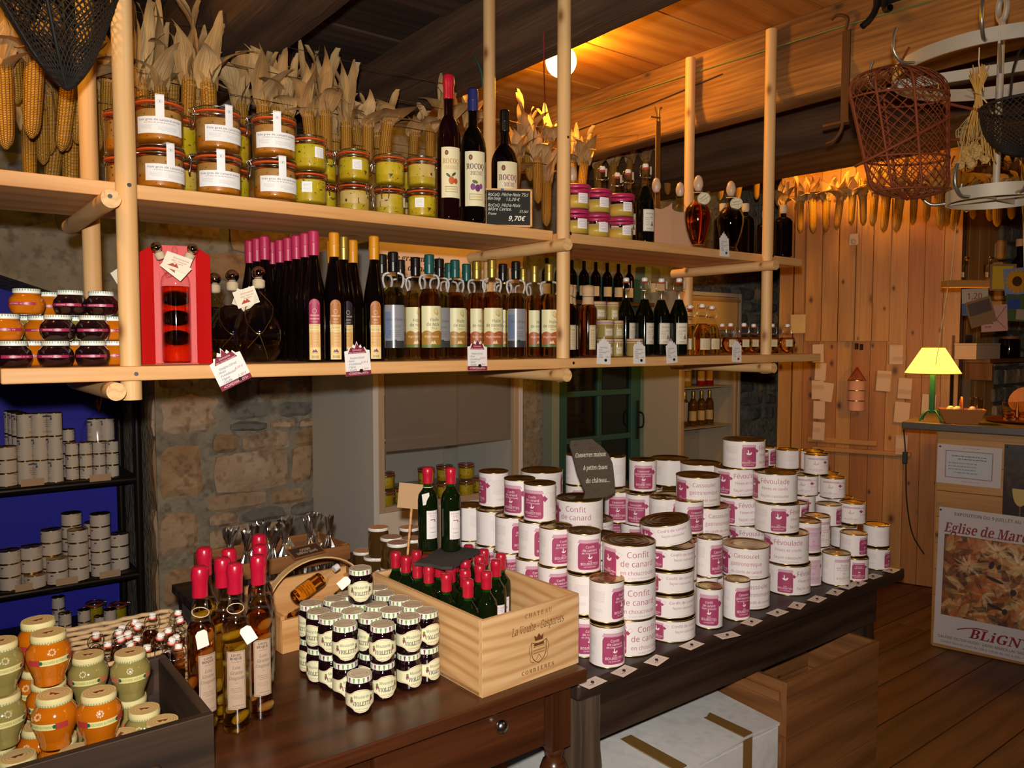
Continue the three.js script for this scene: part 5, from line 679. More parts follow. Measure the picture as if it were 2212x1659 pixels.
// ---------- wine crate with waxed oil bottles ----------
{
  const c = thing('wine_crate', 'pine wine crate branded Château La Voulte-Gasparets, full of red waxed bottles', 'crate', [1.033, TB, -1.457], 2.5 * D2R), w = 0.315, d = 0.5, h = 0.183, t = 0.011;
  part(c, 'front_panel', box(w, h, t, w / 2, h / 2, -t / 2, 0.001), M.crate); part(c, 'back_panel', box(w, h, t, w / 2, h / 2, -d + t / 2, 0.001), M.crate);
  part(c, 'side_panel', box(t, h, d - 2 * t, t / 2, h / 2, -d / 2, 0.001, 'z'), M.crate); part(c, 'side_panel', box(t, h, d - 2 * t, w - t / 2, h / 2, -d / 2, 0.001, 'z'), M.crate); part(c, 'bottom', box(w, 0.009, d - 0.02, w / 2, 0.006, -d / 2, 0.001), M.crate);
  const bt = canvasTex(768, 448, (g, W, H) => { g.clearRect(0, 0, W, H); const k = '#6b3d18'; g.fillStyle = k; g.textAlign = 'center'; g.font = '36px serif'; 'CHATEAU'.split('').forEach((ch, i) => g.fillText(ch, 330 + i * 32, 62)); g.font = 'italic 66px serif'; g.fillText('La Voulte - Gasparets', 425, 146, 420); g.font = 'bold 32px serif'; 'CORBIERES'.split('').forEach((ch, i) => g.fillText(ch, 305 + i * 30, 400)); g.strokeStyle = k; g.lineWidth = 5; g.beginPath(); g.moveTo(372, 220); g.quadraticCurveTo(430, 245, 490, 220); g.lineTo(488, 290); g.quadraticCurveTo(480, 335, 430, 352); g.quadraticCurveTo(380, 335, 374, 290); g.closePath(); g.stroke(); g.lineWidth = 3; for (const y of [252, 272, 290]) { g.beginPath(); g.moveTo(385, y); g.lineTo(478, y); g.stroke(); } g.fillRect(390, 232, 82, 14); g.beginPath(); g.moveTo(400, 215); g.lineTo(392, 180); g.lineTo(415, 195); g.lineTo(430, 172); g.lineTo(448, 195); g.lineTo(468, 180); g.lineTo(462, 215); g.fill(); for (const s of [-1, 1]) { g.beginPath(); g.moveTo(431 + s * 62, 225); g.quadraticCurveTo(431 + s * 92, 260, 431 + s * 66, 300); g.quadraticCurveTo(431 + s * 84, 330, 431 + s * 40, 345); g.stroke(); } g.beginPath(); g.moveTo(408, 330); g.lineTo(430, 300); g.lineTo(452, 330); g.stroke(); });
  part(c, 'branding', card(w, h), std(0xffffff, 0.6, { map: bt, alphaTest: 0.45, transparent: true }), [w / 2, h / 2, 0.0006]);
  const lt = canvasTex(192, 384, (g, W, H) => { g.fillStyle = '#e8e4e6'; g.fillRect(0, 0, W, H); wob(g, 'Huile vierge', 96, 34, 30, '#a86a80', { max: 160 }); wob(g, 'de noix', 96, 66, 28, '#a86a80'); fine(g, 96, 88, 120, 1, 14, '#b89aa4'); g.fillStyle = '#94304e'; g.fillRect(60, 120, 86, 12); g.fillRect(132, 128, 18, 26); g.strokeStyle = '#d3b3be'; g.lineWidth = 3; g.strokeRect(54, 130, 90, 120); wob(g, 'Bouriettes', 96, 232, 20, '#b07a8c'); wob(g, '11 Mai 09', 100, 296, 26, '#3a3a3a'); fine(g, 96, 330, 150, 3, 15, '#c7b3ba'); });
  const glass = phy(0x0c1806, 0.05, { ior: 1.5 }), neckM = phy(0x0f3a08, 0.08, {}), r = 0.028;
  const OIL = proto((g) => { part(g, 'glass_body', lathe([[0, 0.004], [r * 0.85, 0], [r, 0.005], [r, 0.14], [r * 0.92, 0.155], [r * 0.6, 0.167], [0.0125, 0.174], [0.0115, 0.18]], 26), glass); part(g, 'neck', lathe([[0.0118, 0.176], [0.0116, 0.2]], 18), neckM); part(g, 'wax_cap', waxG(0.0138, 0.045, 0.186), CAP.red); part(g, 'label', wrap(r + 0.0005, 0.078, 1.15, 0.075), std(0xffffff, 0.55, { map: lt })); });
  const sp = [1.008,-1.907, 1.064,-1.906, 1.018,-1.848, 1.073,-1.845, 1.03,-1.795, 1.089,-1.794, 1.04,-1.734, 1.102,-1.734, 1.048,-1.661, 1.155,-1.732, 1.103,-1.664, 1.082,-1.586, 1.218,-1.74, 1.175,-1.683, 1.147,-1.626, 1.277,-1.791, 1.289,-1.727, 1.24,-1.683, 1.268,-1.855, 1.144,-1.791, 1.126,-1.828];
  const pl = []; for (let i = 0; i < sp.length; i += 2) pl.push([Math.min(1.322, Math.max(1.062, sp[i])), Math.min(-1.505, Math.max(-1.915, sp[i + 1]))]);
  for (let it = 0; it < 200; it++) for (let i = 0; i < pl.length; i++) for (let j = 0; j < i; j++) { const dx = pl[i][0] - pl[j][0], dz = pl[i][1] - pl[j][1], dd = Math.hypot(dx, dz) || 1e-4, o = 0.0575 - dd; if (o > 0) { const k = o / dd / 2; pl[i][0] += dx * k; pl[i][1] += dz * k; pl[j][0] -= dx * k; pl[j][1] -= dz * k; for (const q of [pl[i], pl[j]]) { q[0] = Math.min(1.322, Math.max(1.066, q[0])); q[1] = Math.min(-1.502, Math.max(-1.92, q[1])); } } }
  for (const [x, z] of pl) put(OIL, 'oil_bottle', z > -1.58 ? 'red waxed dark oil bottle at the branded end of the wine crate' : 'red waxed dark oil bottle deeper in the wine crate', 'bottle', z > -1.58 ? 'oil bottles at the crate front' : 'oil bottles in the wine crate', x, TB + 0.011, z, face(x, z, 20));
  const [sx, sz] = [1.145, -1.77], sl = thing('slate_plate', 'dark slate plate laid across the red waxed bottle tops', 'slate', [sx, 1.0415, sz], 0.55);
  part(sl, 'slate', (() => { const g = new THREE.BoxGeometry(0.19, 0.008, 0.11, 12, 1, 8), p = g.attributes.position; for (let i = 0; i < p.count; i++) { const x = p.getX(i), z = p.getZ(i), n = fbm(x * 40 + 50, z * 40 + 50, 999, 999, 2, 3) - 0.5; if (Math.abs(x) > 0.09) p.setX(i, x + n * 0.02); if (Math.abs(z) > 0.05) p.setZ(i, z + n * 0.016); p.setY(i, p.getY(i) + n * 0.002); } g.computeVertexNormals(); return g; })(), std(0x35322f, 0.85), [0, 0.004, 0]);
  for (const [px, n, tag] of [[[1.12,1.05,-1.835], 'wearing a white neck tag', 1], [[1.168,1.05,-1.792], 'without neck tag', 0]]) { const x = px[0] + 0.012, z = px[2] - 0.02, o = put(OIL, 'oil_bottle', `red waxed oil bottle displayed on the slate plate ${n}`, 'bottle', null, x, 1.0505, z, face(x, z, 26)); if (tag) { part(o, 'neck_tag', card(0.022, 0.032), M.paper, [0.017, 0.147, -0.024], [-0.1, PI, 0.15]); part(o, 'string', new THREE.TorusGeometry(0.0135, 0.001, 5, 20).rotateX(PI / 2).translate(0, 0.176, 0), M.cream); } }
  // brown jars with white lids behind the crate
  const lt2 = std(0xc99a7a, 0.5), BJ = proto((g) => { part(g, 'glass_jar', lathe([[0, 0.001], [0.031, 0], [0.034, 0.004], [0.034, 0.085], [0.03, 0.092]], 24), phy(0x4a3216, 0.08, { clearcoat: 1 })); part(g, 'lid', lathe([[0.033, 0.09], [0.0355, 0.091], [0.0355, 0.0985], [0.033, 0.1]], 24), std(0xeeeae6, 0.4)); part(g, 'lid_top', new THREE.CircleGeometry(0.033, 24).rotateX(-PI / 2).translate(0, 0.0999, 0), lt2); });
  for (const [x, z, k] of [[1.201,-2.148, 1], [1.218,-2.223, 1], [1.248,-2.367, 1], [1.332,-2.303, 1], [1.264,-2.166, 1], [1.239,-2.463, 0], [1.236,-2.376, 0]]) { if (k) put(BJ, 'preserve_jar', 'brown preserve jar with white lid behind the wine crate, bottom layer', 'jar', 'brown jars, bottom layer', x, TB, z, 0); put(BJ, 'preserve_jar', k ? 'brown preserve jar with white lid behind the wine crate, upper layer' : 'brown preserve jar with white lid standing alone beside the brown stack', 'jar', k ? 'brown jars, upper layer' : 'lone brown jars', x, TB + k * 0.1, z, 0); }
  const pk = thing('price_stake', 'wooden stake with a blank kraft card behind the slate bottles', 'sign', [1.26,1,-1.972]); part(pk, 'stake', rod([0, -0.02, 0], [0.02, 0.17, 0], 0.004, 8), M.pine); part(pk, 'kraft_card', box(0.075, 0.075, 0.002, -0.005, 0.17, -0.005, 0), std(0xc09a72, 0.8), [0, 0, 0], [0, -0.6, -0.1]); pk.position.set(1.16, 1.0, -2.02); part(pk, 'stake_foot', rod([0, -0.2, 0], [0, -0.02, 0], 0.004, 8), M.pine);
}
// ---------- tall bottles with floating walnuts ----------
{
  const lt = canvasTex(192, 576, (g, w, h) => { g.fillStyle = '#b39a84'; g.fillRect(0, 0, w, h); g.strokeStyle = '#4a3c34'; g.lineWidth = 3; g.strokeRect(10, 10, w - 20, h - 20); g.font = 'bold 30px serif'; g.fillStyle = '#2e2824'; g.textAlign = 'center'; g.fillText('LOUIS', 96, 50); g.font = 'bold 34px serif'; g.fillText('ROQUE', 96, 84); fine(g, 96, 104, 120, 1, 14, '#5a4c42'); g.font = 'italic 44px serif'; ['Lou', 'Gratte', 'Cougnole'].forEach((t, i) => g.fillText(t, 96, 176 + i * 52, 160)); g.fillText('~', 96, 330); fine(g, 96, 364, 120, 3, 18, '#7a6a5c'); fine(g, 96, 436, 130, 3, 16, '#8a7a6a'); fine(g, 96, 536, 140, 1, 14, '#4a3c34'); });
  const r = 0.03, P = [[0, 0.004], [r * 0.9, 0], [r, 0.004], [r, 0.215], [r * 0.96, 0.228], [r * 0.7, 0.246], [0.0165, 0.258], [0.0145, 0.275], [0.0135, 0.34]];
  const q = rng(21), WB = (dark) => proto((g) => { part(g, 'liquid', lathe(cut(P, 0.24, 0.93), 24), dark ? LQ.cognac : LQ.oil); part(g, 'glass_body', lathe(P, 28), G.clear); part(g, 'wax_cap', waxG(0.0158, 0.064, 0.296), CAP.wax); const nuts = []; for (let i = 0; i < 7; i++) nuts.push(sph(0.009, 0, 0, 0, 9, 7).scale(0.8 + q() * 0.4, 1.5 + q() * 0.6, 0.8).rotateZ(q() * 2).translate((q() - 0.5) * 0.026, 0.02 + (i / 7) * 0.21 + q() * 0.01, (q() - 0.5) * 0.026)); part(g, 'macerating_nuts', nuts, std(0xa8883c, 0.6)); label(g, r + 0.0003, 0.125, 1.25, 0.118, lt, 0.6); });
  const a = WB(0), b = WB(1);
  for (const [x, z, p, n, o] of [[0.536,-1.661, a, 'in front beside the mustard jars', -2], [0.47,-1.682, b, 'beside the wooden tray corner', 25], [0.597,-1.692, b, 'next to the pine trug', 12], [0.523,-1.832, a, 'behind the tray corner bottle', 0], [0.529,-1.721, a, 'in the middle of the group', 30], [0.564,-1.786, b, 'deep in the group', 0], [0.631,-1.775, a, 'second of the file near the trug', 10], [0.665,-1.875, b, 'last of the file near the trug', 10]]) TG_(put(p, 'walnut_liqueur_bottle', `tall clear red waxed liqueur bottle, ${n}`, 'bottle', 'red waxed liqueur bottles', x, TB, z, face(x, z, o)), n);
  function TG_(o, n) { const k = n.startsWith('beside') ? 1 : n.startsWith('in front') ? -1 : 0; if (!k) return; part(o, 'neck_tag', tg(), M.paper, [k > 0 ? 0.012 : -0.034, 0.2, -0.036], [0.05, PI, k > 0 ? 0.12 : 0.5]); part(o, 'tag_string', new THREE.TorusGeometry(0.017, 0.0009, 5, 24).rotateX(PI / 2 - 0.35).translate(0, 0.262, 0), M.cream); }
  function tg() { return new THREE.ShapeGeometry(new THREE.Shape([[-0.0125, 0], [0.0125, 0], [0.0125, 0.03], [0.007, 0.036], [-0.007, 0.036], [-0.0125, 0.03]].map((p) => new THREE.Vector2(...p)))); }
}
// ---------- pine trug with lying bottles, fruit crate with foil bundles ----------
{
  const t = thing('pine_trug', 'pine trug with curved bentwood handle holding lying bottles', 'basket', [0.92, TB, -2.13], 0.06);
  part(t, 'front_panel', box(0.33, 0.09, 0.012, 0, 0.045, 0.125, 0.001), M.pine); part(t, 'back_panel', box(0.33, 0.12, 0.012, 0, 0.06, -0.125, 0.001), M.pine); part(t, 'side_panel', box(0.012, 0.1, 0.25, -0.16, 0.05, 0, 0.001, 'z'), M.pine); part(t, 'side_panel', box(0.012, 0.1, 0.25, 0.16, 0.05, 0, 0.001, 'z'), M.pine); part(t, 'bottom', box(0.32, 0.008, 0.24, 0, 0.005, 0, 0.001), M.pine);
  const arc = []; for (let i = 0; i <= 20; i++) { const a = PI - (i / 20) * PI; arc.push([Math.cos(a) * 0.155, 0.08 + Math.sin(a) * 0.125]); } const band = new THREE.Shape([...arc.map((p) => new THREE.Vector2(...p)), ...arc.slice().reverse().map((p) => new THREE.Vector2(p[0] * 0.985, p[1] - 0.004))]); part(t, 'handle', new THREE.ExtrudeGeometry(band, { depth: 0.026, bevelEnabled: false }).translate(0, 0, -0.013), M.pinePole);
  const LB = proto((g) => { const P = bottleProfile({ r: 0.022, h: 0.15, nr: 0.009, body: 0.09, nk: 0.12, round: true }); part(g, 'liquid', lathe(cut(P, 0.1), 20), LQ.amber); part(g, 'glass_body', lathe(P, 20), G.clear); part(g, 'stopper', cyl(0.01, 0.01, 0.016, 0, 0.156, 0, 14), CAP.porcelain); label(g, 0.0222, 0.05, 2.4, 0.05, canvasTex(96, 64, (c, w, h) => { c.fillStyle = '#ccb98a'; c.fillRect(0, 0, w, h); fine(c, 48, 10, 70, 5, 10, '#6a6a40'); })); });
  for (const [x, y, z, a, n] of [[0.84, 0.905, -2.1, -1.2, 'on top'], [0.835, 0.86, -2.06, -1.5, 'middle of the pile'], [0.84, 0.835, -2.13, -1.45, 'bottom of the pile'], [0.98, 0.87, -2.12, -1.3, 'at the far end']]) { const o = put(LB, 'small_bottle', `small amber bottle lying in the pine trug, ${n}`, 'bottle', 'lying bottles in the trug', x, y, z); o.rotation.set(0, 0.2, a); }
  const c = thing('fruit_crate', 'slatted brown fruit crate behind the trug, filled with foil bundles', 'crate', [0.96, TB, -2.57], 0.05), bw = M.boxWood;
  for (const s of [1, -1]) for (const y of [0.035, 0.105]) { part(c, 'slat', box(0.44, 0.05, 0.008, 0, y, s * 0.12, 0.001), bw); part(c, 'slat', box(0.008, 0.05, 0.24, s * 0.22, y, 0, 0.001, 'z'), bw); }
  for (const [x, z] of [[1, 1], [1, -1], [-1, 1], [-1, -1]]) part(c, 'corner_post', box(0.02, 0.135, 0.02, x * 0.206, 0.0675, z * 0.106, 0.001, 'y'), bw); part(c, 'bottom', box(0.43, 0.006, 0.23, 0, 0.005, 0, 0), bw);
  const foil = std(0xd6d2cc, 0.22, { metalness: 1, side: THREE.DoubleSide }), FB = (seed) => proto((g) => { const p = rng(seed), N = 22, prof = [[0.001, 0.0], [0.024, 0.0], [0.028, 0.03], [0.027, 0.075], [0.022, 0.11], [0.01, 0.135], [0.007, 0.145], [0.011, 0.16], [0.018, 0.185], [0.024, 0.21]], pos = [], idx = []; prof.forEach(([r, y], j) => { for (let i = 0; i <= N; i++) { const a = (i % N) / N * 2 * PI, k = 1 + ((i * 7 + j * 3 + seed) % 5 - 2) * 0.07 + Math.sin(i * 2.1 + seed) * 0.1 + (j > 7 ? Math.sin(i * 1.7 + seed * 3) * 0.3 : 0); pos.push(Math.cos(a) * r * k, y + (j === 9 ? Math.sin(i * 2.3 + seed) * 0.008 : 0), Math.sin(a) * r * k * (j > 6 ? 0.55 : 1)); } }); for (let j = 0; j + 1 < prof.length; j++) for (let i = 0; i < N; i++) { const a = j * (N + 1) + i, b = a + N + 1; idx.push(a, b, a + 1, a + 1, b, b + 1); } let q2 = new THREE.BufferGeometry(); q2.setAttribute('position', new THREE.Float32BufferAttribute(pos, 3)); q2.setAttribute('uv', new THREE.Float32BufferAttribute(new Float32Array(pos.length / 3 * 2), 2)); q2.setIndex(idx); q2 = q2.toNonIndexed(); q2.computeVertexNormals(); part(g, 'foil', q2, foil); part(g, 'tie', new THREE.TorusGeometry(0.008, 0.0015, 5, 14).rotateX(PI / 2).translate(0, 0.14, 0), M.gold); });
  const fb = [FB(3), FB(8), FB(15)]; const fp = [[0.8, -2.56], [0.845, -2.5], [0.89, -2.58], [0.95, -2.6], [0.98, -2.52], [1.03, -2.6], [1.075, -2.53], [1.12, -2.6], [1.135, -2.52], [0.92, -2.5]];
  fp.forEach(([x, z], i) => put(fb[i % 3], 'foil_bundle', 'sweet wrapped in crinkled silver foil with twisted top, in the fruit crate', 'sweet bag', 'silver foil bundles', x, TB + 0.01, z, i * 1.3).rotateZ((i % 3 - 1) * 0.08));
  const st = canvasTex(256, 96, (g, w, h) => { g.fillStyle = '#3a2418'; g.fillRect(0, 0, w, h); g.save(); g.translate(w, h); g.rotate(PI); wob(g, 'NEGO', 128, 60, 34, '#d8cdbd'); wob(g, '(petit rouge)', 128, 28, 32, '#d8cdbd'); g.restore(); });
  const s = thing('chalk_board', 'little framed chalkboard lying upside down on the fruit crate edge', 'sign', [1.02, TB + 0.139, -2.44], 0.12); part(s, 'board', box(0.115, 0.004, 0.06, 0, 0, 0, 0.001), M.boxWood); part(s, 'writing_surface', card(0.105, 0.05).rotateX(-PI / 2).translate(0, 0.0026, 0), std(0xffffff, 0.8, { map: st })); s.rotation.x = 0.35;
  const nt = thing('price_card', 'white hand lettered card standing beside the foil bundles', 'price card', [0.735, 0.88, -2.33], 0.5); part(nt, 'card', box(0.055, 0.045, 0.001, 0, 0.022, 0, 0), M.paper, [0, 0.09, 0], [0, 0, 0.5]); part(nt, 'stake', rod([0, -0.08, 0], [0, 0.1, 0], 0.002, 6), M.pine);
}
// ---------- wicker basket of miniatures ----------
{
  const b = thing('wicker_basket', 'pale woven rectangular basket heaped with miniature swing-top bottles', 'basket', [0.392, TB, -2.015], 0), wm = std(0xcfae80, 0.8), q = rng(3);
  for (const [ax, s] of [['x', 1], ['x', -1], ['z', 1], ['z', -1]]) { const strands = []; for (let k = 0; k < 11; k++) { const pts = [], y = 0.008 + k * 0.0115; for (let i = 0; i <= 12; i++) { const t = (i / 12 - 0.5) * 0.24 * (1 + y), off = 0.112 + y * 0.25 + ((i + k) % 2 ? 0.004 : -0.004); pts.push(ax === 'x' ? [s * off * 0.95, y + (q() - 0.5) * 0.003, t] : [t, y + (q() - 0.5) * 0.003, s * off]); } strands.push(tube(pts, 0.0056, 24, 5)); } part(b, 'woven_side', strands, wm); }
  part(b, 'bottom', box(0.2, 0.006, 0.22, 0, 0.004, 0, 0), wm);
  const MB = proto((g) => { const P = bottleProfile({ r: 0.019, h: 0.098, nr: 0.0075, body: 0.055, nk: 0.08, soft: true }); part(g, 'liquid', lathe(cut(P, 0.058, 0.92), 16), LQ.cognac); part(g, 'glass_body', lathe(P, 18), G.clear); swing(g, 0.0095, 0.1, 0.7); });
  const st = [0.324,0.955,-1.991, 0.334,0.955,-1.913, 0.378,0.96,-1.987, 0.367,0.96,-1.966, 0.364,0.955,-1.935, 0.38,0.96,-1.935, 0.376,0.95,-1.897, 0.403,0.975,-1.966, 0.405,0.97,-1.951, 0.393,0.955,-1.909, 0.399,0.955,-1.839, 0.445,0.975,-1.988, 0.434,0.965,-1.866, 0.453,0.97,-1.878, 0.447,0.965,-1.821, 0.459,0.95,-1.816, 0.499,0.975,-1.971, 0.489,0.975,-1.919, 0.461,0.96,-1.844];
  for (let i = 0; i < st.length; i += 3) { const o = put(MB, 'miniature_bottle', 'miniature liqueur bottle with white swing stopper in the woven basket', 'bottle', 'miniatures in the woven basket', 0, 0, 0), d = new THREE.Vector3((q() - 0.5) * 0.9, 1.2, (q() - 0.5) * 0.9 + 0.2).normalize(); o.quaternion.setFromUnitVectors(new THREE.Vector3(0, 1, 0), d); o.position.set(st[i] - d.x * 0.105, st[i + 1] - d.y * 0.105, st[i + 2] - d.z * 0.105); }
}
// ---------- dark tray of amphora mustard jars ----------
{
  const t = thing('wooden_tray', 'dark wooden drawer-like tray packed with amphora mustard jars', 'tray', [0, TB, 0]);
  part(t, 'front_board', box(0.66, 0.13, 0.018, 0.106, 0.065, -1.495, 0.002), M.tray); part(t, 'back_board', box(0.66, 0.13, 0.018, 0.106, 0.065, -1.835, 0.002), M.tray); part(t, 'side_board', box(0.018, 0.13, 0.322, 0.427, 0.065, -1.665, 0.002, 'z'), M.tray); part(t, 'side_board', box(0.018, 0.13, 0.322, -0.215, 0.065, -1.665, 0.002, 'z'), M.tray); part(t, 'bottom', box(0.64, 0.01, 0.33, 0.106, 0.006, -1.665, 0), M.tray);
  part(t, 'knob', sph(0.012, 0.33, 0.055, -1.482, 12, 9).scale(1, 1, 1), M.tray);
  const lid = canvasTex(256, 32, (g, w, h) => { g.fillStyle = '#ded29a'; g.fillRect(0, 0, w, h); g.fillStyle = '#8fa878'; for (let i = 0; i < 40; i++) g.fillRect(i * 6.4, 18, 3, 9); }), lt = canvasTex(128, 128, (g, w, h) => { g.fillStyle = '#cdb27c'; g.fillRect(0, 0, w, h); g.strokeStyle = '#a8864e'; g.lineWidth = 2; for (const r of [54, 44, 32]) { g.beginPath(); g.arc(64, 64, r, 0, 7); g.stroke(); } g.fillStyle = '#7a2a22'; g.beginPath(); g.moveTo(40, 72); g.lineTo(52, 54); g.lineTo(64, 62); g.lineTo(74, 50); g.lineTo(88, 72); g.fill(); });
  const band = (a, b) => canvasTex(512, 48, (g, w, h) => { g.fillStyle = '#d8d08a'; g.fillRect(0, 0, w, h); g.fillStyle = a; g.fillRect(0, 0, 120, h); g.fillStyle = a; g.fillRect(400, 0, 112, h); wob(g, b, 256, 25, 28, '#6a7a58', { max: 240 }); for (const x of [128, 392]) { g.fillStyle = '#1f5a3c'; g.beginPath(); g.arc(x, 24, 16, 0, 7); g.fill(); } });
  const r = 0.0375, AM = (c, bt) => proto((g) => { part(g, 'glass_jar', lathe([[0, 0.002], [r * 0.6, 0], [r * 0.68, 0.004], [r * 0.68, 0.014], [r * 0.75, 0.02], [r * 0.97, 0.045], [r, 0.056], [r * 0.95, 0.067], [r * 0.75, 0.078], [r * 0.66, 0.081], [r * 0.66, 0.086]], 28), phy(c, 0.1, { clearcoat: 1, clearcoatRoughness: 0.03 })); part(g, 'lid', lathe([[r * 0.7, 0.081], [r * 0.78, 0.082], [r * 0.78, 0.0925], [r * 0.74, 0.095]], 28), std(0xffffff, 0.35, { map: lid })); part(g, 'lid_top', new THREE.CircleGeometry(r * 0.745, 28).rotateX(-PI / 2).translate(0, 0.0949, 0), std(0xffffff, 0.45, { map: lt })); part(g, 'band', new THREE.CylinderGeometry(r * 1.005, r * 0.985, 0.011, 22, 1, true, PI - 1.25, 2.5).translate(0, 0.0505, 0), std(0xffffff, 0.5, { map: bt })); const p = []; for (let i = 0; i < 8; i++) { const a = i * PI / 4; p.push(sph(0.0024, Math.cos(a) * 0.005, Math.sin(a) * 0.005, 0, 6, 5).scale(1, 1, 0.5)); } part(g, 'relief_flower', merge(p), phy(new THREE.Color(c).lerp(new THREE.Color(0xfff0c0), 0.3), 0.2, { clearcoat: 1 }), [0.004, 0.068, -r * 0.96], [0.5, 0, 0]); });
  const or = AM(0xb8620a, band('#a83030', 'MOUTARDE AU PIMENT')), olv = AM(0x8a8048, band('#b06a4a', 'MOUTARDE AUX NOIX'));
  const list = [[or, 0.182, -1.722, 3, 20], [or, 0.186, -1.637, 3, 15], [or, 0.186, -1.65, 2, -20], [or, 0.173, -1.682, 1, -30], [or, 0.182, -1.722, 2, -30], [or, 0.182, -1.76, 1, 0], [olv, 0.115, -1.641, 3, 20], [olv, 0.115, -1.641, 2, 20], [olv, 0.11, -1.66, 1, 0], [olv, 0.268, -1.743, 2, -10], [olv, 0.262, -1.735, 1, 40], [olv, 0.338, -1.707, 2, 5], [olv, 0.34, -1.715, 1, 30], [olv, 0.345, -1.64, 1, -10], [olv, 0.362, -1.567, 1, 0], [or, 0.207, -1.578, 2, -40], [or, 0.232, -1.515, 2, 8], [or, 0.205, -1.6, 1, 20], [or, 0.215, -1.53, 1, -20], [olv, 0.133, -1.585, 1, 10], [olv, 0.27, -1.62, 1, 60], [olv, 0.282, -1.565, 1, 70], [olv, 0.05, -1.6, 1, 0], [olv, 0.045, -1.62, 2, 0]];
  for (let it = 0; it < 300; it++) for (let a = 0; a < list.length; a++) { const A = list[a]; for (let b = 0; b < a; b++) { const B = list[b]; if (A[3] !== B[3]) continue; const dx = A[1] - B[1], dz = A[2] - B[2], d = Math.hypot(dx, dz) || 1e-4, k = (0.0755 - d) / d / 2; if (k > 0) { A[1] += dx * k; A[2] += dz * k; B[1] -= dx * k; B[2] -= dz * k; } } A[1] = Math.min(0.378, Math.max(-0.15, A[1])); A[2] = Math.min(-1.544, Math.max(-1.786, A[2])); }
  for (const [p, x, z, k, o] of list) { put(p, 'mustard_jar', `${p === or ? 'orange' : 'olive'} amphora mustard jar with cream lid in the tray, ${['', 'bottom', 'second', 'third'][k]} tier`, 'jar', `${p === or ? 'orange' : 'olive'} amphora jars, tier ${k}`, x, TB + 0.012 + (k - 1) * 0.0955, z, face(x, z, o)); }
}
// ---------- maize hung to dry ----------
const kernT = dataTex(128, (u, v) => { const a = (u * 8) % 1, b = (v * 16 + (Math.floor(u * 8) % 2) * 0.5) % 1, e = Math.min(a, 1 - a) * 2, f = Math.min(b, 1 - b) * 2, k = Math.min(1, Math.min(e * 2.2, f * 1.8)); return lerp3([104, 62, 14], [226, 172, 66], k); });
const cobM = std(0xffffff, 0.45, { map: kernT, bumpMap: kernT, bumpScale: 0.003 }); kernT.repeat.set(2, 3);
const huskM = ['#d9bd8c', '#c9a877', '#e3cc9f'].map((c, i) => std(0xffffff, 0.75, { side: THREE.DoubleSide, color: c, map: huskM0() }));
function huskM0() { huskM0.t ??= dataTex(128, (u, v) => { const n = fbm(u * 40, v * 3, 40, 3, 3, 2), m = fbm(u * 3, v * 3, 3, 3, 3, 6); return lerp3([150, 128, 100], [255, 250, 238], Math.min(1, n * 0.75 + m * 0.5)); }); return huskM0.t; }
function leafG(L, w, out, curl, twist, seed) {
  const g = new THREE.PlaneGeometry(1, 1, 3, 9), p = g.attributes.position, q = rng(seed), k = q() * 6;
  for (let i = 0; i < p.count; i++) { const s = p.getX(i), t = p.getY(i) + 0.5, wd = w * Math.max(0.04, (0.35 + 0.9 * Math.sin(Math.min(1, t * 1.15 + 0.12) * PI * 0.82)) * (t > 0.6 ? 1 - Math.pow((t - 0.6) / 0.4, 1.6) : 1)), a = twist * t, x = s * wd, dz = out * t * t + Math.abs(s) * -0.012 + 0.006 * Math.sin(t * 9 + k + s * 3), y = L * (t - curl * t * t * t); p.setXYZ(i, x * Math.cos(a) + 0.01 * Math.sin(t * 5 + k), y, 0.012 + dz + x * Math.sin(a)); }
  g.computeVertexNormals(); return g;
}
const leaves = [leafG(0.2, 0.05, 0.05, 0.05, 0.7, 1), leafG(0.17, 0.058, 0.11, 0.35, -0.6, 2), leafG(0.23, 0.042, 0.03, 0, 1.2, 3), leafG(0.15, 0.06, 0.15, 0.7, 0.4, 4), leafG(0.19, 0.046, 0.08, 0.2, -1.3, 5)];
const cobG = (() => { const pr = []; for (let i = 0; i <= 14; i++) { const t = i / 14; pr.push([0.0225 * (1 - 0.22 * t * t) * (t > 0.8 ? Math.sqrt(Math.max(0.01, 1 - Math.pow((t - 0.8) / 0.2, 2))) : 1), -0.19 * t]); } pr.reverse(); pr[0][0] = 0.004; return lathe(pr.map(([r, y]) => [r, y]), 22); })();
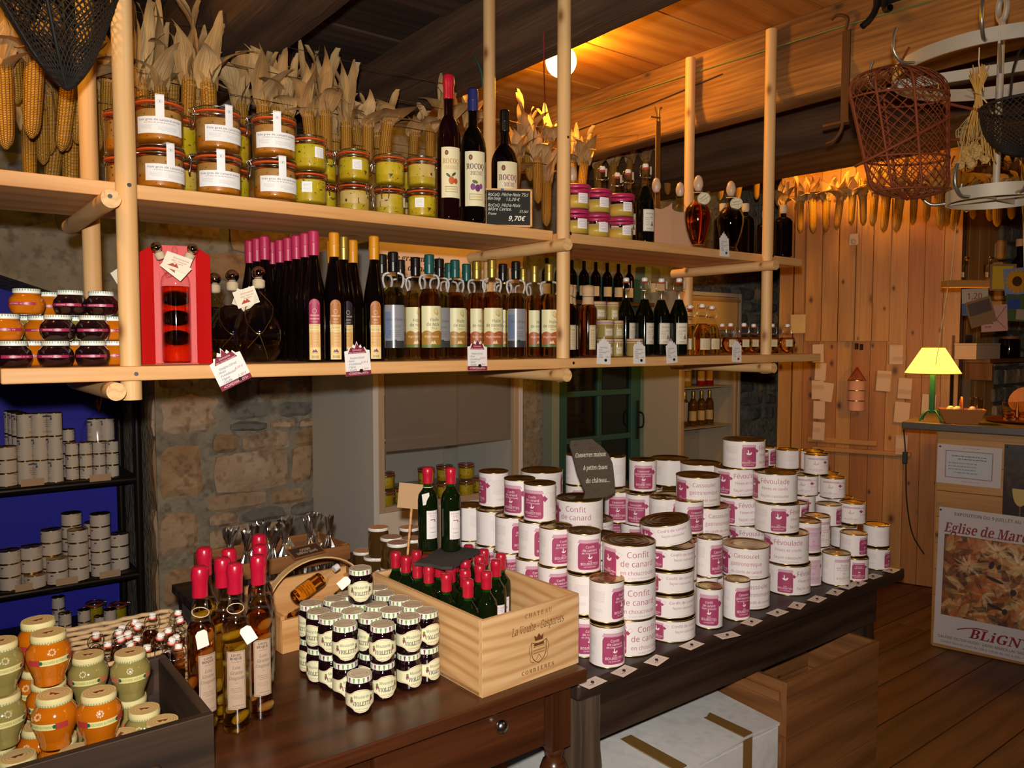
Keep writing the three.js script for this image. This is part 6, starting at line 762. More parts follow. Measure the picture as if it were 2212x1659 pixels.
{
  const q = rng(55);
  function ear(x, y, z, label, group, s = 1, up = 1, n = 6) {
    const o = thing('maize_ear', label, 'maize', [x, y, z], q() * 6.28, group); o.scale.setScalar(s * (0.9 + q() * 0.25));
    part(o, 'cob', cobG, cobM, [0, 0.004, 0], [(q() - 0.5) * 0.2, 0, (q() - 0.5) * 0.22]);
    for (let i = 0; i < n; i++) { const l = part(o, 'husk_leaf', leaves[Math.floor(q() * 5)], huskM[Math.floor(q() * 3)], [0, -0.012, 0], [0, i * 6.28 / n + q() * 0.6, 0]); l.scale.set(1, (0.75 + q() * 0.4) * up, 0.7 + q() * 0.7); }
    part(o, 'husk_collar', lathe([[0.012, -0.022], [0.0235, -0.014], [0.02, 0.006], [0.013, 0.03], [0.008, 0.05]], 12), huskM[1]);
  }
  const A = 'dried maize ear with papery husk hanging in the bundle over the mustard jars', B = 'dried maize ear with papery husk hanging above the foie gras jars', C = 'dried maize ear with papery husk hanging behind the small yellow jars', D = 'dried maize ear lit warm beside the liqueur bottles', E = 'dried maize ear in the lamplit row before the boarded wall', F = 'dried maize ear in the dim bundle behind the swing-top bottles';
  for (const [x, y, z] of [[0.3,2.382,-2.5], [0.225,2.345,-2.5], [0.374,2.355,-2.62], [0.389,2.36,-2.55], [0.367,2.373,-2.75], [0.423,2.386,-2.6], [0.315,2.272,-2.8], [0.395,2.277,-2.85], [0.426,2.283,-2.8], [0.526,2.445,-2.75], [0.504,2.396,-2.8], [0.345,2.328,-2.75], [0.476,2.287,-2.85], [0.254,2.49,-2.6], [0.541,2.302,-2.8]]) ear(x, y, z, A, 'maize over the mustard jars', 1, 0.8);
  for (const [x, y, z] of [[0.611,2.428,-2.7], [0.67,2.434,-2.72], [0.73,2.491,-2.8], [0.755,2.466,-2.7], [0.81,2.461,-2.68], [0.67,2.502,-2.8], [0.793,2.43,-2.75]]) ear(x, y, z, B, 'maize above the foie gras', 1, 1.15, 8);
  for (const [x, y, z] of [[0.973,2.46,-2.85], [1.017,2.46,-2.75], [1.081,2.462,-2.8], [1.107,2.434,-2.75], [1.169,2.443,-2.72], [1.249,2.466,-2.8], [1.229,2.451,-2.7], [1.298,2.399,-2.78], [1.318,2.43,-2.72], [1.399,2.449,-2.8], [1.406,2.445,-2.72], [1.489,2.436,-2.8], [1.481,2.463,-2.7], [1.656,2.463,-2.8], [1.715,2.486,-2.78]]) ear(x, y, z, C, 'maize behind the yellow jars', 1, x < 1.35 ? 1.15 : 0.6, 8);
  for (const [x, y, z] of [[1.779,2.524,-2.75], [1.962,2.56,-2.85], [2.151,2.44,-2.75], [2.231,2.426,-2.72], [2.309,2.34,-2.75], [2.234,2.533,-2.8], [2.412,2.57,-2.85], [2.552,2.494,-2.85], [2.587,2.474,-2.8], [2.151,2.359,-2.8]]) ear(x, y, z, D, 'maize beside the liqueur bottles', 1, 0.85, 8);
  for (const [x, y, z] of [[3.339,2.678,-3.5], [3.426,2.695,-3.45], [3.617,2.743,-3.5], [3.763,2.778,-3.5], [3.847,2.757,-3.4], [4.142,2.83,-3.5], [4.256,2.798,-3.4], [4.467,2.804,-3.45], [4.605,2.797,-3.4], [4.72,2.788,-3.35]]) ear(x, y, z, F, 'maize behind the swing tops', 1.05, 0.9, 7);
  for (const [x, y, z] of [[4.77,2.563,-3.178], [4.77,2.557,-3.044], [4.75,2.553,-2.94], [4.8,2.554,-2.872], [4.77,2.541,-2.757], [4.75,2.537,-2.662], [4.8,2.537,-2.623], [4.77,2.531,-2.529], [4.8,2.515,-2.472], [4.76,2.506,-2.367], [4.8,2.502,-2.303], [4.77,2.501,-2.212], [4.74,2.492,-2.135], [4.78,2.491,-2.097], [4.76,2.484,-2.033], [4.8,2.496,-1.981], [4.77,2.481,-1.873], [4.75,2.467,-1.828], [4.78,2.476,-1.767], [4.76,2.469,-1.706]]) ear(x, y, z, E, 'maize before the boarded wall', 1.05, 0.75, 7);
}
for (const [y, z] of [[2.36, -2.72], [2.46, -2.72], [2.56, -2.72], [2.66, -2.72], [2.41, -2.8], [2.58, -2.8]]) { const o = thing('hanging_wire', 'thin steel wire strung along the wall to carry maize', 'wire', [0, 0, 0], 0, 'maize wires'); part(o, 'wire', rod([-2.5, y, z], [1.784, y, z], 0.0012, 5), M.steel); }
{ const o = thing('hanging_wire', 'steel wire strung before the boarded wall to carry maize', 'wire'); part(o, 'wire', rod([4.77, 2.6, -3.9], [4.77, 2.6, -0.5], 0.0015, 5), M.steel); const p = thing('hanging_wire', 'steel wire strung across the back of the room', 'wire'); part(p, 'wire', rod([1.89, 2.5, -3.45], [3.79, 2.62, -3.45], 0.0015, 5), M.steel); const r = thing('hanging_wire', 'steel wire strung behind the liqueur bottles', 'wire'); part(r, 'wire', rod([1.88, 2.42, -2.79], [2.94, 2.66, -2.79], 0.0015, 5), M.steel); }
// ---------- strings and irons on the beams ----------
{
  const c = (n, l, pts, r, m) => { const o = thing('cord', l, 'cord'); part(o, n, tube(pts, r, 0, 5), m); return o; };
  c('strand', 'green cord stretched along the lamplit beam', [[2.926,2.878,-3.315], [2.92,2.863,-2.468], [2.92,2.853,-1.957], [2.924,2.847,-1.64], [2.926,2.835,-1.366]], 0.0022, std(0x6a8a50, 0.8));
  c('strand', 'dark rope sagging along the lamplit beam', [[2.926,2.769,-3.25], [2.922,2.785,-2.706], [2.926,2.818,-2.267]], 0.003, std(0x3a2414, 0.9));
  c('strand', 'red string hanging from a nail on the dark beam to the maize', [[1.78,2.692,-2.136], [1.8,2.609,-2.158], [1.9,2.562,-2.274], [2,2.503,-2.388]], 0.0022, std(0x8a1a26, 0.8));
  c('strand', 'red thread drawn along the face of the dark beam', [[1.776,2.734,-3.142], [1.776,2.742,-2.626], [1.776,2.824,-2.354]], 0.0013, std(0x6a1218, 0.8));
  c('strand', 'teal string knotted on the dark beam', [[1.776,2.724,-2.544], [1.77,2.683,-2.511], [1.775,2.636,-2.496], [1.776,2.593,-2.495]], 0.0025, std(0x1d6a5a, 0.8));
  const ir = std(0x5a3f2c, 0.6, { metalness: 0.6 }), flat = (pts, w, d) => extr(pts, d, 0.0015);
  const b = thing('iron_bar', 'rusty flat iron bar with hooked ends on the lamplit beam', 'iron bar', [2.92,2.679,-1.679], -PI / 2); part(b, 'bar', box(0.034, 0.36, 0.008, 0, -0.03, -0.004, 0.002), ir); part(b, 'hook', tube([[0, 0.15, 0.004], [0.01, 0.19, 0.01], [-0.03, 0.21, 0.02], [-0.05, 0.2, 0.02]], 0.006, 14, 6), ir); part(b, 'hook', tube([[0, -0.2, 0.004], [-0.01, -0.24, 0.01], [-0.035, -0.27, 0.02], [-0.06, -0.275, 0.02]], 0.007, 14, 6), ir); part(b, 'cross_pin', box(0.11, 0.012, 0.014, -0.03, -0.2, 0.004, 0.002), ir);
  const k = thing('iron_bar', 'long brassy flat bar with forked tip behind the walnut wine', 'iron bar', [2.723,2.479,-2.46]), br = std(0x8a6a34, 0.5, { metalness: 0.6 }); part(k, 'bar', box(0.03, 0.4, 0.007, 0, -0.06, 0, 0.002), br); part(k, 'fork', [tube([[0.008, 0.13, 0], [0.008, 0.19, 0], [0.014, 0.2, 0], [0.022, 0.203, 0]], 0.005, 12, 6), tube([[-0.008, 0.14, 0], [-0.012, 0.17, 0], [-0.024, 0.2, 0]], 0.004, 10, 6)], br); part(k, 'cross_pin', rod([-0.055, 0.15, 0.003], [0.01, 0.155, 0.003], 0.004, 8), br);
  const cl = thing('iron_claw', 'forged iron claw fixed high on the lamplit beam', 'iron claw', [2.91,2.883,-1.552], -PI / 2); part(cl, 'claw', [tube([[0, 0.03, 0], [0, -0.02, 0.01], [-0.012, -0.06, 0.03], [-0.03, -0.085, 0.05]], 0.012, 16, 7), tube([[0.03, 0.03, 0], [0.035, -0.02, 0.01], [0.05, -0.045, 0.03], [0.075, -0.05, 0.05]], 0.012, 16, 7)], M.iron); part(cl, 'plate', box(0.15, 0.07, 0.008, 0.06, 0.02, 0, 0.002), M.iron);
}
// ---------- wire mesh over a shape: two families of slanted strands ----------
function meshOn(f, nu, nv, r, slant, rad = 4) {
  const out = []; for (const s of [1, -1]) for (let i = 0; i < nu; i++) { const pts = []; for (let j = 0; j <= nv; j++) { const t = j / nv; pts.push(f((i / nu + s * slant * t + 2) % 1, t)); } const c = new THREE.CatmullRomCurve3(pts.map((p) => new THREE.Vector3(...p))); out.push(new THREE.TubeGeometry(c, nv * 2, r, rad)); } return merge(out);
}
{
  const [tx, ty, tz] = [0.294,2.177,-1.959], f = (u, t) => { const a = u * 2 * PI, R = 0.012 + 0.16 * Math.pow(t, 0.75); return [Math.cos(a) * R - 0.035 * t, t * 0.34, Math.sin(a) * R]; };
  const o = thing('mesh_cone', 'black wire mesh cone hanging over the maize beside the pine pole', 'wire basket', [tx, ty, tz]), m = std(0x2b2826, 0.6, { metalness: 0.5 });
  part(o, 'wire_mesh', meshOn(f, 44, 14, 0.0017, 0.42), m);
  for (const u of [0.02, 0.3, 0.48, 0.55, 0.8]) part(o, 'frame_rod', tube(Array.from({ length: 8 }, (_, i) => f(u, i / 7)), 0.0042, 20, 6), m);
  part(o, 'rim', tube(Array.from({ length: 20 }, (_, i) => f(i / 20, 1)), 0.005, 60, 6, true), m); part(o, 'rim', tube(Array.from({ length: 20 }, (_, i) => f(i / 20, 0.5)), 0.0025, 60, 6, true), m); part(o, 'tip', sph(0.014, 0, 0.006, 0, 10, 8), m);
  part(o, 'hanger', [rod([0.1, 0.34, 0], [-0.03, 0.56, 0], 0.003), rod([-0.18, 0.34, 0], [-0.03, 0.56, 0], 0.003), rod([-0.03, 0.56, 0], [-0.03, CEIL - ty, 0], 0.003)], m);
}
// iron crown rack with hooks, wire basket, dried flowers
{
  const D = 2.15, [ex, ey, ez] = [2.405,2.529,-0.929], rk = thing('pot_rack', 'grey iron crown rack with two hoops, hooks and a central eye rod', 'rack', [ex, 0, ez]), m = std(0xa89e90, 0.6, { metalness: 0.35 }), mh = std(0x9a958e, 0.35, { metalness: 0.85 });
  part(rk, 'rod', rod([0, ey - 0.02, 0], [-0.005, 2.373,2.035,-0.92].slice(0, 1).concat([ey - 0.5, 0]), 0.009, 12), m);
  part(rk, 'eye', new THREE.TorusGeometry(0.024, 0.0085, 8, 22).scale(0.8, 1.35, 1).rotateY(0.9).translate(0, ey + 0.008, 0), m); part(rk, 'hanger', rod([0, ey + 0.03, 0], [0, CEIL, 0], 0.004), m);
  const hoop = (R, y, h) => { const g = new THREE.CylinderGeometry(R, R, h, 48, 1, true), g2 = new THREE.CylinderGeometry(R - 0.005, R - 0.005, h, 48, 1, true), t = new THREE.RingGeometry(R - 0.005, R, 48).rotateX(-PI / 2); return merge([g.translate(0, y, 0), g2.translate(0, y, 0), t.clone().translate(0, y + h / 2, 0), t.clone().translate(0, y - h / 2, 0)]); };
  const md = m.clone(); md.side = THREE.DoubleSide; const y1 = ey - 0.145, y2 = ey - 0.5;
  part(rk, 'hoop', hoop(0.27, y1, 0.036), md); part(rk, 'hoop', hoop(0.125, y2, 0.034), md); part(rk, 'spoke', [box(0.54, 0.03, 0.006, 0, y1 - 0.01, 0, 0.001).rotateY(0.35), box(0.006, 0.03, 0.54, 0, y1 - 0.01, 0, 0.001).rotateY(0.35), box(0.25, 0.02, 0.006, 0, y2, 0, 0.001), box(0.006, 0.02, 0.25, 0, y2, 0, 0.001)], m);
  const hook = (a, R, y, L) => { const c = Math.cos(a), s = Math.sin(a); return tube([[c * R, y - 0.012, s * R], [c * (R + 0.035), y - 0.012, s * (R + 0.035)], [c * (R + 0.06), y + 0.012, s * (R + 0.06)], [c * (R + 0.064), y + L * 0.6, s * (R + 0.064)], [c * (R + 0.056), y + L, s * (R + 0.056)]], 0.0048, 18, 6); };
  for (const a of [2.2, 2.9, 3.6, 4.4, 1.5, 0.6, 5.4]) part(rk, 'hook', hook(a, 0.27, y1, 0.075), mh); for (const a of [2.4, 3.3, 4.2, 5.4, 0.8]) part(rk, 'hook', hook(a, 0.125, y2, 0.07), mh);
  // rusty basket
  const [bx, by, bz] = [2.146,2.011,-1.054], rust = std(0x70300f, 0.75, { metalness: 0.3 }), W = 0.122, H = 0.35;
  const f = (u, t) => { const a = u * 2 * PI, e = t < 0.12 ? Math.sqrt(Math.max(0.02, 1 - Math.pow(1 - t / 0.12, 2))) : t > 0.8 ? Math.sqrt(Math.max(0.03, 1 - Math.pow((t - 0.8) / 0.2, 2))) : 1, k = (0.82 + 0.3 * t) * e; return [Math.cos(a) * W * k - 0.05 * (t - 0.3), t * H, Math.sin(a) * W * 0.62 * k]; };
  const o = thing('rust_basket', 'rust red wire mesh basket hanging from the iron rack', 'wire basket', [bx, by, bz], -0.65); part(o, 'wire_mesh', meshOn(f, 24, 18, 0.0013, 0.5), rust);
  for (const u of [0.0, 0.25, 0.37, 0.5, 0.75]) part(o, 'frame_rod', tube(Array.from({ length: 14 }, (_, i) => f(u, 0.005 + i / 13.1)), 0.0036, 30, 6), rust); for (const t of [0.06, 0.3, 0.76]) part(o, 'hoop', tube(Array.from({ length: 20 }, (_, i) => f(i / 20, t)), 0.0032, 60, 6, true), rust); part(o, 'side_loop', tube([f(0.99, 0.45), [W + 0.09, H * 0.5, -0.02], [W + 0.1, H * 0.62, 0], f(0.01, 0.72)], 0.004, 24, 6), rust); part(o, 'side_hoop', tube(Array.from({ length: 18 }, (_, i) => { const p = f(i / 18, 0.45); return [p[0] * 1.06, p[1] + p[0] * 0.55, p[2] * 1.06]; }), 0.0042, 54, 6, true), rust); part(o, 'hanger', rod([-0.03, H * 0.985, 0], [0.0, H + 0.05, 0], 0.003), rust);
  // dried flowers
  const headM = std(0xa8844c, 0.95), headG = (() => { const g = new THREE.IcosahedronGeometry(0.0125, 2), p = g.attributes.position; for (let i = 0; i < p.count; i++) { const k = 1 + 0.35 * Math.sin(p.getX(i) * 900) * Math.sin(p.getY(i) * 800 + 1) * Math.sin(p.getZ(i) * 850 + 2); p.setXYZ(i, p.getX(i) * k, p.getY(i) * k * 0.8, p.getZ(i) * k); } g.computeVertexNormals(); return g; })();
  const [fx, fy, fz] = [2.289,2.279,-0.938], fl = thing('dried_flowers', 'upside-down bundle of dried straw flowers tied with raffia on the rack', 'dried flowers', [fx, fy, fz]), q = rng(9), st = [], lf = [];
  for (let i = 0; i < 26; i++) { const a = q() * 6.28, r = 0.02 + q() * 0.03; st.push(tube([[Math.cos(a) * r * 0.5, 0.055 + q() * 0.03, Math.sin(a) * r * 0.5], [Math.cos(a) * 0.004, 0, Math.sin(a) * 0.004], [Math.cos(a) * r * 0.5, -0.06, Math.sin(a) * r * 0.5], [Math.cos(a) * r, -0.15 - q() * 0.03, Math.sin(a) * r]], 0.0013, 12, 4)); const b = q() * 6.28, rr2 = 0.015 + q() * 0.022; lf.push(tube([[Math.cos(b) * rr2 * 0.6, -0.04 - q() * 0.04, Math.sin(b) * rr2 * 0.6], [Math.cos(b) * rr2 * 1.3, -0.08 - q() * 0.04, Math.sin(b) * rr2 * 1.3], [Math.cos(b + 0.6) * rr2, -0.11 - q() * 0.05, Math.sin(b + 0.6) * rr2]], 0.0016, 10, 4)); }
  part(fl, 'stems', st, std(0xb98a3c, 0.8)); part(fl, 'dry_leaves', lf, std(0x8a7244, 0.9)); part(fl, 'raffia', [tube([[0, 0.09, 0], [0.004, 0.05, 0.004], [0, 0, 0.008], [-0.02, -0.03, 0.02], [-0.055, -0.065, 0.03]], 0.0022, 20, 4), tube([[0, 0, 0.008], [0.02, -0.015, 0.015], [0.045, -0.04, 0.02]], 0.0022, 12, 4), tube([[0, 0.06, 0], [0.016, 0.035, 0.005], [0.012, 0.015, 0.01], [0, 0.03, 0.012]], 0.002, 14, 4), rod([-0.095, 0.0, 0.01], [0, 0.002, 0.01], 0.001, 5)], std(0xc9a878, 0.85));
  for (let i = 0; i < 14; i++) { const a = q() * 6.28, r = 0.01 + q() * 0.032; part(fl, 'flower_head', headG, headM, [Math.cos(a) * r, -0.135 - q() * 0.045, Math.sin(a) * r], [q(), q(), q()]); }
  part(fl, 'string', rod([0, 0.085, 0], [0.0, 0.13, 0], 0.0012, 5), M.cream);
  // dark sieve at the edge
  const [sx, sy, sz] = [2.213,2.129,-0.797], si = thing('mesh_sieve', 'dark wire mesh sieve with bail hanging beside the dried flowers', 'sieve', [sx + 0.01, sy, sz]), g2 = (u, t) => { const a = u * 2 * PI, R = 0.1 * Math.sin(t * PI / 2 * 0.98 + 0.02); return [Math.cos(a) * R, 0.085 - 0.125 * Math.cos(t * PI / 2), Math.sin(a) * R]; };
  const bm = std(0x241c16, 0.7, { metalness: 0.4 }); part(si, 'wire_mesh', meshOn(g2, 46, 10, 0.0014, 0.3), bm); part(si, 'rim', tube(Array.from({ length: 20 }, (_, i) => g2(i / 20, 1)), 0.004, 60, 6, true), bm); part(si, 'bail', tube([[-0.1, 0.085, 0], [-0.085, 0.16, 0], [-0.03, 0.22, 0], [0.03, 0.22, 0], [0.085, 0.16, 0], [0.1, 0.085, 0]], 0.003, 30, 6), bm); part(si, 'hanger', rod([0, 0.222, 0], [0, 0.3, 0], 0.002), bm);
}
// ---------- tins on the niche shelves ----------
{
  const lb = (c, c2, tall) => canvasTex(512, 192, (g, w, h) => { g.fillStyle = '#dcd3c8'; g.fillRect(0, 0, w, h); for (const x of [130, 390]) { g.fillStyle = c; if (tall) g.fillRect(x - 60, 16, 120, 14); else g.fillRect(x - 50, 16, 40, 8); g.fillRect(x + 42, 34, 22, 22); fine(g, x, 56, 110, 4, 18, c2); wob(g, 'Bouriettes', x, 156, 26, c2); } });
  const kinds = { N: ['NB', 0.034, 0.119, lb('#5a5f8a', '#8a86a0', 1)], S: ['SB', 0.0305, 0.064, null], F: ['FB', 0.048, 0.066, lb('#7a3a50', '#b08a94', 0)] }; kinds.S[3] = kinds.N[3];
  for (const k of Object.values(kinds)) tinKind(k[0], k[1], k[2], k[3], 0.6);
  const lab = { NB: 'tall beige tin with grey-blue print on the upper niche shelf', SB: 'small beige tin stacked on the upper niche shelf', FB: 'flat beige tin with dark red print on the middle niche shelf' };
  const n = (k, x, z, y, txt, i) => put(TIN[k].p, 'niche_tin', txt ?? lab[k], 'tin', txt ? 'tins on the lowest niche shelf' : 'tins in the niche, ' + k[0], x, y, z, face(x, z, (i * 37) % 60 - 30));
  let i = 0; const up = 0.907, mid = 0.387, lo = 0.067;
  for (const [x, y, z] of [[0.457,1.015,-4.62], [0.521,1.01,-4.61], [0.587,1.005,-4.6], [0.443,1.006,-4.7], [0.434,0.997,-4.78], [0.425,0.988,-4.86]]) for (let k = 0; k < 3; k++) n('NB', x, z, up + k * 0.1195, null, i++);
  for (const [x, y, z] of [[0.666,0.993,-4.63], [0.729,0.989,-4.62], [0.79,0.984,-4.61], [0.851,0.98,-4.6]]) for (let k = 0; k < 3; k++) n('SB', x, z, up + k * 0.0645, null, i++);
  for (const [x, y, z] of [[0.664,0.982,-4.72]]) for (let k = 0; k < 4; k++) n('SB', x, z, up + k * 0.0645, null, i++);
  for (const [x, y, z, t] of [[0.774,1.229,-4.63, 0], [0.834,1.227,-4.62, 0]]) n('NB', x, z, up + 0.194, null, i++);
  for (const [x, y, z] of [[0.374,1.021,-4.63]]) for (let k = 0; k < 3; k++) n('FB', x, z, up + k * 0.0665, 'flat beige tin beside the tall tins on the upper niche shelf', i++);
  for (const [x, y, z, c] of [[0.374,0.461,-4.62, 3], [0.471,0.439,-4.64, 3], [0.477,0.452,-4.58, 1], [0.565,0.414,-4.67, 4], [0.577,0.432,-4.585, 2], [0.675,0.413,-4.59, 4], [0.666,0.386,-4.71, 5], [0.783,0.391,-4.6, 5], [0.883,0.358,-4.66, 3], [0.774,0.364,-4.72, 4]]) for (let k = 0; k < c; k++) n('FB', x, z, mid + k * 0.0665, null, i++);
  for (const [x, y, z, c] of [[0.601,0.129,-4.78, 3], [0.617,0.154,-4.68, 2], [0.707,0.134,-4.68, 2], [0.79,0.104,-4.72, 1], [0.818,0.132,-4.6, 2], [0.452,0.185,-4.7, 1]]) for (let k = 0; k < c; k++) n('SB', x, z, lo + k * 0.0645, 'small beige tin on the lowest niche shelf', i++);
  const jar = proto((g) => clipJar(g, 0.045, 0.12, fillM.fat, false)); put(jar, 'preserving_jar', 'clip jar of yellow fat on the lowest niche shelf', 'jar', null, 0.781,0.078,-4.82).position.y = lo; put(jar, 'preserving_jar', 'clip jar at the end of the lowest niche shelf', 'jar', null, 0.881,0.084,-4.72).position.y = lo;
  for (const [x, y, z] of [[0.476,0.926,-4.535], [0.78,0.917,-4.535], [0.437,0.404,-4.535], [0.613,0.401,-4.535], [0.813,0.401,-4.535]]) { const t = thing('shelf_label', 'beige paper label taped to a niche shelf rail', 'label', [x, y, z], 0, 'niche shelf labels'); part(t, 'paper', box(0.1, 0.036, 0.001, 0, 0, 0, 0), std(0xc9a98a, 0.8)); }
  const ce = thing('cellophane_wrap', 'clear cellophane tied with straw around two tins in the niche', 'wrapping', [0.794,1.157,-4.6]); ce.position.y = up + 0.194; const q = rng(14), pts = []; part(ce, 'film', (() => { const g = lathe([[0.085, 0], [0.088, 0.07], [0.07, 0.11], [0.02, 0.155], [0.012, 0.165], [0.05, 0.2], [0.06, 0.215]], 18), p = g.attributes.position; for (let i = 0; i < p.count; i++) { const k = 1 + 0.14 * Math.sin(i * 2.7) + 0.1 * (q() - 0.5); p.setX(i, p.getX(i) * k); p.setZ(i, p.getZ(i) * k * 0.7); } g.computeVertexNormals(); return g; })(), phy(0xffffff, 0.08, { transmission: 1, thickness: 0, ior: 1.3 })); part(ce, 'straw_tie', Array.from({ length: 8 }, (_, k) => tube([[0, 0.16, 0], [(q() - 0.5) * 0.05, 0.19 + q() * 0.05, (q() - 0.5) * 0.05]], 0.0014, 6, 4)), std(0xb06a2c, 0.8));
}
// ---------- contents of the fridges ----------
{
  const sb = thing('wall_shelf', 'dark shelf board above the teal door holding old bottles', 'shelf', [3.95, 1.9, -4.18]); part(sb, 'shelf_board', box(1.1, 0.03, 0.2, 0, 0, 0, 0.003), M.oldBeam); part(sb, 'cleat', box(1.0, 0.04, 0.02, 0, -0.035, -0.08, 0.003), M.oldBeam);
  const ow = proto((g) => { part(g, 'glass_body', lathe(bottleProfile({ r: 0.036, h: 0.28, nr: 0.013, body: 0.17, nk: 0.22, round: true }), 20), G.darkWine); part(g, 'label', wrap(0.0365, 0.07, 1.9, 0.07, 8), M.cream); });
  for (let i = 0; i < 8; i++) put(ow, 'wine_bottle', 'dusty dark bottle with cream label on the shelf above the teal door', 'bottle', 'old bottles above the door', 3.5 + i * 0.115, 1.9155, -4.16, face(3.5 + i * 0.115, -4.16, (i * 23) % 30 - 10));
  const wp = thing('notice', 'blank white sheet hung beside the bottles above the teal door', 'notice', [4.66, 1.98, -4.24]); part(wp, 'paper', box(0.26, 0.2, 0.002, 0, 0, 0, 0), M.paper);
  for (const [x, z, k] of [[2.33, -3.64, 0], [2.33, -3.64, 1], [2.46, -3.62, 0], [2.58, -3.66, 0], [2.46, -3.62, 1], [1.95, -3.62, 0], [2.07, -3.65, 0], [2.2, -3.62, 1], [1.96, -3.63, 1]]) put(JS, 'preserving_jar', k ? 'clip jar stacked inside the misted fridge' : 'clip jar on the floor of the misted fridge', 'jar', 'jars in the misted fridge', x, 0.762 + k * 0.0935, z, k);
  put(JS, 'preserving_jar', 'clip jar under the others in the misted fridge', 'jar', 'jars in the misted fridge', 2.2, 0.762, -3.62, 0);
  const FBt = (c, cap) => proto((g) => { part(g, 'glass_body', lathe(bottleProfile({ r: 0.036, h: 0.27, nr: 0.0135, body: 0.16, nk: 0.215, round: true }), 22), phy(c, 0.06, { clearcoat: 1 })); part(g, 'capsule', capG(0.0155, 0.06, 0.212), cap); part(g, 'label', wrap(0.0365, 0.075, 1.6, 0.08, 8), std(0xcdb47a, 0.6)); });
  const y = FBt(0xa8801c, CAP.gold), r = FBt(0x8a1020, CAP.porcelain), a = FBt(0x5a3a0c, CAP.gold), gr = FBt(0x6a6a58, CAP.porcelain);
  for (const [p, x, z, l] of [[y, 4.66, -3.98, 'golden wine'], [y, 4.76, -3.98, 'golden wine'], [gr, 4.85, -4.05, 'clear wine'], [r, 4.93, -3.98, 'rosé wine'], [r, 5.03, -3.98, 'rosé wine']]) put(p, 'wine_bottle', `${l} bottle on the upper shelf of the beige fridge`, 'bottle', 'wine in the beige fridge, upper shelf', x, 1.276, z, face(x, z));
  for (const [p, x] of [[y, 4.65], [a, 4.75], [a, 4.85], [a, 4.95], [a, 5.05]]) put(p, 'wine_bottle', 'amber wine bottle on the lower shelf of the beige fridge', 'bottle', 'wine in the beige fridge, lower shelf', x, 0.966, -3.99, face(x, -3.99));
  for (const x of [1.98, 2.1, 2.26, 2.42, 2.55]) put(gr, 'wine_bottle', 'pale bottle standing on the middle shelf of the misted fridge', 'bottle', 'bottles in the misted fridge', x, 1.127, -3.7, 0);
  for (const x of [2.0, 2.13, 2.3, 2.45, 2.6]) put(gr, 'wine_bottle', 'pale bottle standing on the top shelf of the misted fridge', 'bottle', 'bottles on top in the misted fridge', x, 1.527, -3.72, 0);
  const s = thing('notice', 'white handwritten notice on the header of the misted fridge', 'notice', [2.017,2.005,-3.488]); part(s, 'paper', card(0.6, 0.12), std(0xffffff, 0.7, { map: canvasTex(512, 104, (g, w, h) => { g.fillStyle = '#e6cfc0'; g.fillRect(0, 0, w, h); g.font = 'italic bold 34px serif'; g.fillStyle = '#3a2e28'; g.fillText('foie gras mi-cuit', 40, 46); g.fillText('du domaine', 90, 88); }) }), [0.13, 0.02, 0]);
}
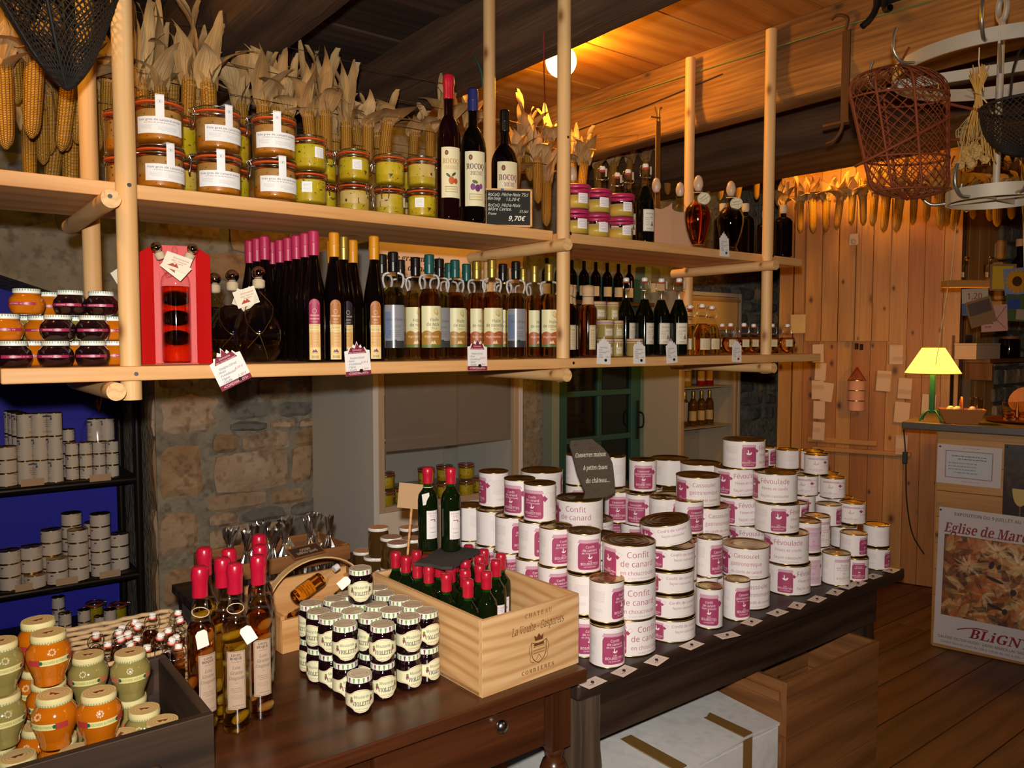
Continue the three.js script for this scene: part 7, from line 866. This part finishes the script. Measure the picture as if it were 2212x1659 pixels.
// ---------- boarded wall: notes, hanging tins, cable ----------
const WR = Math.atan2(0.3476, 0.9376) - PI / 2;
{
  const nx = -0.9376 * 0.075, nz = 0.3476 * 0.075, nt = canvasTex(96, 128, (g, w, h) => { g.fillStyle = '#d9bfae'; g.fillRect(0, 0, w, h); fine(g, 48, 22, 66, 7, 13, '#c7ab9c'); }), nm_ = std(0xffffff, 0.8, { map: nt });
  for (const [x, y, z, w, h, rz] of [[5.083,1.542,-3.061, 0.072, 0.125, 0.03], [5.089,1.416,-3.044, 0.072, 0.12, -0.04], [5.083,1.289,-3.059, 0.078, 0.13, 0.02], [5.105,1.275,-3.001, 0.074, 0.13, -0.12], [5.088,1.149,-3.048, 0.075, 0.125, 0], [5.088,1.002,-3.048, 0.078, 0.125, -0.03], [5.253,1.54,-2.602, 0.08, 0.13, 0.01], [5.228,1.362,-2.669, 0.086, 0.135, -0.06], [5.272,1.316,-2.549, 0.08, 0.135, -0.04], [5.268,1.157,-2.561, 0.09, 0.135, -0.06], [5.269,0.943,-2.559, 0.07, 0.13, 0.0], [5.322,1.217,-2.416, 0.08, 0.13, -0.05]]) { const o = thing('pinned_note', 'small handwritten note pinned to the boarded wall', 'note', [x + nx * 1.03, y, z + nz * 1.03], WR, 'notes on the boarded wall'); part(o, 'paper', box(w, h, 0.001, 0, 0, 0, 0), nm_, [0, 0, 0], [0, 0, rz]); }
  const [tx, ty, tz] = [5.173,1.173,-2.817], h = thing('hanging_tins', 'three pink tins in red netting hung on a string from the boarded wall', 'tin', [tx - 0.13, ty - 0.01, tz + 0.05]), pk = std(0xd8a496, 0.7);
  for (let k = 0; k < 3; k++) { part(h, 'tin_body', cyl(0.052, 0.052, 0.066, 0, 0.033 + k * 0.068, 0, 28), pk); part(h, 'tin_rim', cyl(0.0545, 0.0545, 0.006, 0, 0.067 + k * 0.068, 0, 28), lidM); } part(h, 'red_net', meshOn((u, t) => { const a = u * 2 * PI, R = 0.055 * (1 - t) + 0.004; return [Math.cos(a) * R, 0.2 + t * 0.09, Math.sin(a) * R]; }, 16, 5, 0.0009, 0.25, 3), std(0xa01818, 0.6)); part(h, 'string', tube([[0, 0.29, 0], [0.01, 0.5, 0], [0.02, 0.9, 0], [0.02, 1.3, 0]], 0.0022, 20, 5), std(0xb98a5c, 0.8)); part(h, 'black_clip', [box(0.03, 0.04, 0.01, -0.03, 0.43, 0.01, 0.002), box(0.03, 0.04, 0.01, 0.03, 0.425, 0.01, 0.002)], M.black);
  const [px, py, pz] = [5.158,2.307,-2.857], s = thing('wall_sensor', 'small white alarm sensor high on the boarded wall', 'sensor', [px + nx * 1.1, py, pz + nz * 1.1], WR); part(s, 'housing', box(0.062, 0.08, 0.04, 0, 0, 0.018, 0.01), std(0xd9c8ae, 0.5)); part(s, 'lens', sph(0.018, 0, -0.015, 0.036, 12, 8), std(0xc9b8a0, 0.4));
  const cb = thing('power_cable', 'black power cable with switch hanging down the boarded wall', 'cable'), f = nx * 1.2, g = nz * 1.2, add = (p) => [p[0] + f, p[1], p[2] + g]; part(cb, 'cord', tube([add([5.273,1.046,-2.548]), add([5.277,0.938,-2.538]), add([5.28,0.814,-2.53]), add([5.284,0.566,-2.519]), add([5.298,0.351,-2.48]), add([5.321,0.236,-2.418])], 0.004, 30, 6), M.black); part(cb, 'switch', box(0.03, 0.08, 0.022, 0, 0, 0, 0.004), M.black, add([5.277,0.86,-2.536]), [0, WR, 0]);
  const pc = thing('paper_roll', 'pale paper tucked behind the shelf end post on the boarded wall', 'paper', [5.035,1.748,-3.19], WR); pc.position.x += nx * 1.05; pc.position.z += nz * 1.05; part(pc, 'paper', box(0.1, 0.13, 0.004, 0, 0, 0, 0.001), std(0xd9bd8a, 0.8));
}
// ---------- on and behind the counter ----------
{
  const [lx, ly, lz] = [4.332,1.2,-1.955], grn = std(0x1f6a52, 0.4), o = thing('table_lamp', 'green table lamp with glowing yellow shade on the bar counter', 'lamp', [lx, 1.2, lz]); o.scale.setScalar(0.9);
  for (let i = 0; i < 4; i++) { const a = i * PI / 2 + 0.5; part(o, 'foot', tube([[0, 0.06, 0], [Math.cos(a) * 0.03, 0.062, Math.sin(a) * 0.03], [Math.cos(a) * 0.065, 0.03, Math.sin(a) * 0.065], [Math.cos(a) * 0.08, 0.004, Math.sin(a) * 0.08]], 0.0065, 16, 6), grn); }
  part(o, 'stem', box(0.026, 0.26, 0.026, 0, 0.18, 0, 0.003, 'y'), grn); part(o, 'socket', cyl(0.018, 0.018, 0.04, 0, 0.32, 0, 16), M.white);
  const sh = phy(0xeec24a, 0.9, { transmission: 0.35, thickness: 0, side: THREE.DoubleSide, emissive: 0xffd67a, emissiveIntensity: 1.4 }); part(o, 'lamp_shade', lathe([[0.152, 0.285], [0.0595, 0.437]], 40), sh); part(o, 'shade_rim', [new THREE.TorusGeometry(0.152, 0.0022, 6, 40).rotateX(PI / 2).translate(0, 0.285, 0), new THREE.TorusGeometry(0.0595, 0.0022, 6, 40).rotateX(PI / 2).translate(0, 0.437, 0)], std(0xb06a10, 0.6));
  part(o, 'bulb', sph(0.028, 0, 0.365, 0, 14, 10), std(0xfff0d0, 0.5, { emissive: 0xffc870, emissiveIntensity: 8 })); bulb(lx, 1.2 + 0.328, lz, 0.7, 1.2);
  const [bx, by, bz] = [4.357,1.2,-1.816], b = thing('wooden_trug', 'small boat shaped wooden trug with hoop handle on the counter', 'basket', [bx, 1.2, bz], -1.05), wd = std(0xa8682c, 0.6); part(b, 'hull', (() => { const s = []; const g = new THREE.CylinderGeometry(0.13, 0.09, 0.075, 4, 1, true, PI / 4).toNonIndexed(); g.scale(1.15, 1, 0.6); g.computeVertexNormals(); g.translate(0, 0.0375, 0); return g; })(), Object.assign(wd.clone(), { side: THREE.DoubleSide })); part(b, 'base', box(0.14, 0.004, 0.07, 0, 0.003, 0, 0), wd); const hp = []; for (let i = 0; i <= 16; i++) { const a = PI * i / 16; hp.push([0, 0.05 + Math.sin(a) * 0.085, Math.cos(a) * 0.05]); } part(b, 'handle', tube(hp, 0.005, 40, 6), wd); for (const [x, z] of [[-0.05, 0], [-0.02, 0.012], [0.05, 0]]) part(b, 'contents', sph(0.02, x, 0.07, z, 10, 8), std(0xc9bda8, 0.6));
  const GL = (lq) => proto((g) => { part(g, 'glass_body', lathe([[0, 0.004], [0.026, 0.002], [0.03, 0.008], [0.034, 0.1], [0.0325, 0.1], [0.0285, 0.02], [0, 0.016]], 26), phy(0xffffff, 0.03, { transmission: 1, thickness: 0.004, ior: 1.5 })); if (lq) part(g, 'drink', lathe([[0, 0.018], [0.0283, 0.02], [0.0292, 0.042], [0, 0.042]], 22), LQ.orange); part(g, 'ring', new THREE.TorusGeometry(0.0305, 0.0016, 5, 26).rotateX(PI / 2).translate(0, 0.04, 0), phy(0xffffff, 0.03, { transmission: 1, thickness: 0 })); });
  const g0 = GL(0), g1 = GL(1); const [ax, ay, az] = [4.957,1.2,-1.976]; put(g0, 'drinking_glass', 'empty tumbler behind the little trug on the counter', 'glass', null, ax - 0.05, 1.2, az + 0.01); const tr = thing('serving_tray', 'round copper brown serving tray on the counter', 'tray', [4.657,1.2,-1.644]), tm = std(0x6a2e14, 0.3, { metalness: 0.3 }); part(tr, 'tray_plate', lathe([[0, 0.004], [0.15, 0.004], [0.165, 0.014], [0.168, 0.014], [0.152, 0], [0, 0]], 36), tm);
  const tp = tr.position; for (const [dx, dz, n] of [[-0.02, -0.05, 'nearest the rim'], [0.05, 0.0, 'in the middle'], [0.03, 0.075, 'beside its twin']]) put(g1, 'drinking_glass', `tumbler with amber drink on the serving tray, ${n}`, 'glass', 'glasses on the tray', tp.x + dx, 1.2045, tp.z + dz);
  const bd = thing('cutting_board', 'round wooden board leaning behind the serving tray', 'board', [tp.x + 0.14, 1.2, tp.z - 0.02], -1.2); part(bd, 'board', cyl(0.09, 0.09, 0.014, 0, 0, 0, 32).rotateX(PI / 2).translate(0, 0.092, 0), wd);
  // shelf on the side wall
  const sh2 = thing('wall_shelf', 'plain wooden wall shelf behind the lamp', 'shelf', [6.1, 1.5, -2.2]); part(sh2, 'shelf_board', box(1.3, 0.025, 0.18, 0, 0, 0, 0.003), M.boxWood); for (const x of [-0.5, 0.4]) part(sh2, 'bracket', box(0.02, 0.12, 0.14, x, -0.07, -0.02, 0.003), M.boxWood);
  const [wx] = [5.461,1.485,-2.17]; const wb = thing('storage_box', 'low white cardboard box on the wall shelf', 'box', [wx, 1.5125, -2.19]); part(wb, 'box_body', box(0.36, 0.09, 0.13, 0, 0.045, 0, 0.003), std(0xd2b8a8, 0.7)); part(wb, 'lid', box(0.365, 0.012, 0.134, 0, 0.096, 0, 0.003), std(0xd2b8a8, 0.7));
  const [kx] = [5.959,1.476,-2.17]; const jr = thing('glass_canister', 'dark glass canister with shiny edge on the wall shelf', 'jar', [kx, 1.5125, -2.19]); part(jr, 'glass_body', lathe([[0, 0.002], [0.06, 0], [0.065, 0.01], [0.065, 0.12], [0.055, 0.13]], 24), G.darkWine); part(jr, 'lid', cyl(0.058, 0.058, 0.016, 0, 0.138, 0, 24), M.boxWood);
  for (const [px, py, w, hh, c, l] of [[[5.371,1.543,-2.28], 0, 0.13, 0.24, 0xb08a70, 'pale paper towel sheet hanging beside the lamp'], [[5.55,1.612,-2.28], 0, 0.1, 0.11, 0x4a4440, 'dark square switch plate on the side wall'], [[5.52,1.258,-2.28], 0, 0.16, 0.24, 0xb89a86, 'printed leaflet pinned low on the side wall'], [[5.347,1.32,-2.28], 0, 0.09, 0.25, 0x2a1c16, 'dark narrow poster beside the leaflet']]) { const q2 = thing('wall_sheet', l, 'sheet', [px[0], px[1], -2.283]); part(q2, 'sheet', box(w, hh, 0.004, 0, 0, 0, 0), std(c, 0.7)); }
  // postcard rack hanging over the counter
  const rx = thing('card_rack', 'hanging wooden rack with postcards, pegs and little bottles above the counter', 'rack', [4.251,1.85,-1.674], -0.65), pin = std(0xb07a3c, 0.6); part(rx, 'bar', box(0.42, 0.035, 0.06, 0, 0.06, 0, 0.003), pin); part(rx, 'string', [rod([-0.18, 0.06, 0], [-0.12, 0.9, 0], 0.002, 5), rod([-0.19, 0.06, 0], [-0.24, -0.34, 0], 0.002, 5), rod([0.19, 0.06, 0], [0.14, 0.9, 0], 0.002, 5)], M.cream);
  const cards = canvasTex(512, 256, (g, w, h) => { const sun = (x, y, s) => { g.fillStyle = '#7a86b0'; g.fillRect(x, y, 128, 128); g.fillStyle = '#c98a1e'; for (let i = 0; i < 16; i++) { g.save(); g.translate(x + 64, y + 64); g.rotate(i * 0.39); g.beginPath(); g.ellipse(38, 0, 22, 8, 0, 0, 7); g.fill(); g.restore(); } g.fillStyle = '#4a2a10'; g.beginPath(); g.arc(x + 64, y + 64, 24, 0, 7); g.fill(); }; sun(0, 0); g.fillStyle = '#b8a896'; g.fillRect(128, 0, 128, 128); g.fillStyle = '#4a6a9a'; g.fillRect(128, 70, 128, 58); wob(g, '1,20', 190, 36, 40, '#8a2a1c'); g.fillStyle = '#c9988a'; g.fillRect(256, 0, 128, 128); g.strokeStyle = '#7a5a52'; g.lineWidth = 3; g.beginPath(); g.moveTo(380, 10); g.lineTo(330, 70); g.lineTo(376, 118); g.stroke(); fine(g, 290, 70, 50, 3, 16, '#7a4a42'); g.fillStyle = '#4a5a34'; g.fillRect(384, 0, 128, 128); g.fillStyle = '#34468a'; g.fillRect(394, 20, 60, 50); g.fillStyle = '#a08a78'; g.fillRect(440, 70, 60, 50); g.fillStyle = '#8a6a4a'; g.fillRect(0, 128, 512, 128); g.fillStyle = '#5a4a44'; g.fillRect(10, 140, 110, 60); g.fillStyle = '#c9a02a'; g.fillRect(140, 138, 100, 110); });
  const cm = std(0xffffff, 0.5, { map: cards, side: THREE.DoubleSide }), cg = (k) => { const g = card(0.13, 0.13), uv = g.attributes.uv; for (let i = 0; i < 4; i++) uv.setXY(i, (uv.getX(i) + (k % 4)) / 4, uv.getY(i) / 2 + (k < 4 ? 0.5 : 0)); return g; };
  for (const [k, x, y, z, rz, l] of [[0, 0.12, 0.07, 0.05, 0.1, 'sunflower postcard'], [1, -0.08, -0.03, 0.045, 0.05, 'blue sea postcard with red price'], [2, 0.01, -0.11, 0.055, 0.06, 'pink map postcard with white border'], [3, 0.13, -0.06, 0.05, -0.05, 'village collage postcard'], [5, 0.055, 0.09, 0.042, 0, 'yellow card'], [4, -0.06, -0.08, 0.06, 0.3, 'dark landscape card hanging askew']]) { const c = thing('postcard', `${l} clipped to the hanging rack`, 'postcard', [0, 0, 0]); c.position.copy(rx.position); c.rotation.y = -0.65; part(c, 'card', cg(k), cm, [x, y, z], [0, 0, rz]); }
  const fl = proto((g) => { part(g, 'glass_body', lathe(bottleProfile({ r: 0.022, h: 0.1, nr: 0.009, body: 0.06, nk: 0.08, round: true }), 18), G.clear); part(g, 'stopper', sph(0.011, 0, 0.108, 0, 10, 8), ballM); part(g, 'label', wrap(0.0225, 0.025, 1.4, 0.03, 6), M.cream); });
  for (const x of [-0.1, 0.02]) { const f = put(fl, 'small_bottle', x < 0 ? 'tiny clear bottle on the end of the hanging rack' : 'tiny clear bottle in the middle of the hanging rack', 'bottle', 'bottles on the card rack', rx.position.x + Math.cos(0.65) * x, rx.position.y + 0.0785, rx.position.z + Math.sin(0.65) * x); }
  const mk = thing('carved_post', 'carved wooden post with painted panels beside the card rack', 'carving', [5.805,2.096,-2.2]); mk.position.y -= 0.25; part(mk, 'carving', [box(0.1, 0.2, 0.06, 0, 0.15, 0, 0.02), box(0.13, 0.03, 0.07, 0, 0.29, 0, 0.01), box(0.09, 0.14, 0.05, 0, 0.39, 0, 0.03), box(0.12, 0.04, 0.07, 0, 0.03, 0, 0.01)], M.wallPine); part(mk, 'painted_panel', box(0.07, 0.14, 0.006, 0, 0.15, 0.031, 0.002), std(0x3a3a34, 0.7)); part(mk, 'peg', rod([0, 0.2, -0.1], [0, 0.2, 0], 0.01), M.wallPine);
  const jk = thing('jug_bottle', 'dark bottle with cream cap and torn paper label beside the carved post', 'bottle', [6.065,2.108,-2.18]); jk.position.y -= 0.12; part(jk, 'glass_body', lathe(bottleProfile({ r: 0.055, h: 0.3, nr: 0.022, body: 0.15, nk: 0.22, round: true }), 24), G.darkWine); part(jk, 'cap', cyl(0.03, 0.03, 0.05, 0, 0.31, 0, 20), std(0xd9b898, 0.7)); part(jk, 'label', wrap(0.0555, 0.1, 1.8, 0.08, 8), M.cream); const bs = thing('wall_shelf', 'short wooden bracket shelf under the dark jug bottle', 'shelf', [jk.position.x, jk.position.y - 0.012, -2.22]); part(bs, 'shelf_board', box(0.5, 0.022, 0.14, 0, 0, 0, 0.003), M.boxWood); part(bs, 'bracket', box(0.02, 0.08, 0.1, 0.1, -0.05, -0.01, 0.003), M.boxWood);
}
// ---------- prints on the counter front ----------
{
  const fx = (x) => [4.297 + 0.256 * x - 0.966 * 0.004, -1.903 + 0.966 * x + 0.256 * 0.004], RY = -75.2 * D2R;
  const post = canvasTex(640, 900, (g, w, h) => {
    g.fillStyle = '#cfc9cc'; g.fillRect(0, 0, w, h); wob(g, 'EXPOSITION DU 9 JUILLET AU 15 AOÛT', w / 2, 36, 27, '#3a3438', { max: 600 }); g.font = 'italic bold 86px serif'; g.fillStyle = '#8a1f30'; g.textAlign = 'center'; g.fillText('Eglise de Marcillac', w / 2, 128, 580); wob(g, 'Près de SARLAT', w / 2, 158, 22, '#6a3a44');
    g.save(); g.beginPath(); g.rect(36, 172, w - 72, 530); g.clip(); g.fillStyle = '#7a4a2a'; g.fillRect(0, 0, w, h); const q = rng(6), pal = ['#c98a4a', '#d9a86a', '#b0602a', '#e0c090', '#5a3018', '#9a4a24', '#c0703a', '#3a2418', '#7a6a34', '#d8b07c']; for (let i = 0; i < 520; i++) { const cx = 60 + q() * 520, cy = 180 + q() * 520, a = q() * 6.28, s = 14 + q() * 52; g.save(); g.translate(cx, cy); g.rotate(a); g.globalAlpha = 0.55; g.fillStyle = pal[Math.floor(q() * pal.length)]; g.beginPath(); g.ellipse(0, 0, s, s * 0.34, 0, 0, 7); g.fill(); g.restore(); }
    for (const [cx, cy, c, n] of [[260, 520, '#c9662a', 26], [500, 560, '#d88a3a', 26], [440, 300, '#eac88a', 34], [180, 360, '#d8a47a', 26], [330, 240, '#e8d0a0', 20], [540, 400, '#c05a24', 18]]) for (let i = 0; i < n; i++) { g.save(); g.translate(cx, cy); g.rotate(q() * 6.28); g.fillStyle = i % 3 ? c : '#f0dcb4'; g.globalAlpha = 0.5; const L = 30 + q() * 70; g.beginPath(); g.moveTo(6, 0); g.quadraticCurveTo(L * 0.5, -14 - q() * 14, L, q() * 16 - 8); g.quadraticCurveTo(L * 0.5, 8, 6, 0); g.fill(); g.restore(); } g.globalAlpha = 0.9; g.fillStyle = '#241c1c'; for (const [x, y, a, b] of [[300, 330, 14, 26], [340, 335, 10, 18], [320, 420, 50, 10], [420, 480, 16, 20], [330, 590, 46, 10], [380, 610, 14, 20], [500, 640, 14, 24]]) { g.beginPath(); g.ellipse(x, y, a, b, 0.3, 0, 7); g.fill(); } g.restore();
    g.font = 'italic bold 84px serif'; g.fillStyle = '#8a1020'; g.fillText('BLiGNY', w / 2 + 40, 790, 330); g.strokeStyle = '#8a1020'; g.lineWidth = 6; g.beginPath(); g.moveTo(130, 782); g.quadraticCurveTo(220, 740, 300, 752); g.moveTo(500, 800); g.lineTo(600, 806); g.stroke(); wob(g, 'GALERIE VICTOR HUGO - 24200 MARCILLAC SAINT-QUENTIN', w / 2, 846, 24, '#4a4448', { max: 590 }); wob(g, 'Ouvert tous les jours de 10h à 12h et de 14h à 20h - Tél. 06 86 03', w / 2, 876, 19, '#6a6468', { max: 560 });
  });
  const mk = (name, l, x, y, w, h, m, rz = 0) => { const [a, b] = fx(x + w / 2), o = thing(name, l, 'poster', [a, y, b], RY); part(o, 'sheet', new THREE.PlaneGeometry(w, h), m, [0, 0, 0], [0, 0, rz]); part(o, 'pin', sph(0.005, -w / 2 + 0.012, h / 2 - 0.012, 0.002, 8, 6), std(0x20306a, 0.4)); return o; };
  mk('poster', 'exhibition poster Eglise de Marcillac with orange flower painting on the counter', 0.012, 0.385, 0.53, 0.735, std(0xffffff, 0.45, { map: post }), -0.015);
  mk('certificate', 'white certificate with violet border pinned to the counter front', 0.0, 0.985, 0.29, 0.205, std(0xffffff, 0.5, { map: canvasTex(320, 224, (g, w, h) => { g.fillStyle = '#cfc8cc'; g.fillRect(0, 0, w, h); g.strokeStyle = '#8a6a98'; g.lineWidth = 4; g.strokeRect(44, 34, 232, 152); g.fillStyle = '#c3cdd8'; g.fillRect(50, 40, 220, 140); fine(g, 160, 60, 180, 2, 16, '#5a5a70'); fine(g, 130, 100, 150, 4, 18, '#7a90a8'); fine(g, 160, 14, 110, 1, 10, '#9a8aa0'); fine(g, 160, 204, 110, 1, 10, '#9a8aa0'); }) }), -0.01);
  mk('poster', 'dark brown advertising poster with a filled wine glass on the counter', 0.3, 0.93, 0.5, 0.36, std(0xffffff, 0.35, { map: canvasTex(512, 368, (g, w, h) => { g.fillStyle = '#2a160c'; g.fillRect(0, 0, w, h); const q = rng(2); for (let i = 0; i < 160; i++) { g.fillStyle = ['#4a2a12', '#1c0e08', '#5a3a1a'][i % 3]; g.globalAlpha = 0.4; g.beginPath(); g.ellipse(q() * w, q() * h * 0.7, 8 + q() * 26, 5 + q() * 12, q() * 3, 0, 7); g.fill(); } g.globalAlpha = 1; g.fillStyle = '#c9b06a'; g.beginPath(); g.moveTo(40, 226); g.quadraticCurveTo(44, 310, 76, 316); g.quadraticCurveTo(110, 310, 112, 226); g.fill(); g.fillStyle = '#6a4a2a'; g.fillRect(72, 316, 8, 52); g.fillStyle = '#8a4a2a'; g.fillRect(150, 150, 10, 218); g.fillStyle = '#d8c8b0'; g.fillRect(240, 200, 120, 120); g.fillStyle = '#a02a3a'; g.fillRect(240, 250, 120, 40); }) }));
}
// ---------- lamps ----------
function globe(x, y, z, r, power, label) {
  const o = thing('globe_lamp', label, 'lamp', [x, y, z]), h = CEIL - y; part(o, 'glass_globe', sph(r, 0, 0, 0, 28, 20), std(0xffffff, 0.3, { emissive: 0xffcf7a, emissiveIntensity: 5 })); part(o, 'ceiling_mount', lathe([[r * 0.45, r * 0.85], [r * 0.6, r * 0.95], [r * 0.75, h], [0, h]], 24), std(0xcab48c, 0.5)); bulb(x, y, z, power, r / 0.02);
}
globe(2.324,2.855,-2.668, 0.068, 2.0, 'glowing round glass globe lamp on the pine ceiling');
globe(4.56, 2.83, -2.72, 0.055, 1.7, 'round globe lamp hidden behind the far dark beam');
globe(-0.12, 2.72, -1.9, 0.06, 1.5, 'round globe lamp over the maize bundle beside the mesh cone');
globe(2.6, 2.84, 0.6, 0.06, 0.8, 'round globe lamp over the shop floor');
scene.traverse((o) => { if (o.isMesh) { o.castShadow = true; o.receiveShadow = true; } if (o.isLight && o.shadow) { o.castShadow = true; } });
renderer.render(scene, camera);
